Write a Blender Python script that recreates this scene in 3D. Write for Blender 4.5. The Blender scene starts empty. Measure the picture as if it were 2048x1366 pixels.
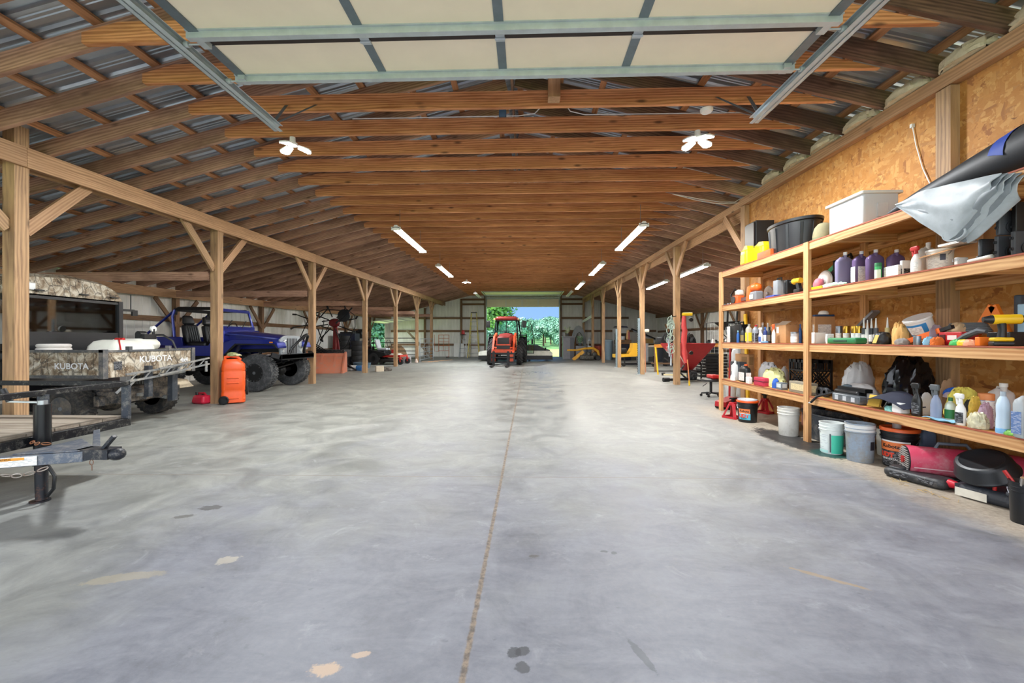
import bpy, bmesh, math, random
from mathutils import Vector, Matrix, noise
PI=math.pi
S=bpy.context.scene
COL=S.collection
# ------------------------------------------------------------ camera, sky, sun, exposure
FPX,YAW,EYE,HOR,GRADE=840.0,0.0335,1.264,679.6,0.0174
cam=bpy.data.cameras.new('camera'); co=bpy.data.objects.new('camera',cam); COL.objects.link(co)
co.location=(0,0,EYE); co.rotation_euler=(PI/2,0,YAW)
cam.sensor_width=36; cam.lens=FPX/2048*36; cam.shift_y=-(683-HOR)/2048
cam.clip_start=.05; cam.clip_end=900
S.camera=co
w=bpy.data.worlds.new('sky'); S.world=w; w.use_nodes=True
nt=w.node_tree; nt.nodes.clear()
o_=nt.nodes.new('ShaderNodeOutputWorld'); b_=nt.nodes.new('ShaderNodeBackground')
# clear blue sky ahead, bright hazy sky round the sun side behind the barn front
g_=nt.nodes.new('ShaderNodeTexCoord'); x_=nt.nodes.new('ShaderNodeSeparateXYZ'); nt.links.new(g_.outputs['Generated'],x_.inputs[0])
r1=nt.nodes.new('ShaderNodeValToRGB'); r1.color_ramp.elements[0].position=.46; r1.color_ramp.elements[0].color=(.33,.56,.92,1); r1.color_ramp.elements[1].position=.72; r1.color_ramp.elements[1].color=(.13,.30,.66,1)
r2=nt.nodes.new('ShaderNodeValToRGB'); r2.color_ramp.elements[0].position=.2; r2.color_ramp.elements[0].color=(1,1,1,1); r2.color_ramp.elements[1].position=.62; r2.color_ramp.elements[1].color=(0,0,0,1)
def half_(sk):
    m=nt.nodes.new('ShaderNodeMath'); m.operation='MULTIPLY_ADD'; m.inputs[1].default_value=.5; m.inputs[2].default_value=.5; nt.links.new(sk,m.inputs[0]); return m.outputs[0]
nt.links.new(half_(x_.outputs[2]),r1.inputs[0]); nt.links.new(half_(x_.outputs[1]),r2.inputs[0])
mx=nt.nodes.new('ShaderNodeMixRGB'); mx.inputs[2].default_value=(2.6,2.75,3.0,1); nt.links.new(r2.outputs[0],mx.inputs[0]); nt.links.new(r1.outputs[0],mx.inputs[1])
b_.inputs['Strength'].default_value=0.75
nt.links.new(mx.outputs[0],b_.inputs[0]); nt.links.new(b_.outputs[0],o_.inputs[0])
sun=bpy.data.lights.new('sun','SUN'); sun.energy=8.5; sun.angle=.02; sun.color=(1,.95,.87)
so=bpy.data.objects.new('sun',sun); COL.objects.link(so); so.rotation_euler=Vector((.55,.28,-.78)).to_track_quat('-Z','Y').to_euler()
S.view_settings.view_transform='Standard'; S.view_settings.look='None'; S.view_settings.gamma=1
S.view_settings.use_curve_mapping=False
S.view_settings.exposure=0.7
S.cycles.max_bounces=10; S.cycles.diffuse_bounces=6; S.cycles.transparent_max_bounces=24
R_=random.Random(7)
CY,SY=math.cos(YAW),math.sin(YAW)
def ray(x,y):
    u=(x-1024)/FPX; return Vector((u*CY-SY,u*SY+CY,(HOR-y)/FPX))
def fl(x,y,z=0.0):
    d=ray(x,y); t=(z-EYE)/d.z; return Vector((d.x*t,d.y*t,z))
def atY(x,y,Y):
    d=ray(x,y); t=Y/d.y; return Vector((d.x*t,Y,EYE+d.z*t))
def atX(x,y,X):
    d=ray(x,y); t=X/d.x; return Vector((X,d.y*t,EYE+d.z*t))
def dep(X,Y): return -X*SY+Y*CY
def zr(Zrel,Y): return EYE+Zrel+GRADE*Y       # heights in the roof, which climbs a little towards the far end
# ------------------------------------------------------------ mesh builder
class B:
    def __init__(s): s.v=[]; s.f=[]; s.m=[]
    def add(s,vs,fs,mi=0):
        o=len(s.v); s.v+= [Vector(v) for v in vs]
        for f in fs: s.f.append([i+o for i in f]); s.m.append(mi)
        return s
    def box(s,x0,x1,y0,y1,z0,z1,mi=0):
        return s.add([(x0,y0,z0),(x1,y0,z0),(x1,y1,z0),(x0,y1,z0),(x0,y0,z1),(x1,y0,z1),(x1,y1,z1),(x0,y1,z1)],
            [(0,3,2,1),(4,5,6,7),(0,1,5,4),(1,2,6,5),(2,3,7,6),(3,0,4,7)],mi)
    def cb(s,c,sz,mi=0): return s.box(c[0]-sz[0]/2,c[0]+sz[0]/2,c[1]-sz[1]/2,c[1]+sz[1]/2,c[2]-sz[2]/2,c[2]+sz[2]/2,mi)
    def loft(s,rings,mi=0,cap=True):
        n=len(rings[0]); o=len(s.v)
        for r in rings: s.v+=[Vector(p) for p in r]
        for k in range(len(rings)-1):
            for i in range(n):
                j=(i+1)%n; s.f.append([o+k*n+i,o+k*n+j,o+(k+1)*n+j,o+(k+1)*n+i]); s.m.append(mi if not isinstance(mi,(list,tuple)) else mi[k])
        if cap:
            a=mi if not isinstance(mi,(list,tuple)) else mi[0]; b=mi if not isinstance(mi,(list,tuple)) else mi[-1]
            s.f.append([o+i for i in range(n)][::-1]); s.m.append(a)
            s.f.append([o+(len(rings)-1)*n+i for i in range(n)]); s.m.append(b)
        return s
    def cyl(s,p0,p1,r0,r1=None,n=14,mi=0,cap=True):
        p0=Vector(p0); p1=Vector(p1); r1=r0 if r1 is None else r1
        d=(p1-p0).normalized(); a=d.orthogonal().normalized(); b=d.cross(a)
        R=lambda c,r:[c+(a*math.cos(2*PI*i/n)+b*math.sin(2*PI*i/n))*r for i in range(n)]
        return s.loft([R(p0,r0),R(p1,r1)],mi,cap)
    def bar(s,p0,p1,wd,ht,mi=0,up=(0,0,1)):
        p0=Vector(p0); p1=Vector(p1); d=(p1-p0).normalized(); u=Vector(up)
        a=d.cross(u)
        if a.length<1e-4: a=d.cross(Vector((0,1,0)))
        a.normalize(); b=a.cross(d)
        R=lambda c:[c-a*wd/2-b*ht/2,c+a*wd/2-b*ht/2,c+a*wd/2+b*ht/2,c-a*wd/2+b*ht/2]
        return s.loft([R(p0),R(p1)],mi)
    def lathe(s,prof,n=24,c=(0,0,0),mi=0,axis='z',sx=1,sy=1):
        rings=[]
        for r,h in prof:
            q=[]
            for i in range(n):
                a=2*PI*i/n; x,y=r*math.cos(a)*sx,r*math.sin(a)*sy
                q.append({'z':(c[0]+x,c[1]+y,c[2]+h),'y':(c[0]+x,c[1]+h,c[2]+y),'x':(c[0]+h,c[1]+x,c[2]+y)}[axis])
            rings.append(q)
        return s.loft(rings,mi)
    def tube(s,pts,r,n=8,mi=0,closed=False):
        pts=[Vector(p) for p in pts]; rings=[]; N=len(pts); a=None
        for i,p in enumerate(pts):
            q0=pts[i-1] if (i or closed) else p; q1=pts[(i+1)%N] if (i<N-1 or closed) else p
            d=(q1-q0).normalized()
            if a is None: a=d.orthogonal().normalized()
            else:
                a=a-d*a.dot(d); a=a.normalized() if a.length>1e-5 else d.orthogonal().normalized()
            b=d.cross(a); rr=r[i] if isinstance(r,(list,tuple)) else r
            rings.append([p+(a*math.cos(2*PI*k/n)+b*math.sin(2*PI*k/n))*rr for k in range(n)])
        if closed: rings.append(rings[0])
        return s.loft(rings,mi,not closed)
    def prism(s,poly,a,b,axis='y',mi=0):
        f={'y':lambda p,t:(p[0],t,p[1]),'x':lambda p,t:(t,p[0],p[1]),'z':lambda p,t:(p[0],p[1],t)}[axis]
        return s.loft([[f(p,a) for p in poly],[f(p,b) for p in poly]],mi)
    def sph(s,c,rx,ry=None,rz=None,n=14,mi=0,lo=-1.0,hi=1.0):
        ry=rx if ry is None else ry; rz=rx if rz is None else rz; m=max(5,n//2); rings=[]
        for k in range(m+1):
            t=lo+(hi-lo)*k/m; ph=t*PI/2; r=max(math.cos(ph),.01)
            rings.append([(c[0]+rx*r*math.cos(2*PI*i/n),c[1]+ry*r*math.sin(2*PI*i/n),c[2]+rz*math.sin(ph)) for i in range(n)])
        return s.loft(rings,mi)
    def rbox(s,c,sz,r,mi=0,taper=1.0,e=None):
        # rounded box standing on c (bottom centre); taper scales the top
        e=min(r,sz[2]*.45) if e is None else e; rings=[]
        def ring(kx,ky,z,rr):
            q=[]
            for cx,cy,a0 in ((1,1,0),(-1,1,90),(-1,-1,180),(1,-1,270)):
                for t in range(5):
                    a=math.radians(a0+t*22.5)
                    q.append((c[0]+cx*(kx-rr)+rr*math.cos(a),c[1]+cy*(ky-rr)+rr*math.sin(a),c[2]+z))
            return q
        hx,hy=sz[0]/2,sz[1]/2; rr=min(r,hx*.98,hy*.98)
        for t in (0,.35,.75,1):
            i=e*(1-math.sin(t*PI/2)) ; z=e*(1-math.cos(t*PI/2)); rings.append(ring(hx-i,hy-i,z,max(rr-i,.001)))
        for t in (1,.75,.35,0):
            i=e*(1-math.sin(t*PI/2)); z=sz[2]-e*(1-math.cos(t*PI/2)); rings.append(ring(hx*taper-i,hy*taper-i,z,max(min(rr*taper,hx*taper)-i,.001)))
        return s.loft(rings,mi)
    def grid(s,fn,nu,nv,mi=0,closeu=False):
        o=len(s.v)
        for i in range(nu+1):
            for j in range(nv+1): s.v.append(Vector(fn(i/nu,j/nv)))
        for i in range(nu):
            for j in range(nv):
                a=o+i*(nv+1)+j; s.f.append([a,a+nv+1,a+nv+2,a+1]); s.m.append(mi)
        return s
    def slab(s,fn,nu,nv,th,mi=0):
        # a sheet with thickness th, top given by fn
        top=[[Vector(fn(i/nu,j/nv)) for j in range(nv+1)] for i in range(nu+1)]
        o=len(s.v)
        for r in top: s.v+=r
        k=len(s.v)-o
        for r in top: s.v+=[p-Vector((0,0,th)) for p in r]
        ix=lambda i,j:o+i*(nv+1)+j
        def q(l): s.f.append(l); s.m.append(mi)
        for i in range(nu):
            for j in range(nv):
                q([ix(i,j),ix(i+1,j),ix(i+1,j+1),ix(i,j+1)]); q([ix(i,j)+k,ix(i,j+1)+k,ix(i+1,j+1)+k,ix(i+1,j)+k])
        for i in range(nu):
            q([ix(i,0),ix(i,0)+k,ix(i+1,0)+k,ix(i+1,0)]); q([ix(i,nv),ix(i+1,nv),ix(i+1,nv)+k,ix(i,nv)+k])
        for j in range(nv):
            q([ix(0,j),ix(0,j+1),ix(0,j+1)+k,ix(0,j)+k]); q([ix(nu,j),ix(nu,j)+k,ix(nu,j+1)+k,ix(nu,j+1)])
        return s
    def blob(s,sz,seed=0,amp=.18,fr=2.2,mi=0,n=20,flat=.25,sq=.75):
        # a lumpy soft heap with a flat bottom
        m=max(8,n//2); rings=[]
        for k in range(m+1):
            ph=(-1+2*k/m)*PI/2; cr=max(math.cos(ph),.02)**sq; row=[]
            for i in range(n):
                a=2*PI*i/n; d=Vector((math.cos(a)*cr,math.sin(a)*cr,math.sin(ph)))
                t=1+amp*noise.noise(d*fr+Vector((seed*3.1,seed*1.7,seed)))*2+amp*.6*noise.noise(d*fr*2.7+Vector((seed,0,seed*5)))*2
                z=max(d.z*t,-flat)
                row.append((d.x*t*sz[0]/2,d.y*t*sz[1]/2,(z+flat)/(1+flat)*sz[2]))
            rings.append(row)
        return s.loft(rings,mi)
    def crumple(s,sz,seed=0,amp=.16,mi=0,n=30):
        m=n//2; rings=[]
        for k in range(m+1):
            ph=(-1+2*k/m)*PI/2; cr=max(math.cos(ph),.02)**.7; row=[]
            for i in range(n):
                a=2*PI*i/n; d=Vector((math.cos(a)*cr,math.sin(a)*cr,math.sin(ph)))
                q=d*2.0+Vector((seed*2.3,seed,seed*.7))
                t=1+amp*(1-2*abs(noise.noise(q*1.6)))+amp*.7*(1-2*abs(noise.noise(q*3.9)))-amp*.3
                z=max(d.z*t,-.2)
                row.append((d.x*t*sz[0]/2,d.y*t*sz[1]/2,(z+.2)/1.2*sz[2]))
            rings.append(row)
        return s.loft(rings,mi)
    def xf(s,M,i0=0):
        for i in range(i0,len(s.v)): s.v[i]=M@s.v[i]
        return s
    def mesh(s,name,mats,smooth=True):
        me=bpy.data.meshes.new(name); me.from_pydata([tuple(v) for v in s.v],[],s.f)
        for m in (mats if isinstance(mats,(list,tuple)) else [mats]): me.materials.append(m)
        for p,mi in zip(me.polygons,s.m): p.material_index=mi; p.use_smooth=smooth
        bm=bmesh.new(); bm.from_mesh(me); bmesh.ops.recalc_face_normals(bm,faces=bm.faces); bm.to_mesh(me); bm.free()
        if smooth: me.set_sharp_from_angle(angle=math.radians(38))
        return me
    def obj(s,name,mats,parent=None,loc=None,rz=0,smooth=True,bev=0):
        ob=bpy.data.objects.new(name,s.mesh(name,mats,smooth)); COL.objects.link(ob)
        if parent is not None: ob.parent=parent
        if loc is not None: ob.location=loc
        if rz: ob.rotation_euler.z=rz
        if bev:
            m=ob.modifiers.new('bevel','BEVEL'); m.width=bev; m.segments=2; m.limit_method='ANGLE'
        return ob
def tag(o,label,cat,group=None,kind=None):
    o['label']=label; o['category']=cat
    if group: o['group']=group
    if kind: o['kind']=kind
    return o
def thing(name,label,cat,loc=(0,0,0),rz=0,group=None):
    o=bpy.data.objects.new(name,None); COL.objects.link(o); o.empty_display_size=.1
    o.location=loc; o.rotation_euler=(0,0,rz); return tag(o,label,cat,group)
def struct(name,b,mats,label,smooth=False):
    o=b.obj(name,mats,smooth=smooth); o['kind']='structure'; o['label']=label; o['category']='building'; return o
def dup(root,loc=None,rz=None,label=None):
    kids=list(root.children)
    def cp(o,par):
        c=o.copy(); COL.objects.link(c)
        if par is not None: c.parent=par
        for ch in list(o.children): cp(ch,c)
        return c
    r=cp(root,None)
    if loc is not None: r.location=loc
    if rz is not None: r.rotation_euler.z=rz
    if label: r['label']=label
    return r
ONES='zeroth first second third fourth fifth sixth seventh eighth ninth tenth eleventh twelfth thirteenth fourteenth fifteenth sixteenth seventeenth eighteenth nineteenth'.split()
TENS={2:'twenty',3:'thirty',4:'forty',5:'fifty'}
TENT={2:'twentieth',3:'thirtieth',4:'fortieth',5:'fiftieth'}
def nth(n): return ONES[n] if n<20 else (TENT[n//10] if n%10==0 else TENS[n//10]+'-'+ONES[n%10])
def text(txt,size,mat,parent,loc,rot,name='lettering',bold=0.0,ext=.001,curve=None,sx=1.0):
    cu=bpy.data.curves.new(name,'FONT'); cu.body=txt; cu.size=size; cu.align_x='CENTER'; cu.align_y='CENTER'; cu.extrude=ext; cu.offset=bold
    t=bpy.data.objects.new(name,cu); COL.objects.link(t)
    dg=bpy.context.evaluated_depsgraph_get(); me=bpy.data.meshes.new_from_object(t.evaluated_get(dg))
    bpy.data.objects.remove(t); bpy.data.curves.remove(cu)
    for v in me.vertices:
        v.co.x*=sx
        if curve:   # wrap round an upright cylinder of this radius; text then stands in the xz plane facing -y
            a=v.co.x/curve; r=curve+v.co.z; v.co=Vector((r*math.sin(a),-r*math.cos(a),v.co.y))
    me.materials.clear(); me.materials.append(mat)
    o=bpy.data.objects.new(name,me); COL.objects.link(o); o.parent=parent; o.location=loc; o.rotation_euler=rot; return o
def patch(b,r,a0,a1,z0,z1,mi=0,n=10,th=.0015,taper=1.0):
    # a label wrapped on a cylinder, angles measured from -y towards +x
    P=lambda a,rr,z:((rr)*math.sin(a),-(rr)*math.cos(a),z)
    i=[[P(a0+(a1-a0)*k/n,r+t,z0) for k in range(n+1)] for t in (0,th)]; j=[[P(a0+(a1-a0)*k/n,r*taper+t,z1) for k in range(n+1)] for t in (0,th)]
    o=len(b.v); b.v+=[Vector(p) for p in i[1]+j[1]]
    for k in range(n): b.f.append([o+k,o+k+1,o+n+1+k+1,o+n+1+k]); b.m.append(mi)
    return b
# ------------------------------------------------------------ materials (all procedural)
def lin(h):
    if isinstance(h,str):
        h=h.lstrip('#'); c=[int(h[i:i+2],16)/255 for i in (0,2,4)]
    else: c=h
    return tuple((x/12.92 if x<=.04045 else ((x+.055)/1.055)**2.4) for x in c)+(1,)
_M={}
class N:
    def __init__(s,name):
        s.mat=bpy.data.materials.new(name); s.mat.use_nodes=True; s.t=s.mat.node_tree
        s.p=s.t.nodes['Principled BSDF']
    def n(s,ty,**k):
        x=s.t.nodes.new('ShaderNode'+ty)
        for a,v in k.items():
            if a.startswith('i_'): x.inputs[a[2:].replace('_',' ')].default_value=v
            else: setattr(x,a,v)
        return x
    def l(s,a,b): s.t.links.new(a,b)
    def coord(s,kind='Object',scale=(1,1,1),rot=(0,0,0),rnd=0):
        tc=s.n('TexCoord'); mp=s.n('Mapping'); mp.inputs['Scale'].default_value=scale; mp.inputs['Rotation'].default_value=rot
        out=tc.outputs[kind]
        if rnd:
            oi=s.n('ObjectInfo'); m=s.n('VectorMath',operation='MULTIPLY_ADD'); cv=s.n('CombineXYZ')
            mm=s.n('Math',operation='MULTIPLY'); mm.inputs[1].default_value=rnd; s.l(oi.outputs['Random'],mm.inputs[0])
            for k in range(3): s.l(mm.outputs[0],cv.inputs[k])
            m.inputs[1].default_value=(1,1,1); s.l(out,m.inputs[0]); s.l(cv.outputs[0],m.inputs[2]); out=m.outputs[0]
        s.l(out,mp.inputs[0]); return mp.outputs[0]
    def noise(s,vec,scale,detail=4,rough=.55,dist=0):
        x=s.n('TexNoise'); x.inputs['Scale'].default_value=scale; x.inputs['Detail'].default_value=detail; x.inputs['Roughness'].default_value=rough; x.inputs['Distortion'].default_value=dist
        s.l(vec,x.inputs['Vector']); return x.outputs['Fac']
    def ramp(s,fac,stops,interp='LINEAR'):
        x=s.n('ValToRGB'); r=x.color_ramp; r.interpolation=interp
        while len(r.elements)>1: r.elements.remove(r.elements[-1])
        r.elements[0].position=stops[0][0]; r.elements[0].color=stops[0][1]
        for p,c in stops[1:]: e=r.elements.new(p); e.color=c
        s.l(fac,x.inputs[0]); return x.outputs[0]
    def mix(s,f,a,b,blend='MIX'):
        x=s.n('MixRGB',blend_type=blend)
        for sk,v in ((x.inputs[0],f),(x.inputs[1],a),(x.inputs[2],b)):
            if isinstance(v,(int,float)): sk.default_value=v
            elif isinstance(v,tuple): sk.default_value=v
            else: s.l(v,sk)
        return x.outputs[0]
    def math(s,op,a,b=0.0,clamp=False):
        x=s.n('Math',operation=op,use_clamp=clamp)
        for sk,v in ((x.inputs[0],a),(x.inputs[1],b)):
            if isinstance(v,(int,float)): sk.default_value=v
            else: s.l(v,sk)
        return x.outputs[0]
    def base(s,c): 
        if isinstance(c,tuple): s.p.inputs['Base Color'].default_value=c
        else: s.l(c,s.p.inputs['Base Color'])
    def bump(s,h,st=.2,d=.01):
        x=s.n('Bump'); x.inputs['Strength'].default_value=st; x.inputs['Distance'].default_value=d; s.l(h,x.inputs['Height']); s.l(x.outputs[0],s.p.inputs['Normal'])
    def set(s,rough=None,metal=None,**k):
        if rough is not None: s.p.inputs['Roughness'].default_value=rough
        if metal is not None: s.p.inputs['Metallic'].default_value=metal
        for a,v in k.items(): s.p.inputs[a.replace('_',' ')].default_value=v
        return s
BW=lambda v:(v,v,v,1)
def P(hexc,rough=.45,metal=0.0,var=.12,name=None,sc=9.0,coat=0.0):
    key=(hexc,rough,metal,var,name,sc,coat)
    if key in _M: return _M[key]
    m=N(name or 'paint_'+str(hexc).strip('#')); c=lin(hexc)
    f=m.noise(m.coord('Object'),sc,5,.6)
    d=tuple(x*(1-var) for x in c[:3])+(1,); h=tuple(min(1,x*(1+var*.6)) for x in c[:3])+(1,)
    m.base(m.ramp(f,[(.3,d),(.7,h)])); m.set(rough,metal)
    if coat: m.set(Coat_Weight=coat,Coat_Roughness=.08)
    _M[key]=m.mat; return m.mat
def dirty(hexc,dirt='8c7b66',amt=.5,rough=.6,metal=0,sc=6,name=None):
    key=('d',hexc,dirt,amt,rough,metal,sc)
    if key in _M: return _M[key]
    m=N(name or 'dusty_'+hexc); v=m.coord('Object')
    f=m.noise(v,sc,8,.7); g=m.noise(v,sc*7,4,.6)
    k=m.ramp(m.math('ADD',m.math('MULTIPLY',f,.75),m.math('MULTIPLY',g,.25)),[(.62-amt*.3,BW(0)),(.68-amt*.12,BW(1))])
    m.base(m.mix(m.math('MULTIPLY',k,amt),lin(hexc),lin(dirt))); m.set(rough,metal); _M[key]=m.mat; return m.mat
def wood(name,c0,c1,knot='3a2214',rough=.65,rnd=37.0,stain=None,gs=1.0,hue=.16):
    m=N(name); v=m.coord('Object',(1.1*gs,14*gs,14*gs),rnd=rnd); v2=m.coord('Object',(1.6,5,5),rnd=rnd)
    g=m.noise(v,1.6,5,.6,1.4); big=m.noise(v2,1.0,3,.5)
    wv=m.n('TexWave',wave_type='BANDS',bands_direction='Z'); wv.inputs['Scale'].default_value=2.3; wv.inputs['Distortion'].default_value=7; wv.inputs['Detail'].default_value=2; wv.inputs['Detail Scale'].default_value=.9
    m.l(m.coord('Object',(.5*gs,4*gs,4*gs),rnd=rnd),wv.inputs['Vector'])
    f=m.math('ADD',m.math('MULTIPLY',g,.5),m.math('ADD',m.math('MULTIPLY',wv.outputs['Fac'],.22),m.math('MULTIPLY',big,.3)))
    col=m.ramp(f,[(.3,lin(c0)),(.72,lin(c1))])
    vo=m.n('TexVoronoi'); vo.inputs['Scale'].default_value=1.0; m.l(m.coord('Object',(1.9,5.5,5.5),rnd=rnd),vo.inputs['Vector'])
    k=m.ramp(vo.outputs['Distance'],[(.05,BW(1)),(.16,BW(0))])
    col=m.mix(m.math('MULTIPLY',k,.75),col,lin(knot))
    oi=m.n('ObjectInfo'); hs=m.n('HueSaturation'); m.l(col,hs.inputs['Color'])
    m.l(m.math('ADD',m.math('MULTIPLY',oi.outputs['Random'],hue*2),1-hue),hs.inputs['Value'])
    out=hs.outputs[0]
    if stain:
        q=m.ramp(m.noise(m.coord('Object',(.7,2,2),rnd=rnd),1.1,5,.65),[(.5,BW(0)),(.62,BW(1))]); out=m.mix(m.math('MULTIPLY',q,.6),out,lin(stain))
    m.base(out); m.set(rough); m.bump(g,.15,.004); return m.mat
def camo(name):
    m=N(name); v=m.coord('Object'); a=m.noise(v,5.5,4,.6,1.2); b=m.noise(v,22,6,.7,2.0)
    c=m.ramp(a,[(.3,lin('3f3226')),(.42,lin('7a6750')),(.52,lin('9d907c')),(.62,lin('c9c1b0')),(.72,lin('6e6250'))])
    vo=m.n('TexVoronoi',feature='DISTANCE_TO_EDGE'); vo.inputs['Scale'].default_value=9; m.l(m.coord('Object',(1,1,.45),(.3,.5,.9)),vo.inputs['Vector'])
    br=m.ramp(vo.outputs['Distance'],[(.02,BW(1)),(.07,BW(0))]); c=m.mix(m.math('MULTIPLY',br,.7),c,lin('2b221a'))
    w2=m.ramp(b,[(.56,BW(0)),(.62,BW(1))]); c=m.mix(m.math('MULTIPLY',w2,.65),c,lin('ddd6c2')); m.base(c); m.set(.5); return m.mat
def osb(name):
    m=N(name)
    def lay(sc,rot,seed):
        v=m.coord('Object',sc,rot); wn=m.n('TexNoise'); wn.inputs['Scale'].default_value=.9; wn.inputs['Detail'].default_value=2; m.l(v,wn.inputs['Vector'])
        mm=m.n('VectorMath',operation='MULTIPLY_ADD'); mm.inputs[1].default_value=(.8,.8,.8); m.l(wn.outputs['Color'],mm.inputs[0]); m.l(v,mm.inputs[2])
        vo=m.n('TexVoronoi'); vo.inputs['Scale'].default_value=1; m.l(mm.outputs[0],vo.inputs['Vector']); return vo
    pal=lambda f:m.ramp(f,[(0,lin('a56c30')),(.3,lin('bd8442')),(.55,lin('b07636')),(.8,lin('cc9a58')),(1,lin('935a28'))])
    sep=lambda o:m.n('SeparateColor')
    outs=[]
    for sc,rot in (((1,9,26),(.5,0,0)),((1,24,8),(-.35,0,0)),((1,11,20),(1.2,0,0))):
        vo=lay(sc,rot,0); sp=m.n('SeparateColor'); m.l(vo.outputs['Color'],sp.inputs[0]); outs.append(pal(sp.outputs[0]))
    n1=m.noise(m.coord('Object',(1,7,7)),1,3,.6); n2=m.noise(m.coord('Object',(1,9,9)),1.3,3,.6)
    c=m.mix(m.ramp(n1,[(.47,BW(0)),(.53,BW(1))]),outs[0],outs[1]); c=m.mix(m.ramp(n2,[(.52,BW(0)),(.56,BW(1))]),c,outs[2])
    dk=m.noise(m.coord('Object',(1,12,30),(.6,0,0)),1,4,.6,1); c=m.mix(m.ramp(dk,[(.66,BW(0)),(.72,BW(.75))]),c,lin('5f3417'))
    m.base(c); m.set(.7); m.bump(n1,.1,.003); return m.mat
def concrete(name,joints=True):
    m=N(name); tc=m.n('TexCoord'); v=tc.outputs['Object']
    a=m.noise(v,.35,6,.65,.6); b=m.noise(v,2.2,8,.7,.8); c=m.noise(v,26,6,.7)
    st=m.noise(m.coord('Object',(1.1,3.2,1),(0,0,.35)),1.7,6,.7,1.2)
    f=m.math('ADD',m.math('ADD',m.math('MULTIPLY',a,.3),m.math('MULTIPLY',b,.38)),m.math('ADD',m.math('MULTIPLY',c,.12),m.math('MULTIPLY',st,.24)))
    col=m.ramp(f,[(.36,lin('5c5d62')),(.47,lin('767880')),(.56,lin('888a91')),(.7,lin('9c9ea4'))])
    sp=m.n('SeparateXYZ'); m.l(v,sp.inputs[0]); X,Y=sp.outputs[0],sp.outputs[1]
    # warm and greenish tone towards the far end and left, tan grit by the shelf wall
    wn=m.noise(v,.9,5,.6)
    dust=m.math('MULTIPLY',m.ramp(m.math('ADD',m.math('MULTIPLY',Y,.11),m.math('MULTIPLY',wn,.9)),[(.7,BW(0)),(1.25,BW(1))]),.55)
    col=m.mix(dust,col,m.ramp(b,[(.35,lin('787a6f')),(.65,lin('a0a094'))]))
    lf=m.math('MULTIPLY',m.ramp(m.math('ADD',m.math('MULTIPLY',X,-.22),m.math('MULTIPLY',wn,.8)),[(.75,BW(0)),(1.3,BW(1))]),.6)  # left side: daylight falloff painted in as a darker greenish tone
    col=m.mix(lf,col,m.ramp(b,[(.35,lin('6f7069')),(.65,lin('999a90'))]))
    grit=m.ramp(m.math('ADD',X,m.math('MULTIPLY',m.noise(v,3.5,6,.7),.7)),[(3.6/10+.0,BW(0)),(3.75/10,BW(1))]) if 0 else m.ramp(m.math('SUBTRACT',m.math('ADD',X,m.math('MULTIPLY',m.noise(v,3.5,6,.7),.55)),3.25),[(0,BW(0)),(.35,BW(1))])
    nearY=m.ramp(m.math('MULTIPLY',Y,.1),[(.7,BW(1)),(.85,BW(0))])
    col=m.mix(m.math('MULTIPLY',m.math('MULTIPLY',grit,nearY),.75),col,m.ramp(c,[(.35,lin('9c8d79')),(.65,lin('c3b49d'))]))
    # dark specks and smudges
    spk=m.ramp(m.noise(m.coord('Object',(1,2.0,1),(0,0,.4)),17,3,.5,.4),[(.68,BW(0)),(.78,BW(.4))]); col=m.mix(spk,col,lin('55585c'))
    pale=m.ramp(m.noise(v,4.7,5,.7,.5),[(.6,BW(0)),(.85,BW(.35))]); col=m.mix(pale,col,lin('d6d8da'))
    tan=m.ramp(m.noise(v,2.9,5,.7,.4),[(.72,BW(0)),(.8,BW(.5))]); col=m.mix(tan,col,lin('b5a48c'))
    def spot(x,y,rx,ry,ang,colr,amt,nz=.5):
        nonlocal col
        mp=m.n('Mapping',vector_type='TEXTURE'); mp.inputs['Location'].default_value=(x,y,0); mp.inputs['Rotation'].default_value=(0,0,ang); mp.inputs['Scale'].default_value=(rx,ry,1); m.l(v,mp.inputs[0])
        ln=m.n('VectorMath',operation='LENGTH'); m.l(mp.outputs[0],ln.inputs[0])
        q=m.math('ADD',ln.outputs['Value'],m.math('MULTIPLY',m.math('SUBTRACT',c,.5),nz*3)); q=m.math('ADD',q,m.math('MULTIPLY',m.math('SUBTRACT',m.noise(v,7,3),.5),nz*2))
        col=m.mix(m.math('MULTIPLY',m.ramp(q,[(.8,BW(1)),(1.05,BW(0))]),amt),col,lin(colr))
    for px,py,rx,ry,an,cr,am in ((422,1015,.09,.05,.2,'4b4a47',.75),(367,1033,.07,.03,.4,'55544f',.7),(1028,1305,.03,.035,0,'3f4043',.75),(1046,1302,.035,.025,.6,'3f4043',.75),(1045,1335,.03,.03,.4,'46474a',.75),(1068,1112,.035,.02,0,'5c5a58',.8),(1281,1308,.018,.11,.35,'54585e',.65),(1209,1103,.03,.014,0,'505257',.75),(1228,1106,.02,.02,0,'505257',.7),(650,1340,.06,.04,.2,'c9ae94',.8),(720,1310,.04,.02,.3,'c9ae94',.7),(455,1120,.07,.05,.3,'bdb4a2',.6),(1650,1155,.2,.02,-.62,'a98f66',.55),(250,1155,.2,.05,.3,'a69c84',.5),(862,993,.08,.05,0,'8a8c90',.6)):
        p=fl(px,py); spot(p.x,p.y,rx,ry,an,cr,am)
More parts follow.
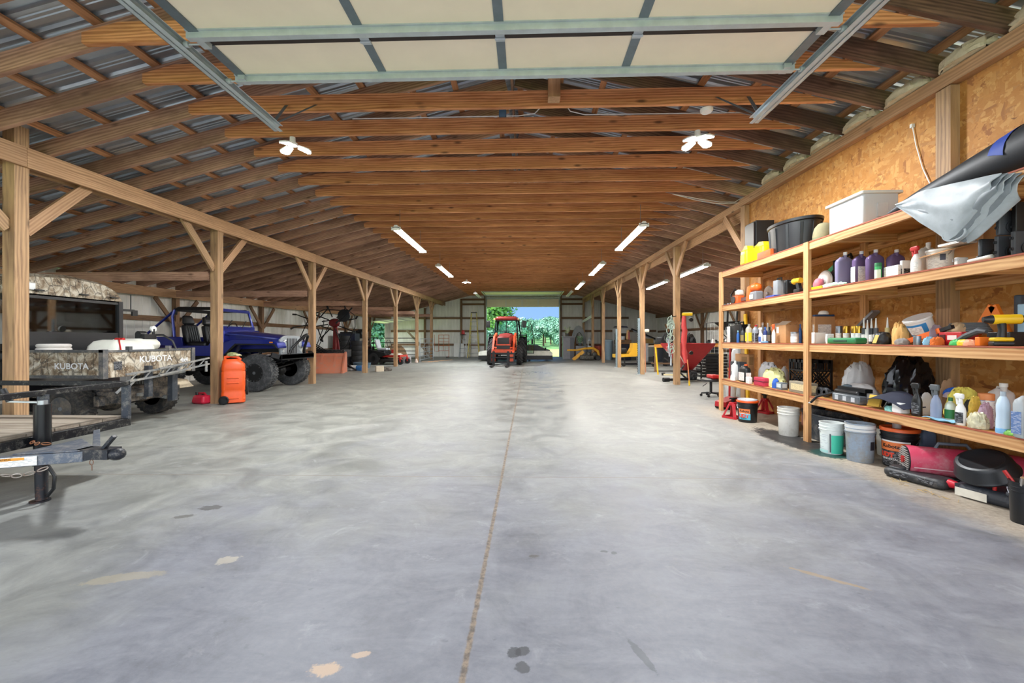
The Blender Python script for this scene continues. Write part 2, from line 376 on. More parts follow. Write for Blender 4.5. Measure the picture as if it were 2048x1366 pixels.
    if joints:
        jx=m.math('ABSOLUTE',m.math('ADD',m.math('ADD',m.math('SUBTRACT',X,m.math('MULTIPLY',Y,.0055)),.246),m.math('MULTIPLY',m.math('SUBTRACT',m.noise(v,24,3),.5),.014)))
        col=m.mix(m.math('MULTIPLY',m.ramp(jx,[(.008,BW(1)),(.015,BW(0))]),.9),col,m.ramp(c,[(.4,lin('5f544b')),(.6,lin('94836f'))]))
        for y0,sl in ((3.87,.012),(15.9,.0)):
            jy=m.math('ABSOLUTE',m.math('SUBTRACT',m.math('SUBTRACT',Y,m.math('MULTIPLY',X,sl)),y0))
            col=m.mix(m.math('MULTIPLY',m.ramp(jy,[(.004,BW(1)),(.008,BW(0))]),.75),col,lin('7d7165'))
        oil=m.math('MULTIPLY',1,1) if 0 else None
        spot(3.35,5.35,.85,.28,1.62,'1b1c1f',.95,.25)
        spot(3.36,4.78,.22,.2,1.5,'123f3a',.9,.3)
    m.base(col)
    rg=m.ramp(m.math('ADD',m.math('MULTIPLY',b,.6),m.math('MULTIPLY',a,.5)),[(.4,BW(.42)),(.68,BW(.66))])
    lane=m.math('MULTIPLY',m.ramp(m.math('ABSOLUTE',m.math('SUBTRACT',X,.25)),[(.7,BW(1)),(1.5,BW(0))]),m.ramp(m.math('MULTIPLY',Y,.05),[(.22,BW(0)),(.4,BW(1))]))
    m.l(m.math('SUBTRACT',rg,m.math('MULTIPLY',m.math('MULTIPLY',lane,m.ramp(b,[(.4,BW(1)),(.62,BW(0.3))])),.2)),m.p.inputs['Roughness'])
    m.set(Specular_IOR_Level=.45)
    m.bump(m.math('ADD',m.math('MULTIPLY',b,.6),m.math('MULTIPLY',c,.4)),.12,.012); return m.mat
def glass(name,tint='dfe8ea',rough=.02,alpha=.25):
    m=N(name); m.t.nodes.remove(m.p); out=[x for x in m.t.nodes if x.type=='OUTPUT_MATERIAL'][0]
    a=m.n('BsdfTransparent'); a.inputs[0].default_value=lin(tint); b=m.n('BsdfGlossy'); b.inputs['Roughness'].default_value=rough
    fr=m.n('Fresnel'); fr.inputs[0].default_value=1.45; x=m.n('MixShader'); m.l(m.math('ADD',fr.outputs[0],alpha*.12),x.inputs[0]); m.l(a.outputs[0],x.inputs[1]); m.l(b.outputs[0],x.inputs[2]); m.l(x.outputs[0],out.inputs[0]); return m.mat
def plasticky(name,c,trans=.5,rough=.35):
    m=N(name); m.base(lin(c)); m.set(rough,Transmission_Weight=trans,IOR=1.2); return m.mat
def emit(name,c,st):
    m=N(name); m.base(lin(c)); m.set(.5,Emission_Strength=st,Emission_Color=lin(c)); return m.mat
def print_(name,bg,fg,sc=120,amt=.5):
    # small print: rows of broken dark dashes on a label
    m=N(name); v=m.coord('Object',(sc*.35,sc*.35,sc)); f=m.noise(v,1,2,.5); wv=m.n('TexWave',wave_type='BANDS',bands_direction='Z'); wv.inputs['Scale'].default_value=.32; m.l(m.coord('Object',(sc,sc,sc)),wv.inputs['Vector'])
    k=m.math('MULTIPLY',m.ramp(f,[(.5,BW(0)),(.54,BW(1))]),m.ramp(wv.outputs['Fac'],[(.5,BW(0)),(.6,BW(1))])); m.base(m.mix(m.math('MULTIPLY',k,amt),lin(bg),lin(fg))); m.set(.5); return m.mat
def metalroof(name):
    m=N(name); v=m.coord('Object'); f=m.noise(v,1.3,5,.6); m.base(m.ramp(f,[(.3,lin('9aa6b2')),(.7,lin('c4ced8'))])); m.set(.3,.75); return m.mat
def whitemetal(name):
    m=N(name); f=m.noise(m.coord('Object',(1,1,.25)),2.2,6,.65); m.base(m.ramp(f,[(.3,lin('d4d3cd')),(.7,lin('efeeea'))])); m.set(.45); return m.mat
def foliage(name,a,b,c):
    m=N(name); f=m.noise(m.coord('Object',rnd=20),1.6,5,.7); m.base(m.ramp(f,[(.3,lin(a)),(.5,lin(b)),(.72,lin(c))])); m.set(.6); m.p.inputs['Subsurface Weight'].default_value=0; return m.mat
W_TIE=wood('tie_wood','96582f','e09f6c',stain=None,hue=.1)
W_RAFT=wood('rafter_wood','85604e','c99f86',stain='6e5040',hue=.14)
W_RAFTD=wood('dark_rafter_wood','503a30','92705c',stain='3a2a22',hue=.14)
W_POST=wood('post_wood','82644a','bf9a70',knot='4a3524',hue=.12)
W_GIRD=wood('girder_wood','8f6a4a','c9a079',stain='a8815c',hue=.1)
W_SHELF=wood('shelf_wood','b27a48','e0b27c',knot='6a3a1c',hue=.07)
W_PURL=wood('purlin_wood','8a5a38','c8946a',hue=.14)
W_GIRT=wood('girt_wood','5a4030','8f6d4c',hue=.15)
W_GREY=wood('weathered_board','6a5c4e','a08e78',hue=.12)
W_DECK=wood('deck_board','85786a','b3a898',hue=.1)
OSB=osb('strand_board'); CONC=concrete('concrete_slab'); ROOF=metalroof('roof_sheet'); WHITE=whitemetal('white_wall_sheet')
GALV=P('b9c2c8',.42,.35,.12,'galvanised_steel'); GALVD=P('6b7780',.42,.4,.15,'dark_galvanised_steel')
CREAM=P('f0e4cc',.55,0,.04,'cream_door_skin',3.0)
BLK=P('141517',.45,0,.2,'black_plastic'); BLKM=P('17181b',.4,.3,.2,'black_steel'); DGREY=P('34373c',.5,0,.15,'dark_grey_plastic'); GREY=P('8b9096',.5,0,.12,'grey_plastic'); LGREY=P('b9bdc1',.5,0,.1,'light_grey_plastic')
WHT=P('e6e6e3',.45,0,.05,'white_plastic'); DWHT=dirty('dcdad2','a39a88',.45,.5); RED=P('b3201f',.4,0,.1,'red_paint'); ORG=P('e8581c',.4,0,.08,'orange_plastic'); KORG=dirty('d0502a','7a3c22',.35,.5,0,5)
YEL=P('e9be1e',.45,0,.08,'yellow_plastic'); BLUE=P('2a5fa8',.45,0,.08,'blue_plastic'); LBLUE=P('8fc3df',.6,0,.08,'light_blue_cloth'); GREEN=P('2f7a4a',.45,0,.1,'green_plastic')
RUB=P('2a2b2d',.8,0,.3,'tyre_rubber',30); RUBD=dirty('2e2f30','6d6458',.5,.9,0,14); CHROME=P('c9ced3',.18,1,.05,'chrome'); STEEL=P('8d9298',.35,.8,.15,'bare_steel'); RUST=dirty('7a5a44','9a5a30',.8,.75,.2,12)
CARD=P('bb8d5f',.75,0,.08,'cardboard'); PAPER=print_('printed_label','e9e9e6','4a4f5a'); PAPERD=print_('dark_printed_label','26282c','c9ccd2'); CAMO=camo('camouflage_print')
# ------------------------------------------------------------ the setting
YEND=31.4; XL,XR=-10.35,9.75; RIDGE=-.21
zl=lambda X:2.25+.25*(X+6.05)
zrt=lambda X:2.6-.25*(X-4.23)
AS=math.atan(.25); Y1,SP=3.83,.629
TY=lambda n:Y1+SP*(n-1)
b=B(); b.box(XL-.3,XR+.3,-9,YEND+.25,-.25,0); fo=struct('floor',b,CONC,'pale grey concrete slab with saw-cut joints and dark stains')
b=B(); b.box(-120,120,-60,-9,-.4,-.08); b.box(-120,XL-.3,-9,YEND+.25,-.4,-.08); b.box(XR+.3,120,-9,YEND+.25,-.4,-.08); b.box(-120,120,YEND+.25,60,-.4,-.08)
GR=N('grass'); GR.base(GR.ramp(GR.noise(GR.coord('Object'),1.2,6,.7),[(.3,lin('6f9a45')),(.7,lin('a9c76a'))])); GR.set(.9)
struct('ground',b,GR.mat,'green grass outside the barn')
def sheet(pts_fn,Y0,Y1_,per=.2286):
    # ribbed sheet between two edge lines: pts_fn(y) gives (outer, inner) points
    b=B(); ys=[]; y=Y0
    while y<Y1_:
        for dy,dz in ((0,0),(.05,0),(.066,.026),(.1,.026),(.116,0),(.15,0),(.158,.008),(.168,.008),(.176,0),(.195,0),(.203,.008),(.213,.008),(.221,0)): ys.append((y+dy,dz))
        y+=per
    for (ya,da),(yb,db) in zip(ys,ys[1:]):
        a0,a1=pts_fn(ya); c0,c1=pts_fn(yb)
        b.add([a0+Vector((0,0,da)),a1+Vector((0,0,da)),c1+Vector((0,0,db)),c0+Vector((0,0,db))],[(0,1,2,3)])
    return b
off=.252
bL=sheet(lambda y:(Vector((XL-.35,y,zr(zl(XL-.35)+off,y))),Vector((RIDGE,y,zr(zl(RIDGE)+off,y)))),-1.3,YEND+.2)
bR=sheet(lambda y:(Vector((RIDGE,y,zr(zrt(RIDGE)+off,y))),Vector((XR+.35,y,zr(zrt(XR+.35)+off,y)))),-1.3,YEND+.2)
o0=len(bL.v); bL.v+=bR.v; bL.f+=[[i+o0 for i in f] for f in bR.f]; bL.m+=bR.m
struct('ceiling',bL,ROOF,'ribbed bare steel roof sheets over brown purlins',smooth=False)
def ribwall(xs,y,zlo,zhi,axis,inward,name,label,mat=WHITE,skip=None):
    b=B(); t=xs[0]; prof=[]
    while t<xs[1]:
        for d,h in ((0,0),(.07,0),(.08,.014),(.12,.014),(.13,0)): prof.append((t+d,h))
        t+=.2286
    prof=[p for p in prof if p[0]<xs[1]]+[(xs[1],0)]
    for (a,ha),(c,hc) in zip(prof,prof[1:]):
        m=(a+c)/2; segs=[(zlo(m),zhi(a),zhi(c))]
        if skip and skip(m): lo=skip(m); segs=[(lo,max(lo+.01,zhi(a)),max(lo+.01,zhi(c)))]
        for l0,h0,h1 in segs:
            if axis=='x': v=[(a,y+inward*ha,l0),(c,y+inward*hc,l0),(c,y+inward*hc,h1),(a,y+inward*ha,h0)]
            else: v=[(y+inward*ha,a,l0),(y+inward*hc,c,l0),(y+inward*hc,c,h1),(y+inward*ha,a,h0)]
            b.add(v,[(0,1,2,3)])
    struct(name,b,mat,label)
DX0,DX1,DZ=-2.95,2.47,3.72
roofz=lambda X:zr((zl(X) if X<RIDGE else zrt(X))+off,YEND)
ribwall((XL,XR),YEND+.1,lambda x:0,roofz,'x',-1,'wall_back','white ribbed metal end wall round the far doorway',skip=lambda x:DZ if DX0<x<DX1 else None)
LO0,LO1,LOZ=27.55,30.4,2.42
ribwall((-1.2,YEND+.1),XL,lambda y:0,lambda y:zr(zl(XL)+off,y),'y',1,'wall_left','white ribbed metal wall behind the parked vehicles',skip=lambda y:LOZ if LO0<y<LO1 else None)
ribwall((8.1,YEND+.1),XR,lambda y:0,lambda y:zr(zrt(XR)+off,y),'y',-1,'wall_right','white ribbed metal wall of the right hand wing')
b=B(); b.box(4.235,4.26,1.0,8.12,0,zr(2.5,5)); b.box(4.26,XR,8.09,8.115,0,zr(1.3,8)); 
struct('wall_right_room',b,OSB,'orange brown strand board wall behind the long shelf')
def beam(name,p0,p1,wd,ht,mat,label=None,cat=None,group=None,parent=None,kind=None,upv=None):
    # timber along local x from p0 to p1, wd across, ht deep, centred on the line
    p0=Vector(p0); p1=Vector(p1); d=p1-p0; L=d.length; d.normalize(); up=Vector(upv) if upv else (Vector((0,0,1)) if abs(d.z)<.95 else Vector((0,1,0)))
    y=up.cross(d).normalized(); z=d.cross(y)
    bb=B(); bb.box(0,L,-wd/2,wd/2,-ht/2,ht/2)
    o=bb.obj(name,mat); M=Matrix((d,y,z)).transposed().to_4x4(); M.translation=p0
    if parent is not None: o.parent=parent; o.matrix_basis=M
    else: o.matrix_basis=M
    if label: tag(o,label,cat,group)
    if kind: o['kind']=kind
    return o
# tie beams, rafters, purlins
tb=B(); tb.prism([(-4.2,.012),(-4.185,0),(3.66,0),(2.86,.2),(-3.84,.2),(-4.2,.11)],0,.045,'y'); tme=tb.mesh('tie_beam',W_TIE)
L1=(RIDGE-.07-(XL-.1))/math.cos(AS); rb=B(); rb.box(0,L1,0,.045,0,.2); rmeL=rb.mesh('rafter',W_RAFT)
L2=(XR+.05-RIDGE)/math.cos(AS); rb=B(); rb.box(0,L2,0,.045,0,.2); rmeR=rb.mesh('rafter',W_RAFT)
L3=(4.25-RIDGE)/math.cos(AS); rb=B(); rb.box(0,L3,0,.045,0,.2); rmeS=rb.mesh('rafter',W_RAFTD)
NT=44
for n in range(0,NT+1):
    Yn=TY(n)
    if n>=1:
        o=bpy.data.objects.new('tie_beam',tme); COL.objects.link(o); o.location=(0,Yn,zr(2.73,Yn))
        tag(o,'orange brown tie beam spanning the aisle, %s counted from the open front'%nth(n),'beam','tie beams across the aisle')
    o=bpy.data.objects.new('rafter',rmeL); COL.objects.link(o); o.location=(XL-.1,Yn+.047,zr(zl(XL-.1),Yn)); o.rotation_euler.y=-AS
    tag(o,'brown roof rafter on the left slope, %s counted from the open front'%nth(n+1),'rafter','rafters of the left slope')
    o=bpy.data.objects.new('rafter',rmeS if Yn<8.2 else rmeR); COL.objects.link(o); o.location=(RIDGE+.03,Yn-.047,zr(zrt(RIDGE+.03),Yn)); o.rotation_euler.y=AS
    tag(o,'dark brown roof rafter on the right slope, %s counted from the open front'%nth(n+1),'rafter','rafters of the right slope')
k=0; x=XL+.2
while x<RIDGE-.1:
    k+=1; f=lambda y:(x,y,zr(zl(x)+.229,y)); beam('purlin',f(-.9),f(YEND),.088,.034,W_PURL,'purlin under the left roof sheets, %s up from the left wall'%nth(k),'purlin','purlins of the left slope',upv=(-.25,0,1)); x+=.605
k=0; x=RIDGE+.12
while x<XR:
    k+=1; f=lambda y:(x,y,zr(zrt(x)+.229,y)); beam('purlin',f(-.9),f(YEND),.088,.034,W_PURL,'purlin under the right roof sheets, %s down from the ridge'%nth(k),'purlin','purlins of the right slope',upv=(.25,0,1)); x+=.605
beam('king_post',(.33,4.98,zr(2.75,5)),(.33,4.98,zr(3.66,5)),.14,.14,W_GIRD,'square timber king post standing on the ties under the ridge','post')
beam('ridge_board',(RIDGE,-.9,zr(3.79,-.9)),(RIDGE,YEND,zr(3.79,YEND)),.036,.2,W_RAFTD,'long ridge board where the two roof slopes meet','beam')
# left line of posts with knee braces, girder boards, cross ties to the left wall
LY=[4.80,8.10,11.84,15.82,19.58,23.46,27.13]
nm=['nearest','second','third','fourth','fifth','sixth','farthest']
extra=['nearest the camera, beside the black trailer','behind the orange fuel caddy','beside the blue off-roader','fourth from the front, beside the zero-turn mower','fifth from the front, by the mower front wheel','sixth from the front, at the gate end','farthest from the camera, beside the silver gate']
for i,Y in enumerate(LY):
    p=thing('post','square timber post of the left row, '+extra[i],'post',(-6.165,Y+.075,0),group='left row of posts')
    top=zr(2.25 if i else 2.5,Y); q=beam('shaft',(0,0,0),(0,0,top),.15,.15,W_POST,parent=p)
    for sg in (-1,1):
        beam('knee_brace',(.0,sg*.08,zr(1.25,Y)-.0),(.0,sg*.83,zr(2.06,Y)),.045,.14,W_GIRD if sg>0 else W_POST,parent=p)
    if i>0:
        z=zr(1.12,Y); yy=Y+.02
        while min(abs(yy-(TY(n)+.0675)) for n in range(NT))<.055: yy+=.02
        beam('cross_tie',(-6.285,yy,z),(XL+.2,yy,z),.04,.17,W_RAFT,'plank tie from the left wall to the %s post of the left row'%nm[i],'beam','cross ties of the left wing')
cuts=[-.9,LY[0]+.1,LY[2]+.07,LY[4]+.07,LY[6]+.07,YEND-.05]
for j in range(5):
    a,c=cuts[j],cuts[j+1]-.004
    for X,nmz in ((-6.07,'aisle'),(-6.26,'outer')):
        f=lambda y:(X,y,zr(2.13,y)); beam('girder_board',f(a),f(c),.038,.24,W_GIRD,'long plank on the %s side of the left posts, %s from the front'%(nmz,nth(j+1)),'beam','girder planks on the left posts')
# right line
RY=[11.95,15.5,19.3,23.25,26.9,31.15]
ex=['nearest the camera, with the red creeper hung on it','second back, with the toothed bar beside it','third back, in front of the yellow machine','fourth back, in front of the chest freezer','fifth back, beside the red bin','at the end wall']
for i,Y in enumerate(RY):
    p=thing('post','timber post of the right row, '+ex[i],'post',(4.255,Y+.075,0),group='right row of posts')
    beam('shaft',(0,0,0),(0,0,zr(2.415,Y)),.15,.15,W_POST,parent=p)
    for sg in (-1,1):
        beam('knee_brace',(-.03,sg*.08,zr(1.62,Y)),(-.03,sg*.8,zr(2.42,Y)),.045,.14,W_GIRD if sg<0 else W_POST,parent=p)
p=thing('post','square timber post at the far end of the strand board wall','post',(4.22,8.2,0),group='strand board wall posts'); beam('shaft',(0,0,0),(0,0,zr(2.42,8.2)),.14,.15,W_POST,parent=p)
beam('knee_brace',(-.03,.08,zr(1.62,8.2)),(-.03,.8,zr(2.42,8.2)),.045,.14,W_GIRD,parent=p)
p=thing('post','greenish timber post against the strand board above the tarp','post',(4.21,4.32,0),group='strand board wall posts'); beam('shaft',(0,0,0),(0,0,zr(2.42,4.3)),.13,.15,W_POST,parent=p)
f=lambda y:(4.21,y,zr(2.5,y)); beam('top_plate',f(.8),f(8.3),.14,.14,W_GIRD,'timber plate along the top of the strand board wall','beam')
f=lambda y:(4.24,y,zr(2.495,y)); beam('top_plate',f(8.31),f(YEND-.05),.14,.14,W_GIRD,'timber plate along the tops of the right posts','beam')
f=lambda y:(4.353,y,zr(2.34,y)); beam('girder_board',f(8.31),f(YEND-.05),.038,.22,W_GIRD,'broad plank on the outer side of the right posts','beam')
# outer wall posts, plates, girts (left and right wings)
for side,X,Ys,zt in (('left',XL+.1,LY,1.3),('right',XR-.1,RY[:-1],1.35)):
    s=1 if side=='left' else -1
    for i,Y in enumerate(Ys):
        if side=='left' and i==0: continue
        p=thing('wall_post','timber post against the %s wall, %s from the front'%(side,nth(i+1)),'post',(X,Y+.12,0),group=side+' wall posts'); top=zr(zt-.1,Y)
        beam('shaft',(0,0,0),(0,0,top),.13,.13,W_GIRT,parent=p)
        for sg in (-1,1): beam('knee_brace',(s*.05,sg*.06,top-1.0),(s*.05,sg*.75,top-.22),.04,.12,W_GIRT,parent=p)
    f=lambda y:(X+s*.09,y,zr(zt-.18,y)); beam('wall_plate',f(-.9 if side=='left' else 8.2),f(YEND-.1),.04,.24,W_GIRD if side=='left' else W_GIRT,'broad timber plate along the top of the %s wall'%side,'beam')
    y0,y1=(-.9,LO0-.1) if side=='left' else (8.2,YEND-.1)
    for j,z in enumerate((1.86,.75)):
        beam('girt',(X-s*.065,y0,z),(X-s*.065,y1,z),.04,.14,W_GIRT,'horizontal girt on the %s wall, %s'%(side,('upper','lower')[j]),'girt',side+' wall girts')
for x in (-7.6,-4.85,DX0-.1,DX1+.1,5.6):
    lab={-7.6:'behind the gates',-4.85:'beside the step ladders'}.get(x,'left jamb of the far doorway' if x<0 else ('right jamb of the far doorway' if x<4 else 'in the dark right wing'))
    beam('end_post',(x,YEND-.06,0),(x,YEND-.06,roofz(x)-.28),.14,.15,W_GIRT,'timber post on the end wall, '+lab,'post','end wall posts')
for j,z in enumerate((.9,1.92,2.89,3.93,4.28)):
    for a,c,sd in ((XL+.15,DX0-.18,'left'),(DX1+.18,XR-.15,'right')):
        if j>=3: a,c=(max(a,-4.85),c) if sd=='left' else (a,min(c,4.3))
        if j==2 and sd=='right': c=7.6
        if j==2 and sd=='left': a=-8.6
        beam('end_girt',(a,YEND-.02,z),(c,YEND-.02,z),.04,.15,W_GIRT,'horizontal girt on the end wall %s of the doorway, %s up'%(sd,nth(j+1)),'girt','end wall girts')
# insulation wads between the rafters on the plate
for i,n in enumerate((0,1,2,3,4,5,6)):
    Y=TY(n)+.31; bb=B(); bb.crumple((.2,.44,.13),n+3,.2); o=bb.obj('insulation_wad',dirty('d8ccae','a89468',.5,.95,0,9),loc=(4.18,Y-.01,zr(2.58,Y))); tag(o,'torn cream insulation wad on the wall plate, %s rafter bay from the front'%nth(i+1),'insulation','insulation wads on the plate')
# ------------------------------------------------------------ raised overhead door near the camera
DZ0=3.6
t=thing('overhead_door','cream sectional overhead door raised under the roof above the camera','door',(0,0,DZ0))
for k,(a,c) in enumerate(((3.24,3.69),(2.72,3.225),(2.2,2.705))):
    bb=B(); bb.box(-2.55,2.25,a,c,0,.045); pn=bb.obj('door_panel',CREAM,t); 
    st=B()
    for x in (-1.25,-.2,.85): st.box(x-.035,x+.035,a+.005,c-.005,-.006,.0)
    for x in (-2.51,2.21): st.box(x-.04,x+.04,a,c,-.012,.0); 
    st.obj('stile',GALVD,pn)
    hb=B()
    for x in (-1.25,-.2,.85):
        hb.box(x-.035,x+.035,c-.03,c+.045,-.012,-.006); hb.cyl((x-.04,c+.008,-.016),(x+.04,c+.008,-.016),.01)
    if k: hb.obj('hinge',GALV,pn)
    rl=B()
    for x,s in ((-2.5,-1),(2.2,1)):
        y=c-.03; rl.box(x-.03,x+.03,y-.06,y+.03,-.05,-.012); rl.cyl((x,y,-.03),(x+s*.17,y,-.03),.007); rl.cyl((x+s*.13,y,-.03),(x+s*.165,y,-.03),.022)
    rl.obj('roller_bracket',GALV,pn)
def strut(y,name='strut'):
    bb=B(); poly=[(y-.03,0),(y-.03,-.008),(y-.012,-.008),(y-.012,-.055),(y+.035,-.055),(y+.035,-.008),(y+.05,-.008),(y+.05,0)]
    bb.prism(poly,-2.57,2.27,'x'); bb.obj(name,GALV,t)
strut(3.64); strut(3.10); strut(2.6)
sb=B(); sb.box(-2.47,2.17,3.2,3.245,-.005,.02); sb.obj('seam_seal',P('2a1d18',.6,0,.1,'brown_seal'),t)
for X,s,nm_ in ((-2.69,1,'left'),(2.38,-1,'right')):
    tr=thing('door_track','galvanised %s hand track of the raised door'%nm_,'track',(X,0,DZ0-.03))
    bb=B(); poly=[(s*.035,.03),(0,.035),(-s*.025,.02),(-s*.025,-.02),(0,-.035),(s*.035,-.03),(s*.033,-.026),(0,-.03),(-s*.02,-.016),(-s*.02,.016),(0,.03),(s*.033,.026)]
    bb.prism(poly,.3,4.5,'y'); bb.box(-s*.06,-s*.022,.3,4.5,-.03,-.026); bb.box(-s*.06,-s*.056,.3,4.5,-.03,.05); bb.obj('rail',GALV,tr)
    hh=B(); z1=zr(2.75,5.1)-DZ0+.07
    hh.bar((-s*.04,4.44,.03),(-s*.25,5.06,z1),.004,.04,up=(1,0,0)); hh.bar((-s*.04,4.46,.03),(s*.12,5.06,z1),.004,.04,up=(1,0,0)); hh.obj('hanger_strap',GALVD,tr)
# ------------------------------------------------------------ far overhead door, half over the opening
t=thing('overhead_door','cream sectional door partly raised over the far doorway','door',(0,YEND,0))
bb=B(); bb.box(DX0+.05,DX1-.05,-.16,-.1,DZ,DZ+.56); pn=bb.obj('door_panel',CREAM,t); s2=B()
for x in (-1.5,-.3,.9): s2.box(x-.03,x+.03,-.175,-.16,DZ+.02,DZ+.54)
s2.obj('stile',WHT,pn)
bb=B(); bb.box(DX0+.05,DX1-.05,-3.2,-.5,DZ+.78,DZ+.83); bb.obj('door_panel',CREAM,t)
bb=B(); bb.box(DX0+.02,DX1-.02,-.3,-.22,DZ+.6,DZ+.66); bb.box(DX0+.02,DX1-.02,-3.22,-3.14,DZ+.74,DZ+.8);bb.box(DX0+.02,DX1-.02,-1.3,-1.22,DZ+.72,DZ+.78); bb.obj('strut',GALV,t)
for X,s in ((DX0-.03,-1),(DX1+.03,1)):
    bb=B(); pts=[(X,-.2,.02),(X,-.2,DZ+.35)]+[(X,-.2-.42*(1-math.cos(a)),DZ+.35+.42*math.sin(a)) for a in (.4,.8,1.2,1.57)]+[(X,-3.5,DZ+.77)]
    bb.tube(pts,.03,6); bb.obj('rail',GALV,t)
b=B(); 
for X0,X1 in ((DX0-.05,DX0),(DX1,DX1+.05)): b.box(X0,X1,YEND-.14,YEND+.16,0,DZ+.02)
struct('trim_1',b,WHT,'white jambs of the far doorway')
# ------------------------------------------------------------ lamps
TUBE=emit('lit_tube','fffaf0',65); TUBED=P('d9d9d2',.4,0,.03,'unlit_tube'); FIX=P('e4e4e0',.4,0,.04,'fixture_enamel')
def fluor(x,y,z,label,lit=True,group='hanging tube lights'):
    t=thing('tube_light',label,'lamp',(x,y,z),group=group)
    bb=B(); bb.prism([(-.055,.03),(-.1,-.005),(-.095,-.01),(-.04,.015),(.04,.015),(.095,-.01),(.1,-.005),(.055,.03),(.03,.07),(-.03,.07)],0,2.42,'y'); bb.obj('housing',FIX,t)
    for yy in (0,2.38): e=B(); e.box(-.1,.1,yy,yy+.04,-.04,.03); e.obj('end_cap',FIX,t)
    for s in (-.05,.05):
        q=B(); q.cyl((s,.04,-.018),(s,2.38,-.018),.017,n=10); q.obj('tube',TUBE if lit else TUBED,t)
    top=zr(2.73,y)-z+.02
    if x>4.3: top=zr(zrt(x),y)-z
    for yy in (.3,2.1): ch=B(); ch.cyl((0,yy,.06),(.0,yy,max(top,.12)),.005,n=6); ch.obj('hanging_chain',STEEL,t)
    if lit:
        L=bpy.data.lights.new('tube_glow','AREA'); L.shape='RECTANGLE'; L.size=.2; L.size_y=2.3; L.energy=lit*LAMP; L.color=(1,.97,.92)
        q=bpy.data.objects.new('tube_glow',L); COL.objects.link(q); q.parent=t; q.location=(0,1.2,-.06)
LAMP=45
fluor(-2.82,9.0,zr(2.26,9),'lit tube light on the left, nearest the camera',1)
fluor(2.45,8.8,zr(2.24,8.8),'lit tube light on the right, nearest the camera',1)
fluor(-2.95,14.0,zr(2.25,14),'dim tube light on the left, second from the camera',.5)
fluor(2.46,13.5,zr(2.22,13.5),'lit tube light on the right, second from the camera',1)
fluor(2.56,18.9,zr(2.25,18.9),'lit tube light on the right, third from the camera',1)
fluor(-2.9,23.9,zr(2.25,23.9),'unlit tube light on the left near the far doorway',0)
fluor(2.5,23.2,zr(2.25,23.2),'unlit tube light on the right near the far doorway',0)
fluor(5.1,12.0,zr(1.9,12),'lit tube light in the right wing, nearer one',1)
fluor(5.3,16.0,zr(1.94,16),'lit tube light in the right wing, farther one',1)
LEDM=emit('lit_led','ffffff',60)
def led(x,y,z,label,n=4,e=60):
    t=thing('folding_led_lamp',label,'lamp',(x,y,z),group='folding led lamps')
    h=B(); h.lathe([(.0,.1),(.035,.1),(.04,.03),(.065,.02),(.065,-.01),(0,-.01)],16); h.obj('lamp_base',WHT,t)
    for k in range(n):
        a=2*PI*k/n+.5; q=B(); pl=[(.07,-.05),(.2,-.07),(.235,-.04),(.235,.04),(.2,.07),(.07,.05)]; M_=Matrix.Rotation(a,4,'Z')@Matrix.Rotation(.25,4,'Y')
        q.prism(pl,-.008,.01,'z'); q.xf(M_); pn=q.obj('led_panel',WHT,t); q=B(); q.prism([(x*.96+.006,y*.9) for x,y in pl],-.012,-.0085,'z'); q.xf(M_); q.obj('led_face',LEDM,pn)
    L=bpy.data.lights.new('led_glow','AREA'); L.shape='DISK'; L.size=.4; L.energy=e; L.color=(.95,.98,1)
    q=bpy.data.objects.new('led_glow',L); COL.objects.link(q); q.parent=t; q.location=(0,0,-.06)
led(-3.18,5.62,zr(2.56,5.6),'glaring white folding led lamp under the left end of a tie',3,130)
led(2.26,5.62,zr(2.56,5.6),'white four-winged led lamp under the right end of a tie',4,130)
led(-3.03,21.3,zr(2.6,21.3),'small distant led lamp on the left, far down the aisle',4,260)
bb=B(); bb.lathe([(0,0),(.06,0),(.075,.02),(.075,.04),(0,.045)],20); o=bb.obj('smoke_alarm',WHT,loc=(2.2,5.2,zr(2.73,5.1)-.045)); tag(o,'small round white alarm under a tie above the right led lamp','alarm')
# wiring along the ties
bb=B(); z=zr(2.955,5.72); pts=[(-2.6,5.7,z-.02),(-1.6,5.71,z),(-.4,5.72,z),(.1,5.72,z+.05),(.25,5.72,z+.16)]; bb.tube([(-2.4,5.73,z),(-.6,5.73,z),(-.1,5.73,z),(.12,5.73,z+.03),(.28,5.73,z+.2)],.007,6); bb.tube([(.5,5.73,z+.2),(.6,5.73,z+.05),(.8,5.73,z),(3.0,5.73,z-.01)],.007,6); o=bb.obj('white_cable',WHT); tag(o,'white electric cable lying on top of a tie beam','cable')
bb=B(); bb.rbox((-.32,5.73,z-.02),(.1,.07,.1),.01); o=bb.obj('junction_box',P('3f5a70',.5,0,.1,'blue_box')); tag(o,'small blue grey junction box on a tie under the ridge','box')
bb=B(); p=[atY(1345,388,8.3),atY(1400,398,8.3),atY(1440,404,8.3),atY(1470,404,8.35),atY(1490,392,8.3)]; bb.tube(p,.006,6); p=[atY(1345,388,8.3),atY(1390,400,8.3),atY(1430,407,8.3),atY(1475,406,8.3)]; bb.tube(p,.006,6); o=bb.obj('white_cable',WHT); tag(o,'slack pair of white cables reaching to the wall end post','cable')
bb=B(); p=[Vector((4.22,q.y,q.z)) for q in (atX(1825,252,4.22),atX(1832,290,4.22),atX(1845,335,4.22),atX(1862,372,4.22))]; bb.tube(p,.006,6); bb.box(4.2,4.235,p[0].y-.012,p[0].y+.012,p[0].z-.02,p[0].z+.02); o=bb.obj('cord',WHT); tag(o,'white cord hanging from a staple on the strand board','cord')
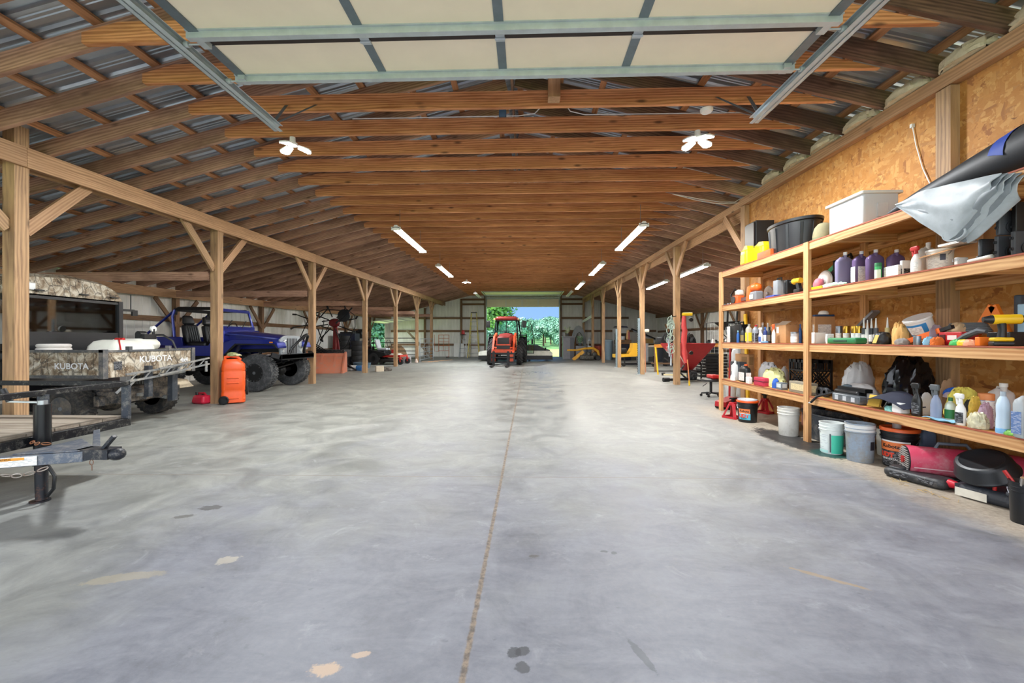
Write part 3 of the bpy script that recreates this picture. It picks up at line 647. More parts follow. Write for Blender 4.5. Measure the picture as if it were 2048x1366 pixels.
# ------------------------------------------------------------ wheels
def wheel(parent,loc,r,wd,rim_r,tyre,rim,axis='y',n=44,lugs=True,name='wheel',out=-1,tread=.014,hub=True,chev=False,lug_n=8):
    # wheel with axle along y; out = side (-1/+1) of the visible dish
    h=bpy.data.objects.new(name,None); COL.objects.link(h); h.parent=parent; h.location=loc
    b=B(); w=wd/2; b.lathe([(rim_r,-w*.82),(rim_r+.02,-w*.95),(r*.84,-w),(r*.95,-w*.88),(r-tread,-w*.7),(r-tread,w*.7),(r*.95,w*.88),(r*.84,w),(rim_r+.02,w*.95),(rim_r,w*.82),(rim_r,-w*.82)],48,axis='y')
    # tread blocks
    for k in range(n):
        a=2*PI*k/n
        for rowi,(y0,y1,sk) in enumerate((((-w*.97,-w*.42,.5),(-w*.36,w*.0,-.5),(w*.05,w*.38,.5),(w*.44,w*.97,-.5)) if not chev else ((-w*.98,w*.03,1.6),(w*-.03,w*.98,-1.6)))):
            aa=a+(PI/n if rowi%2 else 0); hw=PI/n*(.58 if not chev else .42); sh=sk*PI/n
            P_=lambda q,y,rr:(rr*math.cos(q),y,rr*math.sin(q))
            r0=r-tread*1.4; q=[P_(aa-hw,y0,r0),P_(aa+hw,y0,r0),P_(aa+hw+sh,y1,r0),P_(aa-hw+sh,y1,r0)]; r1=r if abs(y0)<w*.9 and abs(y1)<w*.9 else r
            ye0=y0; ye1=y1
            t=[P_(aa-hw*.9,ye0,r1 if abs(y0)<w*.9 else r*.975),P_(aa+hw*.9,ye0,r1 if abs(y0)<w*.9 else r*.975),P_(aa+hw*.9+sh,ye1,r1 if abs(y1)<w*.9 else r*.975),P_(aa-hw*.9+sh,ye1,r1 if abs(y1)<w*.9 else r*.975)]
            b.add(q+t,[(4,5,6,7),(0,1,5,4),(1,2,6,5),(2,3,7,6),(3,0,4,7)])
    b.obj('tyre',tyre,h)
    s=out; g=B(); g.lathe([(rim_r*1.01,s*w*.84),(rim_r*.93,s*w*.8),(rim_r*.88,s*w*.45),(rim_r*.5,s*w*.3),(rim_r*.42,s*w*.55),(rim_r*.2,s*w*.6),(.001,s*w*.6)],32,axis='y'); g.obj('rim',rim,h)
    if hub:
        g=B(); g.cyl((0,s*w*.55,0),(0,s*w*.86,0),rim_r*.2,rim_r*.17,16); g.obj('hub_cap',STEEL,h)
    if lugs:
        g=B()
        for k in range(lug_n):
            a=2*PI*k/lug_n; x,z=rim_r*.34*math.cos(a),rim_r*.34*math.sin(a); g.cyl((x,s*w*.5,z),(x,s*w*.68,z),rim_r*.055,n=8)
        for k in range(16):
            a=2*PI*k/16; x,z=rim_r*.91*math.cos(a),rim_r*.91*math.sin(a); g.cyl((x,s*w*.7,z),(x,s*w*.87,z),.012,n=6)
        g.obj('wheel_bolts',CHROME,h)['kind']='stuff'
    return h
# ------------------------------------------------------------ blue off-roader, nose towards the aisle
BLU=N('metallic_blue'); BLU.base(lin('1a2a8c')); BLU.set(.28,.45,Coat_Weight=.6,Coat_Roughness=.06); BLU=BLU.mat
SEAT=P('1b1c20',.38,0,.15,'black_vinyl')
j=thing('off_roader','open topped blue off-road vehicle with silver grille and black seats','car',(-6.6,10.88,0))
# local x: 0 at the front axle, nose +x; y: near side negative
b=B(); HW=.70
tubp=[(-1.02,.86),(-1.02,1.52),(-1.12,1.54),(-1.18,1.3),(-1.3,1.12),(-1.95,1.12),(-2.0,1.34),(-3.05,1.34),(-3.05,.9),(-2.75,.86),(-2.7,1.02),(-2.5,1.12),(-2.2,1.12),(-2.0,1.0),(-1.95,.86)]
for s in (-1,1):
    b.prism(tubp,s*HW,s*(HW-.03),'y')
b.box(-3.05,-1.02,-HW+.03,HW-.03,.86,.9); b.box(-3.05,-3.02,-HW+.03,HW-.03,.9,1.34); b.box(-1.14,-1.02,-HW+.03,HW-.03,1.05,1.54)
b.prism([(-1.15,1.5),(-.98,1.52),(-.9,1.5),(-.9,.95),(-1.02,.86),(-1.15,.86)],-HW,HW,'y')
tub=b.obj('tub',BLU,j,bev=.008)
b=B()
def hood(u,v):
    x=-.95+u*1.36; hw=.66-.17*u; t=(v*2-1); z=1.5-.09*u-.05*u*u-.07*abs(t)**3.5
    return (x,t*hw,z)
b.slab(hood,10,14,.03); 
for s in (-1,1): b.prism([(-.95,1.42),(.4,1.29),(.4,1.05),(-.95,1.02)],s*.47,s*.49,'y')
b.obj('hood',BLU,j)
b=B(); b.box(-.9,.35,-.4,.4,.95,1.3); b.obj('engine',BLKM,j)
for s in (-1,1):
    b=B(); fp=[(-.98,1.16),(-.62,1.28),(.34,1.26),(.5,1.2),(.54,1.06),(.5,1.05),(.4,1.13),(-.5,1.14),(-.78,.9),(-.98,.86)]
    b.prism(fp,s*.43,s*.78,'y'); fe=b.obj('fender',BLU,j,bev=.015)
    b=B(); b.prism([(-.5,1.14),(.4,1.13),(.5,1.05),(.52,1.05),(.44,1.16),(-.52,1.17)],s*.72,s*.82,'y'); b.prism([(-.5,1.14),(-.78,.9),(-.82,.9),(-.54,1.17)],s*.72,s*.82,'y'); b.obj('fender_flare',BLK,fe)
    b=B(); b.cb((.35,s*.785,1.2),(.08,.01,.03)); b.obj('marker_lamp',P('e58a2a',.3,0,.05,'amber_lens'),fe)
GRL=P('a9b1b8',.35,.3,.06,'silver_grille')
b=B(); gp=[]
for a in range(0,181,15):
    ar=math.radians(a); gp.append((.53*max(-1,min(1,1.18*math.cos(ar))),1.12+.25*min(1,1.15*math.sin(ar))))
gp=[(.5,.84)]+[( .53,1.05)]+[(y,z) for y,z in gp if z>1.13]+[(-.53,1.05),(-.5,.84)]
b.prism(gp,.38,.43,'x'); gr=b.obj('grille',GRL,j,bev=.008)
b=B()
for k in range(7): y=-.21+k*.07; b.rbox((.432,y,.9),(.008,.034,.4),.003,e=.003)
b.obj('grille_slot',BLK,gr)['kind']='stuff'
for s in (-1,1):
    b=B(); b.lathe([(.1,0),(.1,.03),(.085,.035),(.085,.02)],24,(.43,s*.37,1.16),axis='x'); hb=b.obj('headlamp_ring',CHROME,gr)
    b=B(); b.sph((.45,s*.37,1.16),.02,.084,.084,20); b.obj('headlamp',P('cfd8dc',.08,.5,.2,'lamp_glass',40),hb)
    b=B(); b.lathe([(.045,0),(.045,.02),(0,.025)],16,(.43,s*.42,.98),axis='x'); b.obj('turn_lamp',P('d9dee0',.15,.3,.1,'lamp_glass2'),gr)
# windshield frame, glass, wipers
b=B(); wx=-1.05
fr=[(wx,-.66,1.53),(wx-.12,-.63,2.02),(wx-.12,.63,2.02),(wx,.66,1.53)]; b.tube(fr,.035,8); b.bar((wx,-.68,1.56),(wx,.68,1.56),.05,.1); b.bar((wx-.12,-.62,2.03),(wx-.12,.62,2.03),.05,.07); wf=b.obj('windshield_frame',BLU,j)
b=B(); b.add([(wx-.01,-.63,1.6),(wx-.01,.63,1.6),(wx-.115,.6,2.0),(wx-.115,-.6,2.0)],[(0,1,2,3)]); b.obj('windshield_glass',glass('windshield_glass'),wf)
for y in (-.4,.15):
    b=B(); b.bar((wx+.03,y,1.58),(wx-.03,y+.25,1.78),.012,.02); b.obj('wiper',BLK,wf)
# roll cage
b=B()
for s in (-1,1):
    b.tube([(-2.2,s*.62,1.0),(-2.28,s*.62,1.85),(-2.24,s*.6,2.02)],.032,8); b.tube([(-2.27,s*.6,1.98),(-3.0,s*.62,1.36)],.03,8)
b.obj('roll_bar',BLU,j)
b=B()
for s in (-1,1): b.tube([(-2.26,s*.56,1.9),(-2.24,s*.56,2.03),(-2.16,s*.56,2.06),(-1.2,s*.58,2.05)],.042,8)
b.tube([(-2.24,-.58,2.03),(-2.24,.58,2.03)],.045,8); b.obj('roll_bar_padding',BLK,j)
# seats
for y in (-.33,.33):
    sb=B(); sb.rbox((-1.72,y,1.0),(.5,.48,.22),.06); st=sb.obj('seat',SEAT,j)
    sb=B(); sb.rbox((0,0,0),(.15,.46,.5),.05,taper=.92); sb.xf(Matrix.Translation((-1.98,y,1.16))@Matrix.Rotation(-.22,4,'Y')); sb.obj('backrest',SEAT,st)
    sb=B(); sb.rbox((0,0,0),(.11,.34,.24),.05,taper=.85); sb.xf(Matrix.Translation((-2.09,y,1.65))@Matrix.Rotation(-.22,4,'Y')); sb.obj('headrest',SEAT,st)
    sb=B()
    for k in range(5): yy=y-.14+k*.07; sb.bar((-1.9,yy,1.2),(-2.0,yy,1.6),.012,.01)
    sb.obj('seat_stitching',P('3a3b40',.4,0,.1,'vinyl_seam'),st)
b=B(); b.rbox((-1.22,0,1.36),(.2,1.3,.2),.05); b.obj('dashboard',BLK,j)
b=B(); ring=[(-1.42+.05*math.sin(a),.33+.18*math.cos(a),1.55+.17*math.sin(a)) for a in [2*PI*k/20 for k in range(20)]]; b.tube(ring,.013,6,closed=True); b.cyl((-1.24,.33,1.48),(-1.42,.33,1.55),.018); b.tube([ring[0],(-1.42,.33,1.55),ring[10]],.01,6); b.obj('steering_wheel',BLK,j)
b=B(); b.bar((-2.6,-HW-.001,1.28),(-2.95,-HW-.001,1.28),.008,.05); b.obj('side_vent',P('c8ccd0',.3,.5,.05,'bright_trim'),j)
# chassis, axles, bumper with hoop
b=B()
for s in (-1,1): b.bar((-3.0,s*.36,.78),(.55,s*.36,.78),.08,.12)
b.cyl((0,-.7,.455),(0,.7,.455),.05); b.sph((0,.2,.455),.15,.13,.14); b.cyl((-2.37,-.7,.455),(-2.37,.7,.455),.05); b.sph((-2.37,0,.455),.16,.14,.15)
for s in (-1,1):
    for x in (-.1,-2.3): b.cyl((x,s*.5,.47),(x-.05,s*.42,.95),.03); b.tube([(x+.5,s*.42,.72),(x,s*.42,.56),(x-.5,s*.42,.72)],.028,6)
b.bar((.15,-.6,.5),(.2,.5,.62),.03,.03); b.bar((-.9,-.2,.7),(.05,-.45,.48),.04,.05); b.box(-2.4,-1.0,-.5,.5,.72,.86); b.obj('chassis',BLKM,j)
b=B(); b.box(.5,.62,-.78,.78,.76,.9); b.prism([(.5,.78),(.62,.78),(.62,.9),(.5,.9)],-.78,.78,'y'); 
for s in (-1,1): b.bar((.56,s*.78,.84),(.42,s*.9,.9),.1,.12)
bp=b.obj('bumper',BLKM,j,bev=.01)
b=B(); b.tube([(.56,-.36,.88),(.6,-.3,1.05),(.8,-.1,1.36),(.82,0,1.4),(.8,.1,1.36),(.6,.3,1.05),(.56,.36,.88)],.035,8); b.obj('bumper_hoop',BLKM,bp)
RUBJ=dirty('3c3e41','77797a',.5,.8,0,12)
for x in (0,-2.37):
    wheel(j,(x,-.77,.455),.455,.32,.215,RUBJ,BLK,out=-1,n=40,tread=.016); wheel(j,(x,.77,.455),.455,.32,.215,RUBJ,BLK,out=1,n=40,tread=.016)
# ------------------------------------------------------------ camouflage utility vehicle, tail towards the aisle
u=thing('utility_vehicle','camouflage utility vehicle with glazed cab and dump bed, tail to the aisle','utility vehicle',(-6.4,6.27,0))
# local: rear +x, near side -y ; bed x -.55...68, y -.77...75
bx0,bx1,by0,by1,bz0,bz1=-.56,.67,-.76,.75,.78,1.1
b=B(); b.box(bx0,bx1,by0,by1,.74,.78); b.box(bx0,bx1,by0,by0+.03,bz0,bz1); b.box(bx0,bx1,by1-.03,by1,bz0,bz1); b.box(bx0,bx0+.03,by0,by1,bz0,bz1); bed=b.obj('cargo_bed',CAMO,u)
b=B(); b.box(bx1-.03,bx1,by0+.06,by1-.02,bz0,bz1-.01); tg=b.obj('tailgate',CAMO,u)
b=B(); 
for y in (by0,by1): b.box(bx1-.05,bx1+.015,y-.02,y+.05,.73,1.13)
b.box(bx0-.02,bx1+.01,by0-.02,by0+.04,bz1-.01,bz1+.025); b.box(bx0-.02,bx1+.01,by1-.03,by1+.02,bz1-.01,bz1+.025); b.box(bx1-.03,bx1+.01,by0,by1,bz1-.01,bz1+.02); b.box(bx0,bx1,by0-.015,by0+.03,.74,.78)
b.box(bx1-.03,bx1+.03,.25,.3,bz1,bz1+.07); b.box(bx1-.03,bx1+.03,-.42,-.37,bz1,bz1+.07); b.obj('bed_rail',dirty('55575a','a0968a',.5,.5,.3),u)
LET=P('e4e6e8',.4,.2,.03,'silver_letters')
text('KUBOTA',.115,LET,u,(.22,by0-.003,.9),(PI/2,0,0),bold=.0015,sx=1.05); text('KUBOTA',.13,LET,u,(bx1+.003,.05,.97),(PI/2,0,PI/2),bold=.0015,sx=1.1); text('4x4',.1,LET,u,(bx1+.003,.58,.93),(PI/2,0,PI/2),bold=.004)
b=B(); b.box(bx1,bx1+.004,-.62,-.5,.84,.96); b.obj('number_sticker',PAPERD,u)
# cab
cx0,cx1=-2.0,-.6
b=B(); rings=[]
prof=[(-.78,1.9),(-.77,2.02),(-.7,2.12),(-.52,2.22),(0,2.27),(.52,2.22),(.7,2.12),(.77,2.02),(.78,1.9)]
for x,k in ((cx0,.0),(cx0+.08,.8),(cx1-.15,1),(cx1-.03,.75),(cx1+.02,.0)):
    rings.append([(x,y*(.98 if k<.5 else 1),1.9+(z-1.9)*(.35+.65*k)) for y,z in prof])
b.loft(rings); b.obj('cab_roof',CAMO,u)
b=B()
for y in (-.74,.74):
    b.bar((cx1,y,1.0),(cx1,y*.99,1.92),.06,.07); b.bar((cx0,y,1.0),(cx0+.12,y*.98,1.92),.06,.07); b.bar((-1.35,y,.9),(-1.35,y,1.92),.05,.05)
b.box(cx1-.04,cx1+.02,-.76,.76,1.0,1.38); b.box(cx1-.03,cx1+.02,-.76,.76,1.86,1.92); b.box(cx0-.6,cx1,-.74,.74,.5,.62); b.box(cx0-.02,cx0+.04,-.74,.74,.62,1.2); b.obj('cab_frame',P('1b1d22',.4,0,.15,'black_cab'),u)
b=B(); b.box(cx1-.012,cx1-.004,-.71,.71,1.38,1.86); b.obj('rear_window',glass('cab_glass','7d868c',.03,.9),u)
b=B(); b.add([(cx0+.02,-.7,1.2),(cx0+.02,.7,1.2),(cx0+.12,.68,1.9),(cx0+.12,-.68,1.9)],[(0,1,2,3)]); b.obj('windscreen',glass('cab_glass2','b8c0c4',.03,.6),u)
for y in (-.36,.3):
    sb=B(); sb.rbox((-1.15,y,.95),(.42,.5,.16),.05); st=sb.obj('seat',BLK,u); sb=B(); sb.rbox((-.92,y,1.05),(.12,.46,.48),.05); sb.obj('backrest',DGREY,st); sb=B(); sb.rbox((-.92,y,1.55),(.09,.26,.18),.04); sb.obj('headrest',DGREY,st)
b=B(); b.rbox((-2.55,0,.62),(1.0,1.4,.5),.12,taper=.85); b.obj('bonnet',CAMO,u)
for y in (-.5,.12,.6):
    b=B(); b.box(cx1-.02,cx1+.06,y-.06,y+.06,1.965,1.985); b.obj('roof_vent',BLK,u)
b=B(); b.rbox((cx1+.02,-.62,1.97),(.06,.16,.1),.01); b.obj('work_lamp',P('e9ecee',.2,0,.05,'lamp_face'),u)
b=B(); b.bar((cx1,.76,1.78),(cx1+.02,.98,1.78),.03,.04); b.cb((cx1+.02,.99,1.74),(.03,.1,.1)); b.cyl((cx1+.02,.92,1.78),(cx1+.02,.92,2.06),.008); b.obj('antenna_bracket',BLK,u)
# chassis, rear axle, hitch and sprayer boom
b=B(); b.box(-2.6,.45,-.42,.42,.42,.56); b.box(.3,.62,-.5,.55,.36,.52); b.cyl((0,-.6,.31),(0,.6,.31),.07); b.sph((0,0,.33),.17,.2,.16); b.box(.36,.42,-.6,.65,.33,.47); b.cyl((.1,.35,.6),(.45,.35,.62),.14,n=16); b.bar((.45,-.3,.44),(.66,-.1,.4),.06,.06); b.obj('chassis',dirty('2e3033','9a8b78',.6,.7,.2,9),u)
b=B()
for k in range(7): b.cyl((.14+k*.045,.35,.6),(.155+k*.045,.35,.6),.17,n=18)
b.obj('engine_fins',dirty('8c8a84','6f655a',.5,.6,.3,12),u)['kind']='stuff'
b=B(); b.box(.12,.42,.42,.72,.56,.6); b.prism([(.1,.62),(.5,.58),(.62,.46),(.5,.44)],.5,.85,'y'); b.obj('mud_flap',dirty('b7aa92','8a7d68',.4,.7),u)
for yy,oo in ((-.6,-1),(.8,1)):
    wheel(u,(0,yy,.312),.312,.26,.16,RUBD,dirty('4b4d50','8a7c6a',.6,.7),out=oo,n=26,tread=.014,chev=True,hub=True,lugs=False)
    wheel(u,(-2.05,yy,.312),.312,.24,.16,RUBD,dirty('4b4d50','8a7c6a',.6,.7),out=oo,n=26,tread=.014,chev=True,hub=True,lugs=False)
# sprayer: tank in the bed, folded boom behind it
t=thing('spray_tank','white moulded spray tank strapped in the camouflage bed','tank',(-6.33,6.38,.785))
b=B(); b.rbox((0,0,0),(.74,1.02,.48),.18,taper=.72,e=.16); b.rbox((.0,.28,.3),(.46,.5,.2),.16,e=.1); tk=b.obj('tank_shell',P('e3e3d8',.35,0,.05,'white_poly'),t)
b=B(); b.lathe([(.13,.0),(.13,.04),(.1,.06),(0,.06)],20,(-.05,.05,.43)); b.obj('filler_cap',P('d9d9cf',.4,0,.05,'cap_white'),t)
b=B(); b.cb((.1,.3,.53),(.16,.22,.08)); b.cyl((.12,.42,.55),(.12,.42,.66),.02); b.cyl((.08,.18,.57),(.08,.3,.57),.05); b.obj('pump',BLK,t)
b=B(); b.lathe([(.05,0),(.05,.03),(0,.032)],16,(.1,.42,.66),axis='x'); b.obj('gauge',WHT,t)
b=B(); b.tube([(.12,.42,.56),(.25,.46,.56),(.38,.5,.46),(.47,.52,.2),(.44,.5,.0),(.42,.42,-.2)],.016,8); b.obj('hose',BLK,t)
b=B(); b.tube([(.05,-.1,.5),(.2,-.25,.46),(.3,-.32,.3),(.36,-.36,.05)],.01,6); b.cyl((.0,-.1,.48),(.12,-.1,.48),.03); b.obj('spray_wand',RED,t)
t=thing('spray_boom','folded grey spray boom on the tail of the camouflage vehicle','sprayer boom',(-5.6,6.02,0)); BOOM=dirty('7b7f82','b9b2a4',.6,.5,.4,10)
b=B(); b.bar((-.02,.05,.42),(-.02,.05,.88),.07,.07); b.obj('upright',dirty('3b4048','8d8a84',.4,.5,.4),t); b=B(); b.bar((-.04,.5,.3),(-.04,.5,.86),.08,.1); b.obj('upright',dirty('3b4048','8d8a84',.4,.5,.4),t)
b=B(); b.bar((-.12,.5,.35),(-.75,.5,.45),.05,.05); b.bar((-.12,.05,.45),(-.75,.05,.45),.05,.05); b.obj('mount_arm',BOOM,t)
b=B()
for z in (.73,.83):
    b.bar((.03,-.35,z-.05),(.06,.62,z+.02),.028,.028)
for k in range(5): y=-.3+k*.22; b.bar((.04,y,.69+k*.014),(.045,y+.11,.8+k*.014),.015,.015)
b.obj('inner_boom',BOOM,t)
b=B()
for z in (.76,.86): b.bar((.1,.1,z-.03),(.13,1.05,z+.09),.026,.026)
for k in range(4): y=.2+k*.22; b.bar((.11,y,.76+k*.025),(.12,y+.11,.86+k*.025),.014,.014)
b.cyl((.12,1.0,.72),(.12,1.0,.9),.02); b.obj('outer_boom',BOOM,t)
b=B(); b.bar((.0,-.3,.66),(-.1,-.36,.52),.03,.03); b.bar((.02,-.2,.7),(.02,-.38,.55),.03,.03); b.obj('boom_hinge',BOOM,t)
t=thing('hose_coil','white stacked hose coil lying at the bed front','hose',(-6.72,5.76,.785))
b=B()
for k in range(8):
    rr=.16-.004*(k%2); b.tube([(rr*math.cos(a),rr*.95*math.sin(a),.03+k*.052) for a in [2*PI*i/24 for i in range(24)]],.028,8,closed=True)
b.obj('coil',P('dcd7d2',.5,0,.08,'white_hose'),t)
# ------------------------------------------------------------ black utility trailer
t=thing('trailer','black steel utility trailer with plank deck, tongue jack and safety chains','trailer',(-3.87,3.16,0))
TB=dirty('15171c','a9a59c',.35,.45,.3,16)
b=B(); zf=.47
def ang(p0,p1,h=.06):
    b.bar(p0,p1,.012,h)
b.bar((0,-.8,zf),(0,.8,zf),.06,.075); b.bar((0,.8,zf),(-4,.8,zf),.06,.075); b.bar((0,-.8,zf),(-4,-.8,zf),.06,.075)
for x in (-.8,-1.6,-2.4,-3.2): b.bar((x,-.8,zf-.02),(x,.8,zf-.02),.05,.05)
fr_=b.obj('frame',TB,t,bev=.004)
b=B(); b.bar((0,-.8,.84),(0,.8,.84),.045,.045); b.bar((0,.8,.84),(-4,.8,.84),.045,.045); b.bar((0,-.8,.84),(-4,-.8,.84),.045,.045); b.obj('top_rail',TB,t,bev=.004)
for x,y in ((0,.78),(0,.08),(0,-.62),(-2,.78),(-2,-.8),(-4,.78),(-4,-.8)):
    b=B(); b.bar((x,y,.5),(x,y,.825),.012 if x else .03,.07,up=(1,0,0)); b.obj('rail_post',dirty('3d434d','a9a59c',.4,.5,.3,16),t)
for k in range(8):
    y=-.69+k*.197; b=B(); b.box(-3.98,-.04,y-.093,y+.093,.5,.53); b.obj('deck_plank',W_DECK,t)
b=B()
for s in (-1,1): b.prism([(.0,s*.5-.03),(.0,s*.5+.03),(.68,-.18+s*.035+.03),(.68,-.18+s*.035-.03)],.385,.46,'z')
b.prism([(.3,-.36),(.3,.1),(.66,-.14),(.66,-.26)],.462,.47,'z'); b.obj('tongue',dirty('5b6370','b8b2a6',.5,.5,.3,14),t,bev=.003)
b=B(); b.box(.62,.86,-.24,-.13,.4,.47); b.sph((.88,-.19,.43),.06,.05,.045); b.bar((.78,-.185,.47),(.86,-.185,.56),.03,.02); b.obj('coupler',dirty('2c2f36','a29a8c',.4,.5,.4,14),t)
b=B(); b.cb((.4,-.52+.03,.42),(.5,.004,.09)); i0=0; b.xf(Matrix.Translation((0,0,0))); 
lb=B(); lb.add([(.16,-.469,.39),(.46,-.343,.39),(.46,-.343,.455),(.16,-.469,.455)],[(0,1,2,3)]); wl=lb.obj('warning_label',PAPER,t)
lb=B(); lb.add([(.2,-.4535,.432),(.4,-.3695,.432),(.4,-.3695,.45),(.2,-.4535,.45)],[(0,1,2,3)]); wo=lb.obj('orange_strip',P('e39a2f',.5,0,.05,'label_orange'),wl); text('WARNING',.018,BLK,wl,(.3,-.4127,.441),(PI/2,0,math.atan2(.42,1)),ext=0)
jx,jy=.09,.0
b=B(); b.cyl((jx,jy,.3),(jx,jy,.76),.05); b.cyl((jx,jy,.29),(jx,jy,.34),.058); b.obj('jack_tube',P('14161a',.28,.2,.1,'gloss_black'),t)
b=B(); b.cyl((jx,jy-.005,.015),(jx-.01,jy,.32),.036,.04); b.lathe([(.06,0),(.06,.012),(.03,.016)],16,(jx-.02,jy,0)); b.obj('jack_leg',dirty('1d2026','8a5636',.35,.45,.2,9),t)
b=B(); b.tube([(jx+.045,jy,.28),(jx+.1,jy,.2),(jx+.09,jy,.1),(jx+.04,jy,.04)],.012,6); b.obj('breakaway_cable',BLK,t)
b=B(); b.bar((jx+.02,jy,.775),(jx-.2,jy-.06,.79),.03,.012); b.cyl((jx,jy,.755),(jx,jy,.79),.03); b.obj('crank_arm',P('b7bcc0',.3,.6,.1,'zinc'),t)
b=B(); b.cyl((jx-.19,jy-.06,.79),(jx-.235,jy-.07,.885),.02); b.obj('crank_grip',BLK,t)
def chain(name,pts,r,mat,par,wr=.004):
    c=B(); acc=0; L=[]
    pts=[Vector(p) for p in pts]
    for a,e in zip(pts,pts[1:]):
        n=max(1,int((e-a).length/(r*2.6)))
        for k in range(n): L.append((a.lerp(e,(k+.5)/n),(e-a).normalized()))
    for k,(p,d) in enumerate(L):
        o=d.orthogonal().normalized(); q=d.cross(o)
        if k%2: o,q=q,o
        c.tube([p+d*(r*1.55*math.cos(a))+o*(r*.8*math.sin(a)) for a in [2*PI*i/10 for i in range(10)]],wr,5,closed=True)
    return c.obj(name,mat,par)
chain('safety_chain',[(-.05,-.5,.47),(.12,-.5,.44),(.28,-.47,.36),(.45,-.42,.34),(.56,-.35,.38)],.018,dirty('a9a29a','8a5a3c',.5,.5,.5,20),t)
chain('safety_chain',[(.04,-.52,.37),(.03,-.54,.19)],.02,dirty('8f6a50','a9a29a',.4,.6,.4,20),t)
chain('safety_chain',[(.7,-.2,.39),(.705,-.2,.31)],.012,dirty('8a6a58','a9a29a',.4,.6,.4,20),t,.003)
chain('safety_chain',[(.12,-.1,.49),(.25,-.16,.49),(.32,-.12,.485)],.017,RUST,t)
b=B(); b.tube([(.03,-.54,.19),(.035,-.545,.14),(0,-.55,.1),(-.03,-.55,.06),(-.01,-.555,.09),(.05,-.545,.16)],.008,6); b.obj('chain_hook',P('c9ccd0',.3,.6,.1,'zinc'),t)
wheel(t,(-2.4,-.98,.33),.33,.2,.19,RUBD,DWHT,out=-1,n=40,lugs=False); wheel(t,(-2.4,.98,.33),.33,.2,.19,RUBD,DWHT,out=1,n=40,lugs=False)
b=B(); b.cyl((-2.4,-.9,.33),(-2.4,.9,.33),.03); b.obj('axle',TB,t)
# ------------------------------------------------------------ fuel caddy and red can
t=thing('fuel_caddy','tall orange wheeled fuel caddy with coiled black hose in front of a post','fuel can',(-5.84,8.2,0),rz=math.radians(32))
b=B()
def sec(z,wx,wy,r=.06,ox=0):
    q=[]
    for cx,cy,a0 in ((1,1,0),(-1,1,90),(-1,-1,180),(1,-1,270)):
        for k in range(4):
            a=math.radians(a0+k*30); q.append((ox+cx*(wx/2-r)+r*math.cos(a),cy*(wy/2-r)+r*math.sin(a),z))
    return q
b.loft([sec(.02,.36,.28),(sec(.03,.4,.32)),sec(.22,.4,.32),sec(.25,.385,.305),sec(.28,.4,.32),sec(.62,.4,.32),sec(.64,.385,.305),sec(.67,.4,.32),sec(.78,.38,.31),sec(.85,.3,.26,.06,-.03),sec(.88,.24,.22,.06,-.04)])
for z in (.1,.4,.5): b.rbox((.0,-.16,z),(.2,.03,.03),.008)
b.obj('tank',ORG,t)
b=B(); b.tube([(-.14,0,.84),(-.14,0,.92),(-.05,0,.94),(.06,0,.92),(.12,0,.86)],.03,8); b.obj('handle',ORG,t)
b=B(); b.rbox((.15,0,.06),(.1,.3,.06),.02); b.obj('foot',ORG,t)
b=B(); b.lathe([(.035,0),(.035,.015),(.02,.02),(.0,.02)],16,(.2,.02,.72),axis='x'); b.obj('gas_badge',BLK,t)
b=B(); pts=[(.215+.012*math.sin(3*a),.02+.1*math.cos(a),.33+.17*math.sin(a)) for a in [2*PI*k/26 for k in range(26)]]; b.tube(pts,.013,8,closed=True); pts=[(.235,.02+.085*math.cos(a)+.02*math.sin(a),.32+.155*math.sin(a)) for a in [.5+2*PI*k/26 for k in range(26)]]; b.tube(pts,.013,8,closed=True); b.tube([(.23,-.07,.44),(.235,.0,.3),(.23,.06,.18)],.013,8); b.obj('hose',BLK,t)
b=B(); b.bar((.23,.02,.49),(.22,.12,.53),.035,.045); b.bar((.23,.02,.49),(.225,-.05,.45),.02,.02); b.obj('nozzle',BLK,t)
for s in (-1,1):
    h=B(); h.lathe([(.075,-.025),(.085,-.015),(.085,.015),(.075,.025),(.05,.02),(.05,-.02),(.075,-.025)],24,(-.15,s*.19,.086),axis='y'); wh=h.obj('caddy_wheel',BLK,t)
    h=B(); 
    for k in range(5):
        a=2*PI*k/5; h.bar((-.15,s*.2,.086),(-.15+.06*math.cos(a),s*.2,.086+.06*math.sin(a)),.012,.015)
    h.obj('wheel_spokes',LGREY,wh)
t=thing('work_glove','mottled green and cream work glove on top of the orange caddy','glove',(-5.86,8.19,.94)); b=B(); b.crumple((.2,.12,.07),4,.14); b.obj('palm',P('9aa06c',.8,0,.4,'glove_cloth',30),t)
b=B()
for k in range(4): b.tube([(.06,-.05+k*.03,.03),(.12,-.06+k*.035,.03),(.15,-.07+k*.04,.008)],.012,6)
b.obj('glove_fingers',P('d6d2a8',.8,0,.3,'glove_cloth2',30),t)
t=thing('petrol_can','small red plastic petrol can on the floor left of the orange caddy','fuel can',(-6.42,8.12,0),rz=-.3)
b=B(); b.rbox((0,0,0),(.34,.22,.17),.05,taper=.9); b.obj('can_body',P('c9233f',.35,0,.1,'red_can'),t); b=B(); b.tube([(-.12,0,.16),(-.1,0,.2),(.06,0,.21),(.12,0,.16)],.02,8); b.obj('handle',P('b51f33',.4,0,.1,'red_can2'),t); b=B(); b.cyl((-.1,-.03,.17),(-.11,-.03,.23),.025,.02); b.cyl((-.04,.04,.17),(-.04,.04,.22),.018); b.obj('spout_cap',BLK,t)
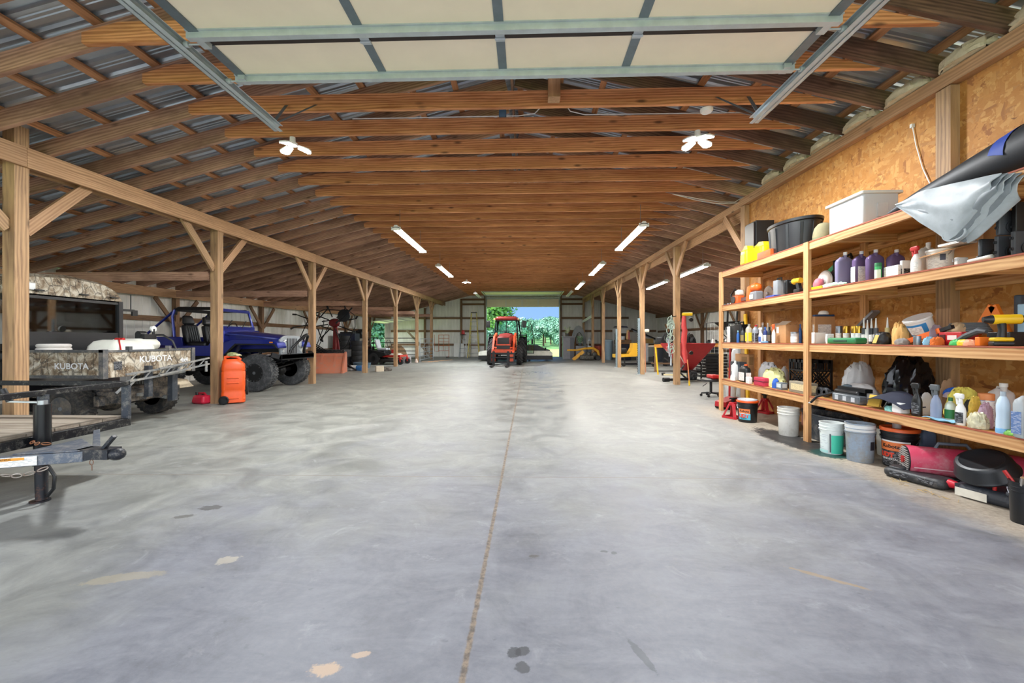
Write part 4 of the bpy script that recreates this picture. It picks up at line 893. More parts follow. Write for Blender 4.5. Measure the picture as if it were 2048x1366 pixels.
# ------------------------------------------------------------ outside: trees and hill
LEAF=foliage('leaf_green','2f5a34','4c8148','86b068'); LEAF2=foliage('hill_leaf','3a6656','588a74','8cb69a'); BARK=P('5a4a3a',.9,0,.2,'bark')
def crown_mesh(name,n,seed,sz,mat):
    r=random.Random(seed); b=B()
    lumps=[(Vector((r.uniform(-.6,.6),r.uniform(-.6,.6),r.uniform(-.45,.6))),r.uniform(.35,.55)) for _ in range(9)]
    for k in range(n):
        c,rad=r.choice(lumps); d=Vector((r.gauss(0,1),r.gauss(0,1),r.gauss(0,1))).normalized(); p=c+d*rad*(r.random()**.35)
        nrm=(d+Vector((r.uniform(-.6,.6),r.uniform(-.6,.6),r.uniform(-.2,.9)))).normalized(); a=nrm.orthogonal().normalized(); a=(Matrix.Rotation(r.uniform(0,6.3),3,nrm)@a); q=nrm.cross(a); s=sz*r.uniform(.6,1.3)
        b.add([p-a*s-q*s*.5,p+a*s*.2-q*s*.6,p+a*s+q*s*.5,p-a*s*.3+q*s*.6],[(0,1,2,3)])
    return b.mesh(name,mat,False)
CM=[crown_mesh('crown',2600,s,.075,LEAF2) for s in (1,2,3)]; CMB=crown_mesh('crown',5200,9,.05,LEAF)
tkb=B(); tkb.cyl((0,0,-1.6),(0,0,.2),.07,.05,8); TKM=tkb.mesh('trunk',BARK)
def tree(x,y,z,r,h,m,label,group=None):
    t=thing('tree',label,'tree',(x,y,z),rz=R_.uniform(0,6),group=group)
    c=bpy.data.objects.new('crown',m); COL.objects.link(c); c.parent=t; c.location=(0,0,h); c.scale=(r,r,r*R_.uniform(.85,1.1))
    c=bpy.data.objects.new('trunk',TKM); COL.objects.link(c); c.parent=t; c.location=(0,0,h); c.scale=(r,r,h/1.6)
tree(-4.6,47,-.1,3.5,4.9,CMB,'leafy tree just beyond the far doorway, left of the tractor cab')
tree(-1.5,60,-.1,2.0,1.6,CM[0],'low bush beyond the tractor in the far doorway')
b=B()
hz=lambda x,y:max(0,(y-68)/150)**1.2*6.5*(1+.3*noise.noise(Vector((x*.02,y*.012,2))))-.3
b.grid(lambda u,v:(-110+250*u,64+170*v,hz(-110+250*u,64+170*v)),40,24)
struct('ground_hill',b,P('4f7a48',.95,0,.3,'hill_ground',.4),'wooded green hillside beyond the far doorway')
rt=random.Random(21)
put=[]
for k in range(420):
    y=66+rt.random()**1.1*155; x=rt.uniform(-.15,.2)*y+2
    r=rt.uniform(1.5,2.6)*(1+.003*(y-60))
    if len(put)>150 or any((x-a)**2+(y-b_)**2<(1.06*(r+c))**2 for a,b_,c in put): continue
    put.append((x,y,r)); tree(x,y,hz(x,y),r,r*1.1,CM[k%3],'green tree in the wood on the hillside beyond the doorway','hillside trees')
for k,(x,y,r) in enumerate(((-19,48,4.5),(-16,40,3.6),(-22,44,4),(-14.5,38,2.6))): tree(x,y,-.1,r,r*1.0,CM[k%3],'green tree outside the opening in the left wall, %s'%nth(k+1),'trees outside the side opening')
# ------------------------------------------------------------ tractor with pallet forks, facing the camera
TRED=dirty('8e3430','5a2a22',.35,.45,0,7); TORG=dirty('d9532c','6a3020',.3,.45,0,6)
t=thing('tractor','orange farm tractor with glazed cab and black pallet forks facing the camera','tractor',(-1.03,22.2,0),rz=math.radians(-2.5))
b=B(); b.box(-.28,.28,-1.5,1.2,.55,.85); b.box(-.62,.62,-1.05,-.9,.5,.62); b.cyl((-.62,.95,.71),(.62,.95,.71),.1); b.box(-.3,.3,.3,1.2,.5,1.0); b.box(-.55,-.3,-.3,.5,.45,.75); b.obj('chassis',BLKM,t)
b=B()
rg=[]
for y,w,z in ((-1.75,.3,1.36),(-1.7,.33,1.42),(-1.2,.36,1.5),(-.25,.4,1.6)):
    rg.append([(-w,y,.8),(-w,y,z-.12),(-w*.8,y,z-.02),(0,y,z+.02),(w*.8,y,z-.02),(w,y,z-.12),(w,y,.8)])
b.loft(rg); hd=b.obj('hood',TRED,t)
b=B(); b.rbox((0,-1.76,1.0),(.56,.03,.36),.02,e=.01); b.obj('grille',BLK,hd)
b=B()
for k in range(7): b.box(-.25,.25,-1.79,-1.778,1.03+k*.045,1.04+k*.045)
b.obj('grille_bars',DGREY,hd)['kind']='stuff'
for s in (-1,1):
    b=B(); b.rbox((s*.13,-1.79,.87),(.13,.03,.09),.015,e=.01); b.obj('headlamp',P('eef0ee',.15,.2,.05,'tractor_lamp'),hd)
b=B(); b.box(-.32,.32,-1.82,-1.76,.82,.99); b.obj('nose_panel',BLK,hd)
b=B(); b.box(-.36,.36,-1.86,-1.8,.99,1.05); b.obj('brush_guard',TORG,hd)
# wheels
for s in (-1,1):
    for (x,y,r,w) in ((.74,-.98,.5,.3),(.82,.95,.73,.42)):
        h=bpy.data.objects.new('wheel',None); COL.objects.link(h); h.parent=t; h.location=(s*x,y,r); 
        if y<0: h.rotation_euler.z=math.radians(4)
        b=B(); k=w/2; b.lathe([(r*.55,-k*.8),(r*.6,-k),(r*.86,-k),(r*.93,-k*.7),(r*.93,k*.7),(r*.86,k),(r*.6,k),(r*.55,k*.8),(r*.55,-k*.8)],36,axis='x')
        n=18
        for q in range(n):
            for sd in (-1,1):
                a=2*PI*q/n+(PI/n if sd>0 else 0); f=lambda aa,xx,rr:(xx,rr*math.cos(aa),rr*math.sin(aa)); da=.09; sk=-.42
                lo=[f(a-da,sd*k*.98,r*.9),f(a+da,sd*k*.98,r*.9),f(a+da+sk,sd*-.02,r*.9),f(a-da+sk,sd*-.02,r*.9)]; up=[f(a-da*.7,sd*k*.98,r*.97),f(a+da*.7,sd*k*.98,r*.97),f(a+da*.7+sk,sd*-.02,r),f(a-da*.7+sk,sd*-.02,r)]
                b.add(lo+up,[(4,5,6,7),(0,1,5,4),(1,2,6,5),(2,3,7,6),(3,0,4,7)])
        b.obj('tyre',RUB,h); b=B(); b.lathe([(r*.56,s*k*.7),(r*.5,s*k*.5),(r*.2,s*k*.55),(.01,s*k*.55)],24,axis='x'); b.obj('rim',TORG,h)
for s in (-1,1):
    b=B(); b.tube([(s*1.04,.25,1.0),(s*1.02,.45,1.42),(s*1.0,.9,1.58),(s*1.0,1.35,1.45)],.03,6); b.bar((s*.8,.5,1.5),(s*.8,1.2,1.54),.4,.03); b.obj('rear_fender',BLKM,t)
# cab
b=B()
for s in (-1,1):
    b.tube([(s*.62,-.2,1.0),(s*.6,-.25,1.5),(s*.54,-.1,2.3)],.04,6); b.tube([(s*.7,1.1,1.4),(s*.56,1.15,2.3)],.045,6); b.bar((s*.62,-.2,1.02),(s*.7,1.1,1.1),.05,.06)
b.bar((-.6,-.24,1.5),(.6,-.24,1.5),.04,.05); b.bar((-.54,-.1,2.28),(.54,-.1,2.28),.05,.07); b.tube([(.0,-.24,1.5),(.0,-.12,2.3)],.022,6); b.bar((-.57,1.14,1.75),(.57,1.14,1.75),.03,.03); cf=b.obj('cab_frame',BLKM,t)
b=B(); b.rbox((0,.5,2.3),(1.3,1.5,.2),.12,taper=.86); b.obj('cab_roof',TRED,t)
CG=glass('tractor_glass','d3ebe4',.02,.3)
b=B(); b.add([(-.58,-.24,1.52),(.58,-.24,1.52),(.53,-.1,2.27),(-.53,-.1,2.27)],[(0,1,2,3)]); b.add([(-.66,1.12,1.4),(.66,1.12,1.4),(.55,1.15,2.28),(-.55,1.15,2.28)],[(0,1,2,3)]); b.add([(-.64,-.2,1.1),(-.7,1.1,1.2),(-.57,1.14,2.28),(-.55,-.1,2.28)],[(0,1,2,3)]); b.obj('cab_glass',CG,t)
b=B(); b.rbox((0,.75,1.05),(.5,.45,.15),.05); b.rbox((0,.98,1.15),(.48,.14,.5),.05); b.obj('seat',BLK,t)
b=B(); b.tube([(.19*math.cos(a),.12+.06*math.sin(a),1.5+.17*math.sin(a)) for a in [2*PI*k/18 for k in range(18)]],.015,6,closed=True); b.cyl((0,-.1,1.3),(0,.12,1.5),.03); b.obj('steering_wheel',BLK,t)
d=bpy.data.objects.new('cab_door',None); COL.objects.link(d); d.parent=t; d.location=(.7,1.05,1.05); d.rotation_euler.z=math.radians(16)
b=B(); dp=[(.03,0,.95),(.05,0,1.22),(.5,0,1.28),(.62,0,.9),(.78,0,.1),(.72,0,-.55),(.3,0,-.52),(.14,0,-.3)]; b.tube(dp,.022,6,closed=True); b.tube([(.1,0,.25),(.3,-.03,.22),(.62,-.02,-.35)],.014,6); b.cb((.64,-.03,.12),(.1,.05,.28)); b.obj('door_frame',BLKM,d)
b=B(); b.add([(x,0,z) for x,_,z in dp],[tuple(range(8))]); b.obj('door_glass',glass('door_glass','bfe3d6',.02,.5),d)
for s in (-1,1):
    b=B(); b.tube([(s*.55,-.12,2.2),(s*.8,-.2,2.32),(s*.95,-.2,2.25)],.014,6); b.rbox((s*.95,-.22,1.9),(.22,.06,.36),.03); b.obj('mirror',BLK,t)
    b=B(); b.cyl((s*.62,-.15,2.36),(s*.62,-.22,2.36),.05); b.obj('work_lamp',P('e9b58a',.3,0,.1,'amber_work_lamp'),t)
# loader and forks
for s in (-1,1):
    b=B(); b.bar((s*.5,-.35,1.55),(s*.5,-1.3,1.35),.09,.16); b.bar((s*.5,-1.28,1.4),(s*.5,-2.15,.42),.09,.15); b.bar((s*.5,-.35,.7),(s*.5,-.35,1.6),.1,.16); b.obj('loader_arm',TORG,t)
    b=B(); b.cyl((s*.5,-.5,.9),(s*.5,-1.2,1.25),.04); b.cyl((s*.42,-1.35,1.2),(s*.42,-2.05,.6),.035); b.obj('loader_ram',BLKM,t)
b=B(); b.cyl((-.5,-1.75,.86),(.5,-1.75,.86),.06); b.box(-.5,.5,-1.98,-1.92,.64,.8); b.obj('loader_crossbar',TORG,t)
b=B(); b.bar((-.62,-2.25,.62),(.62,-2.25,.62),.05,.07); b.bar((-.62,-2.25,.2),(.62,-2.25,.2),.05,.07); b.bar((-.6,-2.25,.42),(.6,-2.25,.42),.04,.05)
for s in (-1,1): b.bar((s*.56,-2.25,.15),(s*.56,-2.25,.66),.06,.06)
b.obj('fork_frame',BLKM,t)
for x in (-.42,.28):
    b=B(); b.box(x-.06,x+.06,-2.33,-2.28,.03,.72); b.box(x-.06,x+.06,-3.3,-2.28,.03,.07); b.obj('fork_tine',BLKM,t)
b=B(); b.box(-.55,-.35,-2.2,-2.1,.2,.6); b.box(.35,.55,-2.2,-2.1,.2,.6); b.obj('coupler_plate',TORG,t)
# wide mower deck behind it
t=thing('rotary_mower','wide pale rotary mower deck behind the orange tractor','mower',(-.6,25.6,0))
DK=dirty('d9d9cf','7d8a76',.45,.5,0,5)
b=B(); b.prism([(-2.2,.3),(-2.2,.55),(-1.9,.62),(2.0,.62),(2.15,.5),(2.15,.3)],-1,1,'y'); b.obj('deck',DK,t)
b=B(); b.box(-2.2,2.15,-1.03,-.98,.1,.34); b.obj('skirt_chain',BLKM,t)
b=B(); b.prism([(.5,.62),(.6,.95),(1.3,.95),(1.75,.72),(2.05,.66),(2.0,.6),(1.6,.62)],-.5,.4,'y'); b.cyl((1.75,-.6,.2),(1.75,-.6,.8),.05); b.sph((0,0,.72),.3,.3,.25); b.obj('gear_case',BLKM,t)
for x in (-1.9,-.8,.8,1.9):
    b=B(); b.lathe([(.18,-.07),(.22,-.05),(.22,.05),(.18,.07),(.0,.07),(0,-.07)],20,(x,1.1,.22),axis='x'); b.obj('gauge_wheel',RUB,t)
b=B()
for x in (-1.9,-.8,.8,1.9): b.bar((x,.85,.5),(x,1.1,.24),.06,.06)
b.obj('wheel_arm',BLKM,t)
# ------------------------------------------------------------ left wing implements
p=fl(640,747); t=thing('loader_bucket','faded orange loader bucket tipped up behind the third left post','bucket',(-7.7,15.9,0),rz=math.radians(14))
FOR=dirty('d07e60','9d9088',.45,.6,0,5)
b=B(); b.prism([(-.45,0),(.35,.0),(.3,.66),(.2,.74),(.05,.7),(-.45,.06)],-.66,.66,'x') ; b.xf(Matrix.Rotation(0,4,'Z')); b.obj('shell',FOR,t)
b=B()
for x in (-.69,.69): b.prism([(-.52,0),(.38,0),(.34,.7),(.2,.8),(.02,.74),(-.52,.1)],x-.03,x+.03,'x')
for x in (-.12,.35): b.prism([(-.4,.06),(-.3,.05),(.1,.7),(.0,.7)],x-.035,x+.035,'x')
b.obj('bucket_rib',FOR,t); b=B(); b.bar((-.66,.06,.69),(.66,.06,.69),.08,.06); b.obj('bucket_lip',FOR,t)
t=thing('hay_tedder','red and black hay tedder with spidery tine arms and wire hoops','farm implement',(-8.15,17.6,0))
b=B(); b.lathe([(.0,-.1),(.14,-.09),(.19,0),(.14,.09),(0,.12)],24,(.0,0,1.98),axis='y',sx=1.3); b.obj('rotor_hub',P('6d1a1f',.4,.1,.15,'dark_red'),t)
for cx,cy in ((0,0),(-.85,.2)):
    for k in range(8):
        a=2*PI*k/8+.25; b=B(); e=(cx+1.0*math.cos(a),cy-.08,1.98+.72*math.sin(a)); b.tube([(cx+.25*math.cos(a),cy-.05,1.98+.25*math.sin(a)),e],.024,6); b.tube([e,(e[0]+.12*math.cos(a+.5),e[1]-.1,e[2]+.12*math.sin(a+.5))],.035,6); b.obj('tine_arm',BLKM,t)
b=B(); b.tube([(-1.6,-.2,.85),(-1.05,-.2,2.05),(-.9,-.2,2.3),(-.3,-.2,2.55),(.35,-.2,2.5)],.018,6); b.tube([(-.7,-.3,.8),(-.35,-.3,1.7),(-.3,-.3,2.1)],.016,6); b.tube([(.55,-.2,2.6),(.95,-.2,2.3),(.98,-.2,1.8),(.6,-.2,1.0),(.2,-.2,.75)],.018,6); b.tube([(-.1,-.25,1.9),(-.6,-.25,.9)],.016,6); b.obj('guard_hoop',BLKM,t)
b=B(); b.lathe([(0,-.03),(.25,-.02),(.27,0),(.25,.02),(0,.03)],24,(.52,-.25,2.28),axis='y'); b.bar((.2,-.3,1.95),(.9,-.3,2.6),.05,.05); b.obj('round_plate',P('23262a',.4,.3,.2,'dark_plate'),t)
b=B(); b.bar((.08,0,1.8),(.22,0,.5),.07,.08); b.bar((.0,.1,1.9),(-.05,.1,.4),.12,.12); b.obj('mast',P('7a1f22',.45,.1,.2,'dark_red2'),t)
b=B()
for k in range(9): b.bar((-.6+.14*k,-.3,.5),(-.5+.16*k,-.5,.0+.12*(k%3)),.03,.05); 
b.box(-.7,.6,-.4,.3,.55,.85); b.box(-.5,.3,-.1,.2,.0,.5); b.obj('under_frame',dirty('26282b','8a8078',.4,.6,.2,14),t)
t=thing('pipe_bundle','long black pipes sloping down to the floor past the hay tedder','pipe',(0,0,0))
for k in range(6):
    a=atY(628,686+k*4,16.5+.05*k); c=atY(713,719+k*1.6,16.75+.05*k); c.z=.03; b=B(); b.cyl(a,c,.028 if k%2 else .02,n=8); b.obj('pipe',BLKM,t)
def tyre(x,y,z,r,h,mat=RUB):
    b=B(); b.lathe([(r*.55,.02),(r*.62,0),(r*.9,0),(r,h*.2),(r,h*.8),(r*.9,h),(r*.62,h),(r*.55,h-.02),(r*.55,.02)],28); return b.obj('tyre',mat,loc=(x,y,z))
for k in range(5): o=tyre(-8.35,20.6,.245*k,.32,.24); tag(o,'black tyre in the wider stack, %s from the floor'%nth(k+1),'tyre','wider stack of tyres')
for k in range(6): o=tyre(-8.95,20.5,.245*k,.24,.24); tag(o,'black tyre in the narrow stack beside the tedder, %s from the floor'%nth(k+1),'tyre','narrow stack of tyres')
t=thing('cabinet','dark blue cabinet standing behind the stacked tyres','cabinet',(-9.45,21.9,0)); b=B(); b.box(-.55,.55,-.3,.3,.02,1.6); b.obj('carcass',P('1a2030',.4,0,.15,'navy'),t,bev=.01); b=B(); b.box(.02,.52,-.325,-.302,.05,1.56); b.obj('door',P('1c2540',.35,0,.15,'navy2'),t); b=B(); b.box(-.3,.4,-.2,.2,1.602,1.68); b.cb((-.1,0,1.72),(.05,.05,.08)); b.obj('lid',BLK,t)
# zero turn mower
t=thing('zero_turn_mower','red and black zero-turn mower facing the aisle behind two posts','mower',(-7.35,21.6,0),rz=math.radians(-4))
MR=P('c4302a',.35,0,.08,'mower_red')
for y,s in ((-.52,-1),(.52,1)):
    b=B(); b.lathe([(.14,-.12),(.2,-.13),(.29,-.11),(.3,0),(.29,.11),(.2,.13),(.14,.12),(.14,-.12)],28,(-.35,y,.3),axis='y'); w_=b.obj('drive_wheel',RUB,t); b=B(); b.lathe([(.15,s*.1),(.1,s*.08),(0,s*.09)],20,(-.35,y,.3),axis='y'); b.obj('rim',DGREY,w_)
    b=B(); b.lathe([(.05,-.06),(.1,-.065),(.14,-.05),(.14,.05),(.1,.065),(.05,.06),(.05,-.06)],24,(1.05,y*.98,.145),axis='y'); w_=b.obj('caster_wheel',RUB,t); b=B(); b.lathe([(.06,s*.05),(0,s*.06)],16,(1.05,y*.98,.145),axis='y'); b.obj('rim',LGREY,w_)
    b=B(); b.bar((1.0,y*.98,.46),(1.04,y*.98,.3),.06,.06); b.bar((1.04,y*.98-.08,.3),(1.06,y*.98-.08,.14),.03,.05); b.bar((1.04,y*.98+.08,.3),(1.06,y*.98+.08,.14),.03,.05); b.box(.98,1.1,y*.98-.1,y*.98+.1,.28,.32); b.obj('caster_fork',MR,t)
b=B(); b.bar((-.3,-.3,.42),(1.0,-.3,.42),.07,.09); b.bar((-.3,.3,.42),(1.0,.3,.42),.07,.09); b.bar((1.0,-.55,.44),(1.0,.55,.44),.07,.09); b.obj('frame',MR,t)
b=B(); b.rbox((.3,0,.12),(.8,1.1,.16),.08); b.cyl((.05,-.52,.1),(.05,-.48,.1),.08); b.obj('cutting_deck',P('2a2624',.5,.1,.3,'dark_deck'),t)
b=B(); b.rbox((.62,0,.46),(.55,.55,.1),.04,taper=.8); b.obj('foot_plate',P('d8d4c8',.5,0,.1,'pale_plate'),t)
b=B(); b.rbox((-.15,0,.5),(.75,.95,.22),.1,taper=.85); b.prism([(-.7,.3),(-.2,.3),(.3,.5),(.2,.62),(-.5,.75)],-.6,.6,'y'); b.obj('bodywork',P('191a1c',.4,0,.2,'mower_black'),t)
b=B(); b.rbox((-.05,0,.72),(.5,.5,.12),.05); b.rbox((0,0,0),(.12,.48,.5),.05); b.xf(Matrix.Translation((-.3,0,.8))@Matrix.Rotation(-.25,4,'Y'),len(b.v)-160); b.obj('seat',P('c9cdd2',.45,0,.1,'grey_seat'),t)
b=B(); b.rbox((-.75,0,.42),(.4,.8,.36),.05); b.cyl((-.72,0,.78),(-.72,0,.92),.16,n=16); b.obj('engine',BLK,t); b=B(); b.rbox((-1.05,.0,.42),(.26,.9,.5),.05,taper=.9); b.obj('rear_hopper',P('a8352c',.5,0,.2,'hopper_red'),t)
for y in (-.25,.25):
    b=B(); b.tube([(.28,y,.5),(.3,y,.85),(.2,y,1.2),(.22,y*.4,1.22)],.014,6); b.obj('control_lever',BLK,t)
b=B(); b.tube([(-.45,-.45,.5),(-.6,-.45,1.3),(-.55,-.4,1.36),(-.55,.4,1.36),(-.6,.45,1.3),(-.45,.45,.5)],.03,8); b.bar((-1.5,-.2,1.05),(-.6,-.4,1.3),.04,.05); b.bar((-1.5,.2,.98),(-.6,.4,1.1),.04,.05); b.obj('roll_bar',BLKM,t)
b=B(); b.rbox((.45,.1,.55),(.2,.2,.2),.03); b.obj('red_pedal_box',MR,t)
# gates
def gate(name,p0,p1,rows,zs,mat,label):
    t=thing(name,label,'gate',p0); d=Vector(p1)-Vector(p0); L=d.length; t.rotation_euler.z=math.atan2(d.y,d.x)
    for z in zs:
        b=B(); b.cyl((.05,0,z),(L-.05,0,z),.022,n=8); b.obj('rail',mat,t)
    b=B(); b.tube([(.05,0,zs[0]),(0,0,zs[0]+.06),(0,0,zs[-1]-.08),(.08,0,zs[-1])],.026,8); b.tube([(L-.05,0,zs[0]),(L,0,zs[0]+.06),(L,0,zs[-1]-.08),(L-.08,0,zs[-1])],.026,8)
    for k in range(1,rows): b.bar((L*k/rows,0,zs[0]),(L*k/rows,0,zs[-1]),.05,.01)
    for x in (0,L): b.cyl((x,0,0),(x,0,zs[0]+.08),.024,n=8)
    b.obj('gate_frame',mat,t)
gate('pipe_gate',(-10.1,24.1,0),(-6.32,24.0,0),3,(.2,.4,.62,.85,1.1,1.36),P('2a3230',.4,.4,.15,'dark_green_pipe'),'dark pipe gate across the left wing behind the mower')
gate('pipe_gate',(-6.05,23.75,0),(-6.02,27.0,0),3,(.12,.32,.54,.8,1.06,1.32),P('b9c0c4',.35,.5,.1,'silver_pipe'),'silver pipe gate along the last two left posts')
t=thing('hand_cart','rusty orange tubular rack standing beyond the silver gate','rack',(-5.75,29.2,0)); RC=P('c46a3c',.5,.1,.15,'rust_orange')
b=B(); 
for x in (-.36,.36): b.cyl((x,0,.1 if x>0 else .45),(x,0,1.62),.018,n=8)
for z in (.5,.85,1.12,1.36,1.6): b.cyl((-.36,0,z),(.36,0,z),.015,n=8)
b.cyl((0,0,.5),(0,0,1.6),.012,n=8); b.tube([(.36,0,.1),(.3,-.4,.08)],.018,6); b.tube([(-.36,0,.45),(-.66,0,.45),(-.66,0,1.62)],.016,6); b.obj('tube_frame',RC,t)
for x in (.36,.3):
    b=B(); b.lathe([(0,-.02),(.06,-.02),(.06,.02),(0,.02)],14,(x,-.05 if x>.33 else -.4,.06),axis='x'); b.obj('wheel',BLK,t)
def board(name,label,cat,c,sz,mat,rz=0,tilt=0):
    b=B(); b.cb((0,0,sz[2]/2),sz); o=b.obj(name,mat,loc=c,bev=.003); o.rotation_euler=(tilt,0,rz); return tag(o,label,cat)
board('white_board','white sheet leaning on the end wall beside the aluminium ladder','board',(-5.0,31.05,.0),(.75,.03,1.0),WHT,0,-.06)
def ladder(name,label,x,y,h,w0,w1,n,mat,rung,spread):
    t=thing(name,label,'ladder',(x,y,0))
    for s in (-1,1):
        b=B(); b.bar((s*w0/2,-spread,0),(s*w1/2,0,h),.03,.08); b.obj('front_rail',mat,t); b=B(); b.bar((s*w0/2*.95,spread,0),(s*w1/2*.95,.04,h-.05),.03,.05); b.obj('rear_rail',mat,t)
    for k in range(1,n):
        f=k/n; ww=w0+(w1-w0)*f; b=B(); b.box(-ww/2,ww/2,-spread*(1-f)-.05,-spread*(1-f)+.04,h*f-.012,h*f+.012); b.obj('step',rung,t)
    b=B(); b.box(-w1/2-.03,w1/2+.03,-.1,.1,h-.02,h+.03); b.obj('ladder_top',BLK if mat is not STEEL else STEEL,t); return t
ladder('step_ladder','tall yellow step ladder left of the far doorway',-3.72,29.9,3.2,.78,.36,10,P('d8c163',.45,0,.06,'yellow_fibreglass'),STEEL,.45)
ladder('step_ladder','short aluminium step ladder with a red can on top',-4.55,30.3,1.62,.52,.36,5,P('c6cacd',.35,.5,.08,'aluminium'),STEEL,.28)
b=B(); b.rbox((0,0,0),(.24,.18,.3),.05,taper=.8); o=b.obj('red_can',P('c2282a',.4,0,.1,'red_can3'),loc=(-4.55,30.3,1.653)); tag(o,'red can standing on the short aluminium ladder','can')
# small left clutter
p=fl(709,737)
b=B(); b.lathe([(.26,0),(.3,.22),(.31,.24),(.28,.24),(.25,.02),(0,.02)],24,sx=1.3); o=b.obj('basin',P('5b7488',.5,0,.1,'slate_blue'),loc=(-7.35,18.6,0)); tag(o,'slate blue plastic basin left of the fourth post','basin')
def box1(name,label,cat,x,y,sz,mat,rz=0,z=0): b=B(); b.rbox((0,0,0),sz,.012,e=.008); o=b.obj(name,mat,loc=(x,y,z),rz=rz); return tag(o,label,cat)
box1('box','white cardboard box on the floor left of the fourth post','box',-7.15,17.2,(.22,.2,.2),WHT,.2)
box1('crate','bright blue crate on the floor beside the fourth post','crate',-6.85,17.1,(.26,.2,.2),P('3f7fc0',.5,0,.1,'sky_plastic'),-.1)
box1('box','small pinkish carton touching the fourth post','box',-6.52,16.7,(.16,.16,.24),P('c9a092',.6,0,.1,'pinkish_card'),.3)
box1('sack','pale folded sack on the floor right of the fourth post','sack',-5.85,16.6,(.3,.2,.22),P('d8cdb8',.8,0,.15,'sackcloth'),.5)
b=B(); b.crumple((.5,.3,.14),8,.2); o=b.obj('scrap_heap',dirty('4a4642','b3aaa0',.5,.8,0,20),loc=(-5.75,16.9,0)); tag(o,'dark scrap heap at the foot of the fourth left post','scrap')
b=B(); b.crumple((.34,.3,.16),18,.2); o=b.obj('scrap_heap',dirty('c46a2f','4a4642',.5,.8,0,20),loc=(-7.55,16.55,0)); tag(o,'orange scrap heap beside the loader bucket','scrap')
box1('box','grey carton on the floor just before the sixth left post','box',-6.45,22.6,(.36,.3,.34),P('a39c9c',.7,0,.15,'grey_card'))
b=B(); b.rbox((0,0,0),(.18,.14,.24),.05,taper=.5); o=b.obj('jug',P('d9c5b8',.5,0,.15,'dirty_jug'),loc=(-5.95,22.6,0)); tag(o,'dirty white jug right of the sixth left post','jug')
for k in range(5):
    board('plank_offcut','thin tan plank on the floor by the silver gate, %s from the post'%nth(k+1),'plank',(-5.6+.22*k,23.6+.55*k,0),(.6,.1,.03),P('b8977a',.8,0,.15,'tan_plank'),.3*k)
b=B(); b.crumple((1.5,.7,.85),5,.12); o=b.obj('straw_heap',P('c9a680',.9,0,.3,'straw',12),loc=(-8.6,27.2,0)); tag(o,'tan straw heap behind the dark pipe gate','straw')
b=B(); b.crumple((.5,.3,.4),11,.25); o=b.obj('saddle',BLK,loc=(-9.65,24.1,1.386)); tag(o,'black saddle-like bundle sitting on the dark pipe gate','saddle')
beam('plank',(-8.7,30.3,1.95),(-6.9,30.3,.06),.04,.14,W_GREY,'grey plank leaning diagonally in the far left corner','plank')
t=thing('overhead_door','white overhead door raised inside the left wall opening','door',(XL,29,0)); b=B(); b.xf(Matrix()); b.prism([(.1,2.5),(.12,2.46),(2.5,2.72),(2.5,2.77)],LO0-29,LO1-29,'y'); b.obj('door_panel',WHT,t)
b=B(); 
for k in range(1,4): b.bar((.1+.6*k,LO0-29,2.44+.066*k),(.1+.6*k,LO1-29,2.44+.066*k),.03,.03)
b.obj('strut',GALV,t)
# ------------------------------------------------------------ long timber shelf on the strand board wall
LZ=(2.475,1.875,1.217,.57); SX=3.49
sh=thing('storage_shelf','long four-tier timber shelf built against the strand board wall','shelf',(0,0,0))
UP=(7.652,5.342,3.0)
for Y in UP:
    beam('upright',(3.495,Y,0),(3.495,Y,LZ[0]),.04,.09,W_SHELF,parent=sh); beam('rear_upright',(4.185,Y,0),(4.185,Y,LZ[0]-.012),.04,.09,W_SHELF,parent=sh)
def lb(name,x0,x1,y0,y1,z0,z1,mat):   # timber with its grain along y
    c=Vector(((x0+x1)/2,y0,(z0+z1)/2)); bb=B(); bb.box(0,y1-y0,-(x1-x0)/2,(x1-x0)/2,-(z1-z0)/2,(z1-z0)/2); return bb.obj(name,mat,sh,loc=c,rz=PI/2,bev=.002)
DECKM=P('a5553c',.7,0,.15,'red_brown_edge')
for z in LZ:
    for a,c in ((2.3,2.979),(3.021,5.321),(5.363,7.631)):
        lb('front_beam',SX,SX+.038,a,c,z-.1,z-.013,W_SHELF)
    lb('rear_beam',4.19,4.228,2.3,7.67,z-.13,z-.04,W_SHELF)
    for Y in (7.6,6.4,4.9,3.4):
        b=B(); b.box(SX+.04,4.188,Y-.02,Y+.02,z-.1,z-.013); b.obj('cross_beam',W_SHELF,sh)
    b=B(); b.box(SX+.012,4.23,2.3,7.67,z-.012,z-.001); b.obj('deck',OSB,sh); b=B(); b.box(SX-.004,SX+.012,2.3,7.67,z-.013,z); b.obj('deck_edge',DECKM,sh)
PR=-PI/2
def spot(x0,x1,yt,z,X):
    xm=(x0+x1)/2; p=atX(xm,yt,X); d=dep(p.x,p.y); px=(x1-x0)*d/FPX; u=(xm-1024)/FPX
    return p.x,min(p.y,7.63-px*.55),p.z-z,px,u
def CYLW(px,u): return px/math.sqrt(1+u*u)
def BOXW(px,u,e): return max(.03,(px-e)/u)
def carton(name,label,cat,x0,x1,yt,lv,X,e,mat,lab=None,rad=.006,group=None,tilt=0,z=None):
    z=LZ[lv] if z is None else z; x,y,h,px,u=spot(x0,x1,yt,z,X); w=BOXW(px,u,e)
    t=thing(name,label,cat,(x,y,z),PR,group); b=B(); b.rbox((0,0,0),(w,e,h),rad,e=min(rad,.01)); b.obj('body',mat,t)
    if lab:
        for m,(a0,a1,c0,c1) in lab:
            b=B(); b.box(-w/2+w*a0,-w/2+w*a1,-e/2-.0025,-e/2-.0005,h*c0,h*c1); b.obj('label',m,t)
            b=B(); b.box(w/2+.0005,w/2+.0025,-e*.35,e*.3,h*c0,h*c1); b.obj('label',m,t)
    return t,w,h,e
